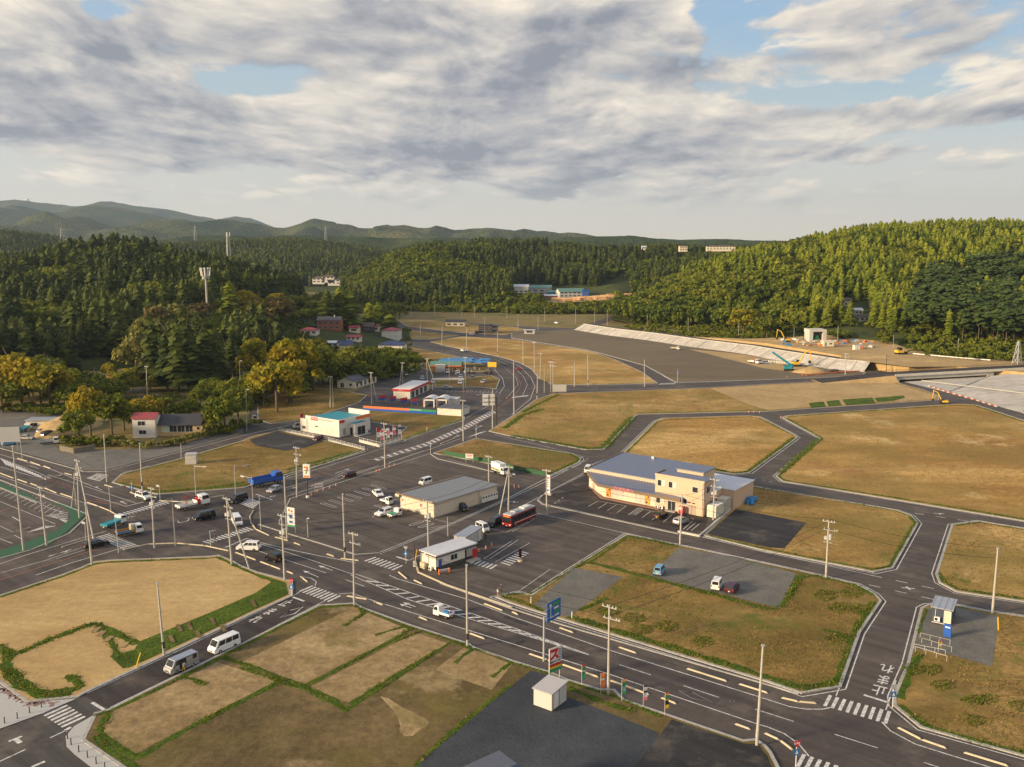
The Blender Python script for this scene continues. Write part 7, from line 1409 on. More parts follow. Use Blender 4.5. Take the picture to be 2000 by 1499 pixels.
stop_sign((258,965),3.0,'blue plate on a post at the tip of the weedy lot',0,tri=False); stop_sign((598,925),3.0,'blue plate on a post behind the numeral sign',0,tri=False); stop_sign((1323,748),6,'lone blue plate on a post beside the far plain',0,tri=False); stop_sign((841,888),4.0,'blue plate on a thin post at the tip of the wedge field',0,tri=False); stop_sign((930,857),4.5,'post with blue plate at the mouth of the lane by the ladder marks',0,tri=False); stop_sign((1010,640),4,'blue plate on a post by the far embankment',0,tri=False)
p = G(1016,1097); t = empty('bus_stop',p,.3,'dark red bus stop post on a round foot at the yard crosswalk','bus stop'); part(t,'post',lambda b: b.cyl((0,0,0),(0,0,2.6),.06,n=6,m='pole_dark')); part(t,'timetable_panel',lambda b: b.b(-.3,.3,-.08,-.03,.9,2.6,'car_maroon')); part(t,'footing',lambda b: b.cyl((0,0,0),(0,0,.3),.5,.4,10,'kerb_cream'))
# flags
def flag(base_,h,cols,label,yaw=.3,z=.05,w_=.55):
 p = G(*base_); t = empty('banner_flag',(p.x,p.y,z),yaw,label,'flag'); part(t,'post',lambda b: b.cyl((0,0,0),(0,0,h),.025,n=5,m='white'))
 def cl(b):
  n = 8; z0 = h * .28
  for k in range(n):
   za,zb_ = z0 + (h - z0) * k / n,z0 + (h - z0) * (k + 1) / n; wv = lambda z: .06 * math.sin(z * 4); m = cols[min(int(k / n * len(cols)),len(cols) - 1)]
   b.add([(0,0,za),(w_,wv(za),za),(w_,wv(zb_),zb_),(0,0,zb_),(0,.015,za),(w_,wv(za) + .015,za),(w_,wv(zb_) + .015,zb_),(0,.015,zb_)],[(0,1,2,3),(7,6,5,4)],m)
 part(t,'cloth',cl)
for i,(x,y,cols,lb) in enumerate([(1136,1341,['green','green','white','green','red'],'green flag with red top, leftmost along the kerb of the main road'),(1173,1358,['orange','orange','white','orange','orange'],'orange flag beside the double-armed pole'),(1214,1371,['green','car_green','green','green','orange'],'bright green flag right of the double-armed pole'),(1256,1383,['pink','white','navy','white','navy'],'white and navy flag with pink foot on the kerb'),(1298,1399,['yellow','rubber','yellow','green','orange'],'yellow and green flag with orange top, rightmost on the kerb')]): flag((x,y),3.0,cols,lb,z=.15)
for i,(x,y,cols,lb) in enumerate([(736,862,['white','white','red','red'],'red-topped white flag leftmost by the show car'),(744,867,['pink','white','pink'],'pink flag second by the show car'),(755,863,['white','pink','white'],'white flag in the middle by the show car'),(767,857,['pink','pink','white','pink'],'deep pink flag right of the show car'),(778,856,['white','white','navy','white'],'white flag rightmost by the show car'),(587,833,['white','white','red','red'],'red and white upright flag by the cream van')]): flag((x,y),4.2,cols,lb,w_=1.0)
flag((1832,1276),1.9,['yellow','white','yellow','pink'],'yellow and pink pennant on the railing below the navy cabin',w_=.6,z=.17)
# cones
CN = [(608,968),(620,961),(632,957),(644,954),(656,949),(735,922),(741,920),(760,913),(770,910),(935,1078),(949,1072),(960,1066),(1005,955),(1013,953),(986,963),(1004,951),(1462,806),(1472,806),(1483,807),(1525,816),(904,766),(912,765),(919,764),(969,783),(990,779),(715,776),(720,775),(1537,738),(1575,735),(1664,740),(1740,744),(1715,737)]
b = MB(); e0 = None
for i,(x,y) in enumerate(CN):
 p = G(x,y,.05)
 if e0 is None:
  e0 = empty('traffic_cone',p,0,'orange traffic cone standing on the asphalt','traffic cone','traffic cones around the lots'); part(e0,'base',lambda b: b.b(-.2,.2,-.2,.2,0,.05,'orange')); part(e0,'cone',lambda b: (b.cyl((0,0,.05),(0,0,.35),.15,.1,8,'orange'),b.cyl((0,0,.35),(0,0,.52),.1,.07,8,'white'),b.cyl((0,0,.52),(0,0,.75),.07,.03,8,'orange')))
 else: copy_tree(e0,loc=p,rz=rnd.uniform(0,1))
# bollards on the plaza and guard posts
BO = [(9,1413),(34,1404),(58,1393),(81,1382),(132,1443),(139,1455),(154,1469),(171,1480),(188,1492),(205,1503)]; e0 = None
for x,y in BO:
 p = G(x,y,.1)
 if e0 is None: e0 = empty('bollard',p,0,'dark bollard on the pale paving at the lower left','bollard','dark bollards on the pale plaza'); part(e0,'shaft',lambda b: b.cyl((0,0,0),(0,0,.95),.07,.06,8,'pole_dark')); part(e0,'cap',lambda b: b.cyl((0,0,.95),(0,0,1.0),.075,.05,8,'galv'))
 else: copy_tree(e0,loc=p)
e0 = None
for i in range(17):
 p = G(82 + i * 3.9,934 + i * 1.3)
 if e0 is None: e0 = empty('lane_post',p,0,'red flexible lane post in the row on the upper left road','lane post','red lane posts on the upper left road'); part(e0,'shaft',lambda b: b.cyl((0,0,.04),(0,0,.75),.035,n=6,m='barrier_red')); part(e0,'foot',lambda b: b.cyl((0,0,0),(0,0,.05),.14,n=8,m='red'))
 else: copy_tree(e0,loc=p)
for base_,lb,m_ in [((266,1305),'yellow guy-wire guard left of the leaning bare pole','yellow'),((1950,1233),'yellow guy-wire guard beside the right-hand bare pole','yellow'),((811,1096),'yellow guard sleeve beside the station office','yellow'),((1117,1209),'white marker post on the far pavement edge','white'),((1037,1180),'white marker post by the station yard corner','white'),((834,842),'small white marker on the grass by the upper road','white'),((185,878),'white post at the end of the low concrete wall','white')]:
 p = G(*base_); b = MB(); L_ = 2.2 if m_ == 'yellow' else 1.1; b.cyl((0,0,0),(.8 if base_[0] < 400 else (-.25 if base_[0] > 1900 else .4),0,L_) if m_ == 'yellow' else (0,0,L_),.09,n=7,m=m_); b.build('marker_post',loc=(p.x,p.y,.1),label=lb,cat='post')
p = G(810,1108); t = empty('utility_post',p,0,'slim dark post with a pale meter box by the station corner','post'); part(t,'shaft',lambda b: b.cyl((0,0,0),(0,0,4.8),.09,.07,7,'pole_dark')); part(t,'meter_box',lambda b: b.box((0,-.25,.7),(.5,.4,1.1),'concrete_pale'),.03)
p = G(602,1050); t = empty('street_lamp',p,0,'short lamp post standing in the big car park','street lamp'); part(t,'shaft',lambda b: b.cyl((0,0,0),(-.1,0,4.0),.11,.09,8,'pole_concrete')); part(t,'lamp_head',lambda b: b.box((.1,0,4.1),(.5,.25,.15),'lamp_glass'))
p = G(868,1121); t = empty('barricade',p,math.radians(25),'white striped barricade on orange feet by the station office','barricade'); part(t,'board',lambda b: (b.b(-1,1,-.04,.04,.55,.95,'white'),b.b(-.95,.95,-.05,-.041,.7,.76,'red'))); [part(t,'foot',lambda b: b.b(x - .1,x + .1,-.25,.25,0,.95,'orange')) for x in (-1,1)]
# shop forecourt guard fences,low walls
def fence(pts,h,label,m='rail_white',z=.05,step=2.0,base=None,rails=(.9,.5),bars=True):
 P_ = PX(pts); t = empty('guard_fence',(P_[0].x,P_[0].y,z),0,label,'fence'); o = P_[0]; Lt = sum((P_[i + 1] - P_[i]).length for i in range(len(P_) - 1)); n = max(1,int(Lt / step))
 for i in range(n + 1): q = along(P_,i / n) - o; part(t,'post',lambda b: b.b(q.x - .04,q.x + .04,q.y - .04,q.y + .04,0,h,m))
 for i in range(len(P_) - 1):
  a,c = P_[i] - o,P_[i + 1] - o
  for r_ in rails: part(t,'rail',lambda b: b.cyl(a + Vector((0,0,h * r_)),c + Vector((0,0,h * r_)),.035,n=5,m=m))
  if bars: part(t,'bars',lambda b: [b.cyl(a.lerp(c,k / nn) + Vector((0,0,.15)),a.lerp(c,k / nn) + Vector((0,0,h * .9)),.018,n=4,m=m) for nn in [int((c - a).length / .5) + 1] for k in range(nn)])
  if base: part(t,'base_wall',lambda b: b.strip([a,c],.25,base,'concrete_pale',thick=base + .04))
fence([(545,842),(630,858),(712,880)],1.1,'white railing in front of the teal-roofed shop above the black plot',base=.3); fence([(702,864),(742,874),(781,864)],1.6,'white railing on a low wall round the show car',base=.7)
fence([(500,943),(560,926),(640,905),(712,882),(782,862)],.8,'low pavement railing along the weedy lot on the upper road',m='galv',step=2.5,rails=(.95,),bars=False)
P_ = PX([(867,888),(905,896),(960,906),(1020,922),(1064,930)]); b = MB()
for i in range(4): a,c = P_[i],P_[i + 1]; b.add([a,c,c + Vector((0,0,1.2)),a + Vector((0,0,1.2)),a + Vector((0,.05,0)),c + Vector((0,.05,0)),c + Vector((0,.05,1.2)),a + Vector((0,.05,1.2))],[(0,1,2,3),(7,6,5,4),(3,2,6,7)],'net_green')
b.build('net_fence',label='dark green net fence along the foot of the wedge field',cat='fence')
b = MB(); [b.prism([p.xy for p in PX(q)],.03,.09,'net_mat') if 'net_mat' in M else b.prism([p.xy for p in PX(q)],.03,.09,'net_green') for q in ([(-20,935),(0,943),(60,968),(75,980),(0,952),(-20,945)],[(100,985),(120,984),(142,990),(166,1003),(160,1013),(130,1040),(95,1065),(45,1078),(0,1092),(-40,1100),(-40,1085),(0,1076),(60,1057),(110,1037),(137,1015),(136,1000),(122,990)])]
b.build('green_netting',kind='structure')
b = MB(); P_ = PX([(118,880),(145,886),(185,878)]); [b.strip([P_[i],P_[i + 1]],.4,1.5,'kerb_dark',thick=1.5) for i in range(2)]; b.build('retaining_wall',label='low concrete wall under the bank by the gravel yard',cat='wall')
b = MB(); P_ = PX([(1325,1040),(1332,1042),(1367,1049)]); [b.strip([P_[i],P_[i + 1]],.5,.4,'concrete_pale',thick=.4) for i in range(2)]; b.build('low_wall',label='low pale wall at the corner of the peach shop forecourt',cat='wall')
P_ = PX([(1367,1048),(1410,1012),(1470,958)]); b = MB(); [b.strip([P_[i],P_[i + 1]],.25,.45,'concrete_pale',thick=.45) for i in range(2)]; b.build('low_wall',label='long low wall dividing the peach shop from the black asphalt',cat='wall')
b = MB(); P_ = PX([(810,1094),(817,1119),(873,1144),(1000,1188)]); [b.strip([P_[i],P_[i + 1]],.3,.22,'kerb_cream',thick=.2) for i in range(3)]; b.build('kerb',kind='structure')
for pts in [[(567,975),(545,1020)],[(567,975),(840,887)],[(840,887),(855,897),(962,922),(1000,931)],[(565,1044),(625,1062),(695,1084),(740,1081),(885,1022),(1000,970),(1056,941),(1140,900)],[(1140,925),(1060,968),(1050,978),(1060,986),(1180,1012),(1325,1044)],[(505,1025),(565,1044)],[(0,953),(72,983)],[(0,876),(165,922),(207,922),(480,850),(590,826)],[(207,1097),(185,1100),(162,1110),(0,1166)],[(860,1140),(1000,1190),(1100,1222),(1560,1356)],[(-30,1100),(60,1075),(135,1043),(170,1010)],[(0,938),(170,1005)]]:
 b = MB(); P_ = PX(pts); [b.strip([P_[i],P_[i + 1]],.3,.12,'kerb_grey',thick=.1) for i in range(len(P_) - 1)]; b.build('kerb',kind='structure')
# ------------------------------------------------------------------ machines on the works
def digger(px,py,dist_z,yaw,s,label,col='yellow',kind='excavator'):
 p = G(px,py,dist_z); e = empty(kind,p,yaw,label,kind.replace('_',' ')); e.scale = (s,s,s)
 for sy in (-1,1): part(e,'track',lambda b: b.b(-1.9,1.9,sy * 1.1 - .3,sy * 1.1 + .3,0,.8,'rubber'),.15)
 part(e,'body',lambda b: (b.b(-2,1.0,-1.3,1.3,.9,1.9,col),b.b(-2,-1.2,-1.2,1.2,1.9,2.3,'black_plastic')),.08)
 if kind == 'bulldozer': part(e,'blade',lambda b: b.b(2.3,2.5,-1.7,1.7,.1,1.3,'black_plastic')); part(e,'cab',lambda b: b.b(-1.2,.4,-.8,.8,1.9,3.1,'window_dark'),.05); return e
 part(e,'cab',lambda b: b.b(0,1.5,.1,1.2,1.2,2.8,'window_dark'),.06)
 if kind == 'excavator': part(e,'boom',lambda b: (b.cyl((.9,-.4,1.7),(3.2,-.4,6.0),.32,.28,6,col),b.cyl((3.2,-.4,6.0),(5.4,-.4,7.2),.28,.22,6,col))); part(e,'stick',lambda b: b.cyl((5.4,-.4,7.3),(5.8,-.4,2.6),.22,.15,6,col)); part(e,'bucket',lambda b: b.box((5.5,-.4,2.0),(1.1,1.0,1.2),'black_plastic',0,.7))
 else: part(e,'boom',lambda b: b.cyl((1.2,0,1.9),(-6.5,0,7.2),.5,.35,6,col)); part(e,'mast',lambda b: b.cyl((-.4,0,1),(-.4,0,3.0),.5,n=8,m=col))
 return e
digger(1556,716,.1,math.radians(2),1.15,'yellow excavator with raised arm beside the green crane on the plain'); digger(1541,725,.1,math.radians(-12),1.25,'green crane with its lattice jib raised to the left on the plain','teal','mobile_crane'); digger(1536,668,4.2,math.radians(180),1.0,'small yellow excavator at the far left of the riverside works'); digger(1843,789,.1,math.radians(170),.7,'small yellow excavator on the lane corner below the river slope'); digger(1758,693,4.3,math.radians(10),1.2,'yellow bulldozer on the dirt bank in front of the trees','yellow','bulldozer')
p = G(1597,668,4.2); e = bld('pale concrete portal block with an open front in the riverside works',(p.x,p.y),0,'portal','concrete_portal',z=4.1); part(e,'wall',lambda b: (b.b(-5,-2.8,0,10,0,6,'concrete_pale'),b.b(3,5,0,10,0,6,'concrete_pale'),b.b(-5,5,9,10,0,5,'concrete'))); part(e,'lintel',lambda b: b.b(-5,5,-.02,10,6.0,7.2,'concrete_pale')); part(e,'machine_inside',lambda b: b.box((0,3,2),(3,3,3),'green',.3,.6))
p = G(1618,677,4.3); e = bld('low cream site hut with a green door by the concrete portal',(p.x,p.y),0,'hut','site_hut',z=4.2); part(e,'wall',lambda b: b.b(-2.8,3,0,3,0,3,'cream')); win(e,'-y',0,-1.6,.3,1.0,2.0,'green',name='door'); win(e,'-y',0,1.2,1.2,1.4,.9); part(e,'roof',lambda b: b.b(-3,3.2,-.2,3.2,3,3.15,'white'))
p = G(1674,684,4.3); e = bld('small white cabin standing on the dirt bank',(p.x,p.y),.1,'cabin','site_cabin',z=4.2); part(e,'wall',lambda b: b.b(-1.5,1.5,0,2.2,0,2.6,'white')); part(e,'roof',lambda b: b.b(-1.6,1.6,-.1,2.3,2.6,2.7,'shed_roof')); win(e,'-y',0,0,.2,.8,1.9,'shed_wall',name='door')
for i in range(60):
 x = rnd.uniform(1520,1720); y = 664 + (x - 1520) * .045 + rnd.uniform(-4,10); p = G(x,y,4.35); b = MB(); m_ = rnd.choice(['concrete_pale','kerb_cream','steel','orange','wood','white','tarp_blue','log']); b.box((0,0,.4),(rnd.uniform(1.5,4),rnd.uniform(.8,1.6),rnd.uniform(.5,1.1)),m_,0,.93); b.box((.2,.1,.95),(rnd.uniform(1,2.5),.7,.3),m_,rnd.uniform(-.2,.2)); b.build('material_stack',loc=(p.x,p.y,4.3),rz=rnd.uniform(-.5,.5),label='stack of building materials in the riverside works',cat='material stack',group='material stacks in the riverside works')
for i in range(12):
 x = 1503 + i * 5; p = G(x,709 + i * .3,.1); b = MB(); b.cyl((0,0,0),(0,0,1.2),.8,n=8,m='concrete_pale'); b.box((0,0,1.3),(1.0,1.0,.2),'kerb_cream'); b.build('concrete_block',loc=p,label='pale concrete block in the row on the plain under the embankment',cat='concrete block',group='concrete blocks under the embankment')
def mound(px,py,z,rx,ry,h,label,m='soil_tan'):
 p = G(px,py,z); b = MB(); n,k = 18,6; vs = [(0,0,h)]
 for j in range(1,k + 1):
  for i in range(n): a = 6.283 * i / n; q = j / k; w_ = 1 + .15 * math.sin(3 * a + j); vs.append((rx * q * w_ * math.cos(a),ry * q * w_ * math.sin(a),h * (1 - q) ** .9 + rnd.uniform(-.08,.08) * h * (j < k)))
 fs = [(0,1 + i,1 + (i + 1) % n) for i in range(n)] + [(1 + (j - 1) * n + i,1 + j * n + i,1 + j * n + (i + 1) % n,1 + (j - 1) * n + (i + 1) % n) for j in range(1,k) for i in range(n)]
 b.add(vs,fs,m); b.build('dirt_mound',loc=p,smooth=True,label=label,cat='mound')
mound(1585,728,.05,9,7,3.0,'brown dirt mound beside the yellow excavator'); mound(1725,704,3.0,26,9,2.5,'long brown earth heap on the river bank by the bridge'); mound(1830,710,3.4,18,6,1.8,'lower earth heap right of the long one by the bridge'); mound(128,838,0,9,14,5.0,'sandy cut bank between the gravel yard and the yellow trees')
# lattice masts
def lattice(p,h,w0,w1,label,name='lattice_tower',plat=False):
 e = empty(name,p,.4,label,'tower'); n = int(h / 3.2)
 def leg(i):
  return lambda b: b.cyl((w0 / 2 * (1,-1,-1,1)[i],w0 / 2 * (1,1,-1,-1)[i],0),(w1 / 2 * (1,-1,-1,1)[i],w1 / 2 * (1,1,-1,-1)[i],h),.2,.15,5,'galv')
 for i in range(4): part(e,'leg',leg(i))
 def br(b):
  for k in range(n):
   z0,z1 = h * k / n,h * (k + 1) / n; a,c = (w0 + (w1 - w0) * k / n) / 2,(w0 + (w1 - w0) * (k + 1) / n) / 2; Q = [(1,1),(-1,1),(-1,-1),(1,-1)]
   for i in range(4): q,r_ = Q[i],Q[(i + 1) % 4]; b.cyl((q[0] * a,q[1] * a,z0),(r_[0] * c,r_[1] * c,z1),.09,n=4,m='galv',cap=False); b.cyl((r_[0] * a,r_[1] * a,z0),(q[0] * c,q[1] * c,z1),.09,n=4,m='galv',cap=False); b.cyl((q[0] * c,q[1] * c,z1),(r_[0] * c,r_[1] * c,z1),.09,n=4,m='galv',cap=False)
 part(e,'bracing',br)
 if plat: part(e,'antenna',lambda b: [b.cyl((math.cos(a) * 1.4,math.sin(a) * 1.4,h - 1),(math.cos(a) * 1.4,math.sin(a) * 1.4,h + 2.2),.28,n=6,m='white') for a in (0,2.1,4.2)]); part(e,'platform',lambda b: b.cyl((0,0,h - 1),(0,0,h - .8),1.9,n=10,m='galv'))
 return e
p = hit(450,560) or D(450,560,640); hh = H + (480 - 468) * p.y / F - p.z; lattice(p - Vector((0,0,4)),hh + 7,4.2,1.6,'grey lattice mast rising above the left hill',plat=True)
p = D(407,632,470); p = hit(407,640) or p; u = -(530 - 749.5) / F; hz_ = H + (-SP + CP * u) * (p.y / (CP + SP * u)) - p.z; e = empty('phone_mast',p,0,'tall tubular mast with a crown of aerials on the wooded slope','phone mast'); part(e,'shaft',lambda b: b.cyl((0,0,-2),(0,0,hz_),.75,.5,12,'pole_concrete')); part(e,'platform',lambda b: (b.cyl((0,0,hz_ - 3.4),(0,0,hz_ - 3.1),2.0,n=12,m='galv'),b.cyl((0,0,hz_ + 1.4),(0,0,hz_ + 1.6),2.7,n=12,m='galv'),b.cyl((0,0,hz_ - 3.3),(0,0,hz_ + 1.6),.3,n=8,m='galv')))
for k in range(9): a = 6.283 * k / 9; part(e,'aerial',lambda b: b.cyl((math.cos(a) * 2.2,math.sin(a) * 2.2,hz_ - 2.8),(math.cos(a) * 2.9,math.sin(a) * 2.9,hz_ + 1.9),.38,n=6,m='white'))
for k in range(3): a = 6.283 * k / 3; part(e,'radio_unit',lambda b: b.box((math.cos(a) * 1.6,math.sin(a) * 1.6,hz_ - 4.0),(.9,.7,1.0),'galv',a))
for x,yb,yt,ds,lb in [(124,490,445,1500,'left pylon behind the dark hill'),(133,492,466,1500,'shorter pylon right beside the left one'),(383,478,442,2100,'distant pylon left of the lattice mast'),(637,470,443,2600,'faint pylon before the notched mountain')]:
 p = D(x,yb + 14,ds); q = D(x,yt,ds); e = lattice(p,q.z - p.z,9,2,lb,'pylon'); part(e,'crossarm',lambda b: [b.cyl((-5,0,(q.z - p.z) * f),(5,0,(q.z - p.z) * f),.3,n=4,m='galv') for f in (.72,.84,.95)])
p = D(54,402,9400); e = empty('radio_tower',p,0,'white and red tower on the far mountain ridge','tower'); part(e,'shaft',lambda b: b.cyl((0,0,-30),(0,0,62),11,8,8,'white')); part(e,'crown',lambda b: b.cyl((0,0,40),(0,0,66),22,20,10,'white')); part(e,'red_band',lambda b: b.cyl((0,0,10),(0,0,30),11,10,8,'red'))
p = G(1986,712,4.3); lattice(p,11,3,.6,'white braced mast at the right end of the bridge')
frame_sign('red and white board among the bushes near the right edge',(1953,700),0,8.5,1.0,3.0,'white',(-3,3))
# ------------------------------------------------------------------ people
def person(loc_,yaw,top_m,leg_m,label,h=1.68,sit=False,lean=0.,stride=.12):
 me = bpy.data.meshes.new('person'); bm = bmesh.new(); k = h / 1.7; V = {}
 J = {'pelvis': (0,0,.92),'waist': (0,0,1.08),'chest': (lean * .5,0,1.3),'neck': (lean * .8,0,1.45),'chin': (lean + .02,0,1.52),'head': (lean + .01,0,1.61),'crown': (lean,0,1.67)}
 Rr = {'pelvis': .13,'waist': .115,'chest': .135,'neck': .055,'chin': .07,'head': .088,'crown': .06}
 for s,n in ((1,'l'),(-1,'r')):
  st = stride * s; J.update({'hip' + n: (0,.09 * s,.86),'knee' + n: (st * .7 + .02,.1 * s,.49),'ank' + n: (st - (.03),.1 * s,.08),'toe' + n: (st + .15,.1 * s,.04),'sho' + n: (lean * .6,.19 * s,1.38),'elb' + n: (-st * .5 + lean,.25 * s,1.12),'wri' + n: (-st + .1 + lean,.26 * s,.9),'palm' + n: (-st + .13 + lean,.26 * s,.84)})
  Rr.update({'hip' + n: .09,'knee' + n: .06,'ank' + n: .04,'toe' + n: .035,'sho' + n: .06,'elb' + n: .042,'wri' + n: .028,'palm' + n: .032})
  for f in range(5): J['f%d%s' % (f,n)] = (-st + .15 + lean + (.03 if f == 4 else 0),.26 * s + (-.03 + .02 * f),.77 if f < 4 else .80); Rr['f%d%s' % (f,n)] = .009
 for n_ in J: V[n_] = bm.verts.new([c * k for c in J[n_]])
 E = [('pelvis','waist'),('waist','chest'),('chest','neck'),('neck','chin'),('chin','head'),('head','crown')]
 for n in 'lr': E += [('pelvis','hip' + n),('hip' + n,'knee' + n),('knee' + n,'ank' + n),('ank' + n,'toe' + n),('chest','sho' + n),('sho' + n,'elb' + n),('elb' + n,'wri' + n),('wri' + n,'palm' + n)] + [('palm' + n,'f%d%s' % (f,n)) for f in range(5)]
 for a,c in E: bm.edges.new((V[a],V[c]))
 order_ = list(J); bm.verts.ensure_lookup_table(); bm.to_mesh(me); bm.free(); o = bpy.data.objects.new('tmp',me); COL.objects.link(o); md = o.modifiers.new('s','SKIN'); me.skin_vertices or o
 sk = me.skin_vertices[0].data if me.skin_vertices else None
 if sk:
  for i,n_ in enumerate(order_): sk[i].radius = (Rr[n_] * k,Rr[n_] * k); sk[i].use_root = (n_ == 'pelvis')
 o.modifiers.new('d','SUBSURF').levels = 1; dg = bpy.context.evaluated_depsgraph_get(); dg.update(); m2 = bpy.data.meshes.new_from_object(o.evaluated_get(dg)); bpy.data.objects.remove(o)
 m2.materials.clear(); [m2.materials.append(M[x]) for x in ('skin',top_m,leg_m,'hair')]
 for p_ in m2.polygons:
  c = p_.center / k; p_.material_index = 3 if (c.z > 1.6 and c.x < .06 + lean) or (c.z > 1.655) else (0 if c.z > 1.44 or (abs(c.y) > .2 and c.z < .93) else (1 if c.z > .95 else (3 if c.z < .07 else 2)))
 ob = bpy.data.objects.new('person',m2); COL.objects.link(ob); ob.location = loc_; ob.rotation_euler.z = yaw; return tag(ob,label,'person')
person(G(421,1057,.04),2.8,'car_grey','navy','person in a grey top walking over the striped crosswalk'); person(G(948,1056,.03),1.0,'rubber','navy','person in dark clothes standing at the end of the grey container',stride=.05)
person(G(979,1158,.15),3.4,'navy','rubber','person in a dark jacket at the kerb corner of the station yard'); person(G(972,1165,.15),.4,'white','pink','person in a pale top with something pink at the yard corner',h=1.5); person(G(1680,730,.4),0,'white','navy','worker in white beside the road near the bridge'); person(G(1591,716,.1),1,'kerb_cream','navy','worker in a pale jacket standing left on the plain',h=1.7); person(G(1600,717,.1),2,'orange','navy','worker in an orange vest standing right on the plain')
vn = [o for o in COL.objects if o.get('label','').startswith('silver-grey long van')][0]; vz = vn.rotation_euler.z; c,s = math.cos(vz),math.sin(vz)
q = MB(); q.b(-.15,.85,.80,.885,.45,1.85,'rubber'); q.build('doorway_shade_panel',vn); q = MB(); q.b(-1.25,-.2,.9,.95,.4,1.85,'car_silver'); q.build('sliding_door',vn,bevel=.03)  # black slab on the van's side paints in the shaded interior
person(Vector((vn.location.x + .35 * c - .98 * s,vn.location.y + .35 * s + .98 * c,.04)),vz + 1.5,'white','yellow','person in white and yellow bending at the open van door',h=1.6,lean=.2)
p = G(963,1172,.15); 
# ------------------------------------------------------------------ single broadleaf trees and cedars in the near left
def tree_meshes(kind,m,n,**kw):
 return [arr_mesh('crown',*f,m) for f in kind]
BV5 = [broad_arr(30,60,1,.42,300 + s,leaf=.028) for s in range(4)]
TM = [trunk_mesh(1,.03,limbs=5,seed=s,spread=.35) for s in range(3)]; cm_cache = {}; CT = trunk_mesh(1,.014)
def tree(px,pyb,pyt,wpx,m,label,form='b',group=None):
 p = hit(px,pyb); u = -(pyt - 749.5) / F; h = H + (-SP + CP * u) * (p.y / (CP + SP * u)) - p.z; rad = wpx / 2 * p.y / F
 key = (form,m)
 if key not in cm_cache: cm_cache[key] = [arr_mesh('crown',Q,T,m) for Q,T in (BV5 if form == 'b' else ced_hi)]
 e = empty('broadleaf_tree' if form == 'b' else 'cedar_tree',p,rnd.uniform(0,6.28),label,'tree',group); r0 = .42 if form == 'b' else .17; sx = rad / r0; e.scale = (sx * rnd.uniform(.92,1.1),sx * rnd.uniform(.92,1.1),h)
 for nm,me in (('trunk',TM[rnd.randrange(3)] if form == 'b' else CT),('crown',cm_cache[key][rnd.randrange(len(cm_cache[key]))])):
  o = bpy.data.objects.new(nm,me); COL.objects.link(o); o.parent = e
for a in [(42,792,678,115,'leaf_autumn','big yellow-green tree filling the left edge'),(100,800,702,90,'leaf_autumn','golden tree right of the big one at the left edge'),(5,806,735,70,'leaf_green','green tree cut by the left edge below the golden ones'),(140,800,742,60,'leaf_green','green tree at the edge of the gravel clearing'),
 (178,852,746,80,'leaf_autumn','tall yellowing tree above the sandy cut bank'),(219,850,760,78,'leaf_green','rounded green-gold tree left of the maroon-roofed wing'),(155,868,792,60,'leaf_green','low bushy tree at the foot of the cut bank'),(243,842,786,60,'leaf_green','dark tree directly left of the white house'),
 (287,832,768,64,'leaf_autumn','gold-topped tree behind the maroon roof'),(326,825,772,56,'leaf_green','green tree behind the dark roof of the house'),(372,822,775,56,'leaf_green','green tree at the right end of the dark roof'),(440,846,762,70,'leaf_green','dense dark green tree by the hill lane'),
 (466,836,742,64,'leaf_green','tall dark tree next to the tall lamp'),(414,850,795,44,'leaf_green','small pale green tree in the yard of the house'),(217,748,703,34,'leaf_autumn','small bright tree on the gravel clearing'),(200,775,742,40,'leaf_autumn','orange bushy tree below the gravel clearing'),
 (541,806,695,92,'leaf_autumn','orange-brown tree with a forked trunk by the lane'),(516,795,712,70,'leaf_autumn','yellow tree left of the forked one'),(574,778,648,112,'leaf_autumn','largest yellow-green tree in the middle of the wood'),(612,762,662,80,'leaf_green','tall green tree right of the largest one'),
 (645,752,682,70,'leaf_green','dark tree above the low hall roof, left'),(688,742,672,70,'leaf_green','dark tree with a bare stem above the low hall'),(727,738,684,60,'leaf_green','dark tree right above the low hall'),(766,735,690,60,'leaf_green','dark round tree by the green pipe slope'),(790,722,688,40,'leaf_green','small dark tree at the right end of the wood'),
 (425,752,704,72,'leaf_brown','brown weeping tree behind the hill lane'),(498,752,655,66,'leaf_autumn','yellow tree between the lamp and the largest tree'),(292,720,610,80,'leaf_pale','pale feathery tree on the slope, middle'),(268,745,650,72,'leaf_pale','pale feathery tree lowest on the slope'),(338,660,588,90,'leaf_pale','pale feathery tree below the phone mast'),(310,690,590,60,'leaf_brown','brownish tree at the edge of the dark cedars'),
 (395,640,585,50,'leaf_brown','brown-green tree left of the phone mast'),(500,640,585,60,'leaf_autumn','yellowish tree right of the lattice mast'),(545,640,575,64,'leaf_brown','brownish round tree above the hamlet'),(520,660,620,50,'leaf_green','green tree between tiled houses and brick house'),(75,735,690,70,'leaf_green','dark green tree in front of the tin-roofed shed'),
 (620,690,658,44,'leaf_autumn','small golden tree beside the half hidden maroon roof'),(800,706,684,40,'leaf_green','bush-like tree above the green pipe'),(1498,662,612,60,'leaf_green','bright green tree low on the right hill'),(1452,655,600,66,'leaf_autumn','yellowish tree low on the right hill beside the tan hut'),(1640,668,640,50,'leaf_green','dark tree behind the concrete portal'),(1725,682,640,40,'leaf_green','slim tree by the dirt bank')]: tree(*a)
for i,a in enumerate([(300,756,615,46),(328,762,640,44),(350,766,632,46),(378,764,650,44),(402,760,640,46),(428,758,655,44),(342,742,612,44),(365,735,600,44),(318,735,618,40),(452,742,660,40),(385,720,618,40)]): tree(*a,'cedar','dark cedar in the clump left of the big yellow tree','c','cedars in the clump below the phone mast')
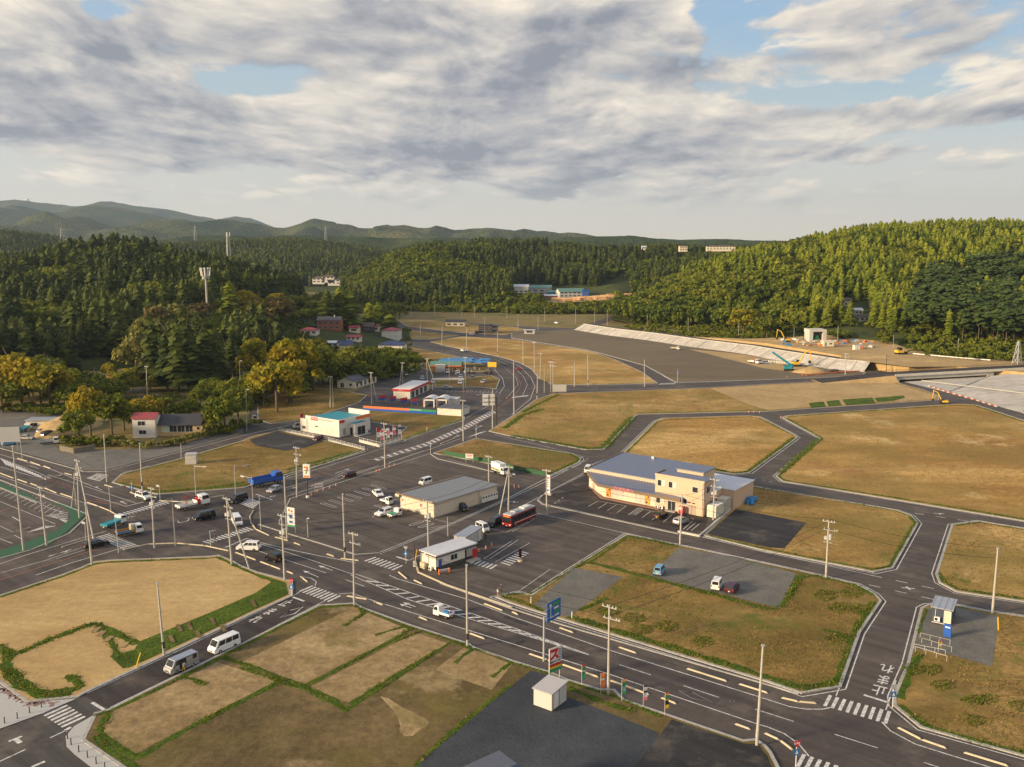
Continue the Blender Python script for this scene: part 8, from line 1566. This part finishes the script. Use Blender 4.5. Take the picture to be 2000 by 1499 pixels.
for a in [(452,640,550,44,'cedar_sunlit','lone bright cedar under the lattice mast','c'),(665,640,562,42,'cedar_sunlit','bright cedar left above the hamlet','c'),(684,642,566,40,'cedar_sunlit','bright cedar second above the hamlet','c'),(640,640,568,40,'cedar','dark cedar beside the bright ones above the brick house','c'),(722,642,592,34,'cedar_sunlit','bright cedar left of the pair over the small white house','c'),
 (740,642,590,36,'cedar_sunlit','bright cedar right of the pair over the small white house','c'),(762,648,614,34,'cedar_sunlit','small bright cedar behind the pink-roofed house','c'),(84,700,622,30,'cedar_sunlit','slim light cedar beside the tin-roofed shed','c')]: tree(*a)
for (x0,x1,yb0,yb1,ht,n_,m_,lb) in [(545,645,600,640,34,16,'leaf_green','green tree on the bare slope behind the hamlet'),(650,790,604,640,26,12,'leaf_green','small tree on the valley side behind the cedars'),(470,560,600,625,38,8,'leaf_autumn','yellowish tree on the ridge behind the tiled houses'),(-30,150,770,806,60,16,'leaf_green','bushy green tree in the thicket at the far left'),(-20,150,745,765,50,10,'leaf_green','dark tree behind the golden trees at the left edge'),(225,300,752,772,40,6,'leaf_autumn','low gold-green tree beside the gravel clearing'),
 (380,500,770,800,42,10,'leaf_green','low green tree between the hill lane and the yard'),(590,790,714,750,42,20,'leaf_green','dark tree packed on the slope below the hamlet'),(500,600,745,800,60,9,'leaf_green','dark tree under the big yellow-green crowns'),(440,560,665,705,32,10,'leaf_green','small tree among the upper houses'),(150,260,770,790,46,7,'leaf_green','green tree behind the cut bank')]:
 for i in range(n_):
  x = x0 + (x1 - x0) * (i + rnd.random()) / n_; y = rnd.uniform(yb0,yb1); h_ = ht * rnd.uniform(.75,1.2); tree(x,y,y - h_,h_ * rnd.uniform(.9,1.2),m_,lb,'b',lb + ' (group)')
# ------------------------------------------------------------------ grass and weeds
def inside(x,y,poly):
 return inpoly(np.asarray(x),np.asarray(y),[(p[0],p[1]) for p in poly])
TQ = {}; 
def tufts(P_,hs,m,r):
 """upright blades: each a small leaning face"""
 n = len(P_); a = r.uniform(0,6.28,n); w_ = hs * r.uniform(.35,.8,n); c,s = np.cos(a) * w_,np.sin(a) * w_; lx,ly = r.normal(size=n) * hs * .35,r.normal(size=n) * hs * .35
 q = np.zeros((n,4,3)); q[:,0] = P_ + np.stack([-c,-s,0 * c],1); q[:,1] = P_ + np.stack([c,s,0 * c],1); q[:,2] = P_ + np.stack([c * .6 + lx,s * .6 + ly,hs],1); q[:,3] = P_ + np.stack([-c * .4 + lx,-s * .4 + ly,hs * .85],1); TQ.setdefault(m,[]).append(q)
leaf_mat('grass_blade',(.04,.085,.005),(.09,.15,.008),(.20,.21,.02),.45); leaf_mat('dry_blade',(.15,.10,.03),(.27,.185,.06),(.42,.30,.12),.45)
gs = MB()
def strip_grass(pts,w_,h=.35,dens_=7,m='grass_blade',z=.15,dry=.15,sheet=True):
 P_ = PX(pts); r = rng; h *= .36; dens_ *= 2.2; w_ *= .58
 for i in range(len(P_) - 1):
  a,c = P_[i],P_[i + 1]; d = c - a; L = d.length
  if L < .05: continue
  n_ = Vector((-d.y,d.x,0)) / L; n = int(L * w_ * dens_); t = r.random(n); v = r.normal(size=n) * w_ * .42; v = np.clip(v,-w_ * 1.5,w_ * 1.3)
  Q = np.stack([a.x + d.x * t + n_.x * v,a.y + d.y * t + n_.y * v,np.full(n,z)],1); hh = h * (.35 + 1.3 * vnoise(Q[:,0] + 9000,Q[:,1],3.1,8)) * r.uniform(.5,1.25,n) * np.clip(1.2 - np.abs(v) / w_,.35,1.2); k = r.random(n) < dry
  tufts(Q[~k],hh[~k],m,r); tufts(Q[k],hh[k],'dry_blade',r)
  if sheet:   # low earth ridge under the grass,uneven along its edge
   st = max(1,int(L / 1.5)); 
   for j in range(st):
    A0,A1 = a + d * (j / st),a + d * ((j + 1) / st); wa = w_ * (.36 + .16 * math.sin(j * 2.1 + a.x)); wb = w_ * (.36 + .16 * math.sin((j + 1) * 2.1 + a.x)); hz_ = .03
    gs.add([A0 - n_ * wa + Vector((0,0,z)),A1 - n_ * wb + Vector((0,0,z)),A1 + Vector((0,0,z + hz_)),A0 + Vector((0,0,z + hz_)),A1 + n_ * wb + Vector((0,0,z)),A0 + n_ * wa + Vector((0,0,z))],[(0,1,2,3),(3,2,4,5)],'grass')
def poly_grass(pts,h,dens_,m='grass_blade',dry=.2,z=.15,clump=None,seed=1):
 h *= .46; dens_ *= 2.2; P_ = PX(pts); xs,ys = [p.x for p in P_],[p.y for p in P_]; A = (max(xs) - min(xs)) * (max(ys) - min(ys)); n = int(A * dens_); r = np.random.default_rng(seed); x,y = r.uniform(min(xs),max(xs),n),r.uniform(min(ys),max(ys),n); k = inside(x,y,P_)
 if clump: k &= vnoise(x + 9000,y,clump[0],seed) > clump[1]
 x,y = x[k],y[k]; Q = np.stack([x,y,np.full(len(x),z)],1); hh = h * r.uniform(.5,1.3,len(x)); k = r.random(len(x)) < dry; tufts(Q[~k],hh[~k],m,r); tufts(Q[k],hh[k],'dry_blade',r)
# sand lot
def mound_poly(pts,h,z=.15):
 poly = [p.xy for p in PX(pts)]; inn = offset(poly,-1.0); n = len(poly); a = sum(poly[i][0] * poly[(i + 1) % n][1] - poly[(i + 1) % n][0] * poly[i][1] for i in range(n)); pp = poly if a > 0 else poly[::-1]
 gs.prism([p[:2] for p in poly],z - .05,z + h * .3,'grass')
G1 = [(500,1122),(557,1140),(563,1163),(496,1193),(420,1229),(335,1268),(312,1279),(252,1306),(240,1308),(215,1284),(262,1272),(272,1256),(345,1226),(420,1195),(500,1160),(530,1139)]
mound_poly(G1,.2); poly_grass(G1,.22,4,z=.2,seed=2)
for x,y in [(345,1228),(365,1225),(382,1240),(410,1215),(430,1228),(330,1250),(490,1180)]: gs.strip(PX([(x + 2,y - 5),(x + 9,y + 9)]),.6,.30,'soil_brown')
for x,y in [(188,1232),(198,1240),(212,1250),(242,1262)]: gs.strip(PX([(x - 6,y + 6),(x + 6,y - 5)]),.9,.24,'soil_mid')
for pts,w_ in [([(0,1168),(125,1127),(185,1103),(207,1100),(410,1092),(425,1090),(467,1110),(520,1133)],1.6),([(0,1270),(18,1280),(35,1278),(100,1250),(175,1222),(190,1220),(225,1238),(268,1260)],3.2),([(18,1282),(12,1300),(40,1335),(85,1357),(130,1352),(158,1345),(148,1330),(132,1322)],3.6),([(0,1300),(30,1340),(82,1364),(140,1358)],2.5),([(190,1225),(205,1240),(222,1262),(232,1290)],2.6),([(0,1262),(20,1278)],3)]: strip_grass(pts,w_,.4,8)
for pts,w_ in [([(182,1400),(215,1391),(300,1352),(400,1302),(497,1252),(560,1220),(625,1188),(690,1184)],1.7),([(700,1190),(712,1200),(672,1225)],2.2),([(690,1184),(720,1196),(800,1228),(905,1260)],1.0),([(790,1226),(760,1234),(732,1243)],1.7),([(805,1228),(760,1256),(700,1288),(640,1320),(596,1341)],2.0),([(818,1236),(795,1246),(772,1256)],1.6),
  ([(884,1254),(850,1275),(800,1304),(740,1340),(682,1378)],1.8),([(872,1262),(800,1310),(682,1386)],1.5),([(905,1262),(884,1256),(920,1268)],1.6),([(435,1286),(500,1306),(548,1328),(596,1342),(640,1364),(682,1388)],2.2),([(470,1306),(548,1334),(600,1350),(680,1392)],1.6),([(548,1332),(500,1358),(420,1398),(340,1440),(272,1482)],2.6),([(272,1484),(230,1462),(200,1436),(196,1424),(215,1395)],2.4),([(186,1440),(215,1470),(262,1499),(290,1525)],2.2),
  ([(350,1324),(375,1328),(402,1340)],2.6),([(925,1270),(905,1282),(888,1298)],2.0),([(998,1297),(980,1310),(960,1325)],2.0),([(925,1268),(960,1278),(1000,1296),(1072,1318)],1.1),([(1000,1341),(950,1378),(900,1418),(850,1462),(812,1500)],1.8),([(1075,1320),(1107,1334),(1170,1354),(1200,1362),(1290,1402)],1.3),([(1110,1345),(1180,1375),(1240,1392)],2.4)]: strip_grass(pts,w_,.38,9,dry=.22)
for pts,w_ in [([(1150,1100),(1200,1112),(1290,1136),(1400,1164),(1500,1192),(1522,1186),(1545,1158),(1562,1128),(1600,1126)],3.0),([(1228,1048),(1270,1056),(1325,1068)],3.2),([(1120,1112),(1160,1095),(1225,1050)],1.6),([(1110,1206),(1160,1220),(1230,1242),(1330,1272),(1430,1302),(1500,1325),(1565,1346),(1632,1336)],3.6),([(1130,1195),(1165,1180),(1185,1170)],2),([(1634,1335),(1650,1290),(1670,1236),(1690,1200),(1706,1178)],2.6),([(1600,1128),(1672,1146),(1705,1165)],2.4),([(1440,1094),(1480,1103),(1510,1112)],2.2),([(978,1166),(1010,1174),(1062,1196)],1.6),([(975,1164),(1040,1160),(1110,1118),(1200,1062)],1.4),([(1608,1232),(1640,1240),(1662,1250)],2.5)]: strip_grass(pts,w_,.45,7)
for a in [(1235,1210),(1300,1225),(1250,1232),(1370,1255),(1632,1250),(1640,1190),(1660,1160),(1610,1165),(1185,1195),(1680,1192),(1840,1340),(1900,1370),(1925,1368),(1815,1310),(1780,1310),(1900,1410),(1990,1380)]:
 x,y = a; poly_grass([(x - 26,y),(x - 8,y - 12),(x + 22,y - 8),(x + 26,y + 6),(x,y + 13)],.4,9,seed=int(x))
for pts,w_ in [([(1385,1048),(1440,1062),(1500,1074),(1620,1098),(1705,1114),(1738,1108)],1.6),([(1738,1108),(1765,1060),(1788,1022),(1776,1010)],2.0),([(1470,953),(1600,972),(1750,1000),(1776,1009)],1.0),([(1866,1028),(1912,1022),(2000,1036)],1.6),([(1834,1120),(1842,1137),(1872,1153),(2000,1172)],2.2),([(1756,1366),(1780,1300),(1800,1280)],3),([(1756,1380),(1804,1418),(1900,1448),(2000,1474)],2.4),([(1812,1192),(1802,1215),(1796,1240)],2),
  ([(1220,889),(1284,826),(1298,821),(1462,816),(1482,818),(1550,852)],1.2),([(1550,856),(1462,922),(1436,925),(1340,910),(1220,890)],3.0),([(1537,818),(1606,858),(1520,931),(1534,940),(1700,966),(1850,990),(2000,1016)],2.0),([(1540,815),(1700,803),(1870,793),(1905,794),(2000,825)],2.2),([(1600,858),(1560,893),(1524,926)],4),([(1000,852),(1080,866),(1145,877),(1178,876),(1210,842),(1236,815)],6.0),([(1060,800),(1020,812),(985,838)],5),([(1090,772),(1060,786),(1020,806)],3.5),
  ([(1245,808),(1350,806),(1500,802)],2.0),([(1072,927),(1125,903),(1130,896),(1115,889),(1000,871)],2.2),([(225,943),(310,963),(475,950),(560,925),(640,903),(705,881)],2.4),([(245,927),(355,899),(475,864)],1.4),([(560,920),(620,903),(690,884)],5),([(310,962),(400,955),(480,944)],4),([(790,858),(850,838),(903,820)],3),([(850,886),(900,898),(1000,912)],1.0),([(1045,740),(1082,751),(1180,751),(1280,748)],2.0),([(1050,690),(1150,690)],.5)]: strip_grass(pts,w_,.5,4.5,sheet=True)
poly_grass([(740,1330),(845,1415),(400,1499),(330,1499)],.12,.01)
for nm,dd,hh,dr,cl in [('soil',2.2,.14,.62,(9,.42)),('gravelled',2.6,.30,.72,(5,.30)),('right_low',2.4,.32,.70,(6,.3)),('right_mid',1.4,.34,.85,None),('asphalted',1.2,.28,.85,None),('hexagon',.8,.30,.93,None),('big',.7,.32,.93,None),('wedge',1.4,.3,.7,None),('left_mid',1.4,.3,.75,(7,.3)),('upper',.8,.32,.85,None),('shop_side',1.0,.3,.75,None),('slope',.8,.35,.7,None)]:
 pts = LOTS[nm][1]; poly_grass([(min(max(x,-60),2060),min(y,1530)) for x,y in pts],hh,dd,dry=dr,clump=cl,seed=len(nm) + 5)
# sandy lot: only a few
poly_grass(LOTS['sand'][1],.08,.15,dry=.9,seed=77)
def cut(m,nm,lb):
 Q = np.concatenate(TQ[m]); x = Q[:,0,0]; y = Q[:,0,1]; k = np.ones(len(Q),bool)
 for pts in [[(1325,1072),(1440,1090),(1555,1122),(1520,1190),(1268,1127)],[(1122,1111),(1217,1129),(1110,1208),(1042,1184),(1075,1152)],[(1381,1045),(1437,996),(1500,1008),(1575,1023),(1532,1073),(1500,1071)],[(1812,1190),(1860,1187),(1952,1206),(1937,1304),(1847,1279),(1787,1269),(1800,1215)],[(487,860),(540,844),(632,863),(596,876),(557,882),(500,872)],[(1037,1312),(1070,1321),(1090,1345),(1107,1364),(1175,1389),(1225,1409),(1287,1434),(1235,1560),(750,1560),(812,1499),(1000,1342)],[(1312,1408),(1452,1455),(1480,1457),(1498,1480),(1530,1560),(1228,1560),(1240,1499)],[(1387,760),(1500,753),(1715,742),(1830,774),(1500,802),(1465,792)]]:
  k &= ~inside(x,y,PX(pts))
 Q = Q[k]; r = np.random.default_rng(3); me = arr_mesh(nm,Q,np.clip(r.normal(.5,.25,len(Q)),0,1),m); o = bpy.data.objects.new(nm,me); COL.objects.link(o); tag(o,lb,'grass',kind='stuff'); print(nm,len(Q))
cut('grass_blade','grass','green grass growing in strips and clumps along the lots'); cut('dry_blade','dry_grass','dry yellow grass scattered over the lots')
gs.build('grass_verge',kind='structure')
# hedge and scrub round the near house and bank
def bushes(pts,n,h0,h1,m,nm,lb,spread=2.0,seed=1,hf=G):
 P_ = [hf(*p) for p in pts]; r = np.random.default_rng(seed); Q = np.array([tuple(along(P_,t) + Vector((r.normal() * spread,r.normal() * spread,0))) for t in r.random(n)]); forest(nm,Q,[broad_arr(8,22,1,.6,400 + s,leaf=.08,low=.55) for s in range(4)],unit(h0,h1),m,lb,seed=seed,cat='bushes')
bushes([(235,872),(300,876),(350,868),(410,850)],60,1.6,2.8,'leaf_pale','hedge','pale straggly hedge in front of the maroon-roofed house',.8,1); bushes([(120,868),(200,872),(245,866)],30,1.5,3.5,'leaf_green','bushes','green bushes on the bank above the low concrete wall',1.5,2)
bushes([(0,800),(60,803),(110,812),(140,800)],60,1.5,4,'leaf_green','bushes','dark bushes under the trees at the left edge',3,3); bushes([(380,838),(440,850),(478,832)],40,1.2,3,'leaf_green','bushes','bushes in the yard beside the hill lane',2.5,4); bushes([(230,782),(330,785),(440,778),(500,770)],120,1.0,2.6,'leaf_green','bushes','rough green scrub below the hill lane',7,5)
bushes([(230,815),(300,815),(420,800),(470,790)],90,1.5,4,'leaf_green','bushes','scrub behind the maroon-roofed house',6,6); bushes([(600,758),(680,748),(740,742),(790,728),(800,705)],90,2,4.5,'leaf_green','bushes','dark scrub along the foot of the hamlet slope',6,7,hit); bushes([(800,700),(830,708),(850,722)],26,.8,2,'leaf_green','bushes','low weeds on the bank by the far bend',3,8)
bushes([(1232,645),(1300,655),(1400,662),(1500,666)],130,2,5,'leaf_green','bushes','green scrub where the right hill meets the valley floor',5,9,lambda x,y: G(x,y,1.5)); bushes([(1780,688),(1870,697),(1960,702),(2060,710)],120,2,5,'leaf_green','bushes','green scrub behind the white barrier line',5,10,lambda x,y: G(x,y,4.3)); bushes([(1000,606),(1080,612),(1160,610),(1230,600)],200,3,6,'leaf_green','bushes','wooded bank in front of the timber yard',9,11,hit)
# hill lane with its kerb
ln = MB(); 
for pts,w_,m_ in [([(150,772),(250,776),(330,775),(420,770),(497,760),(505,775),(497,800),(500,828)],4.0,'asphalt_old'),([(250,752),(300,742),(262,765)],6,'gravel')]: ln.strip([p + Vector((0,0,0)) for p in PX(pts)],w_,.05,m_)
ln.build('lane',kind='structure')
yb = MB(); U = [(1075,589,1075,594),(1110,583,1110,593),(1150,580,1150,591),(1190,577,1190,588),(1240,573,1240,584)]
for i in range(4): a,c = U[i],U[i + 1]; yb.quad(*[hit(x,y) + Vector((0,0,.9)) for x,y in ((a[2],a[3]),(c[2],c[3]),(c[0],c[1]),(a[0],a[1]))],'soil_tan')
yb.build('yard_ground',kind='structure')
t = MB(); P_ = [hit(x,y) + Vector((0,0,.5)) for x,y in [(808,697),(820,704),(823,715),(812,723),(797,728)]]; [t.cyl(P_[i],P_[i + 1],.45,n=6,m='car_green') for i in range(4)]; t.build('drain_pipe',label='pale green pipe curving down the bank by the far bend',cat='pipe')
# ------------------------------------------------------------------ haze
hz = MB(); hz.b(-16000,16000,-300,13500,-1,760,'white'); ho = hz.build('haze',kind='stuff')
hm = bpy.data.materials.new('haze_air'); hm.use_nodes = True; ht = NT(hm.node_tree)
vo = ht.n('ShaderNodeVolumePrincipled',i={'Color': (0.62,0.79,1.0,1),'Density': 0.000048,'Anisotropy': 0.2}); out = ht.n('ShaderNodeOutputMaterial'); ht.nt.links.new(vo.outputs[0],out.inputs['Volume'])
ho.data.materials.clear(); ho.data.materials.append(hm)
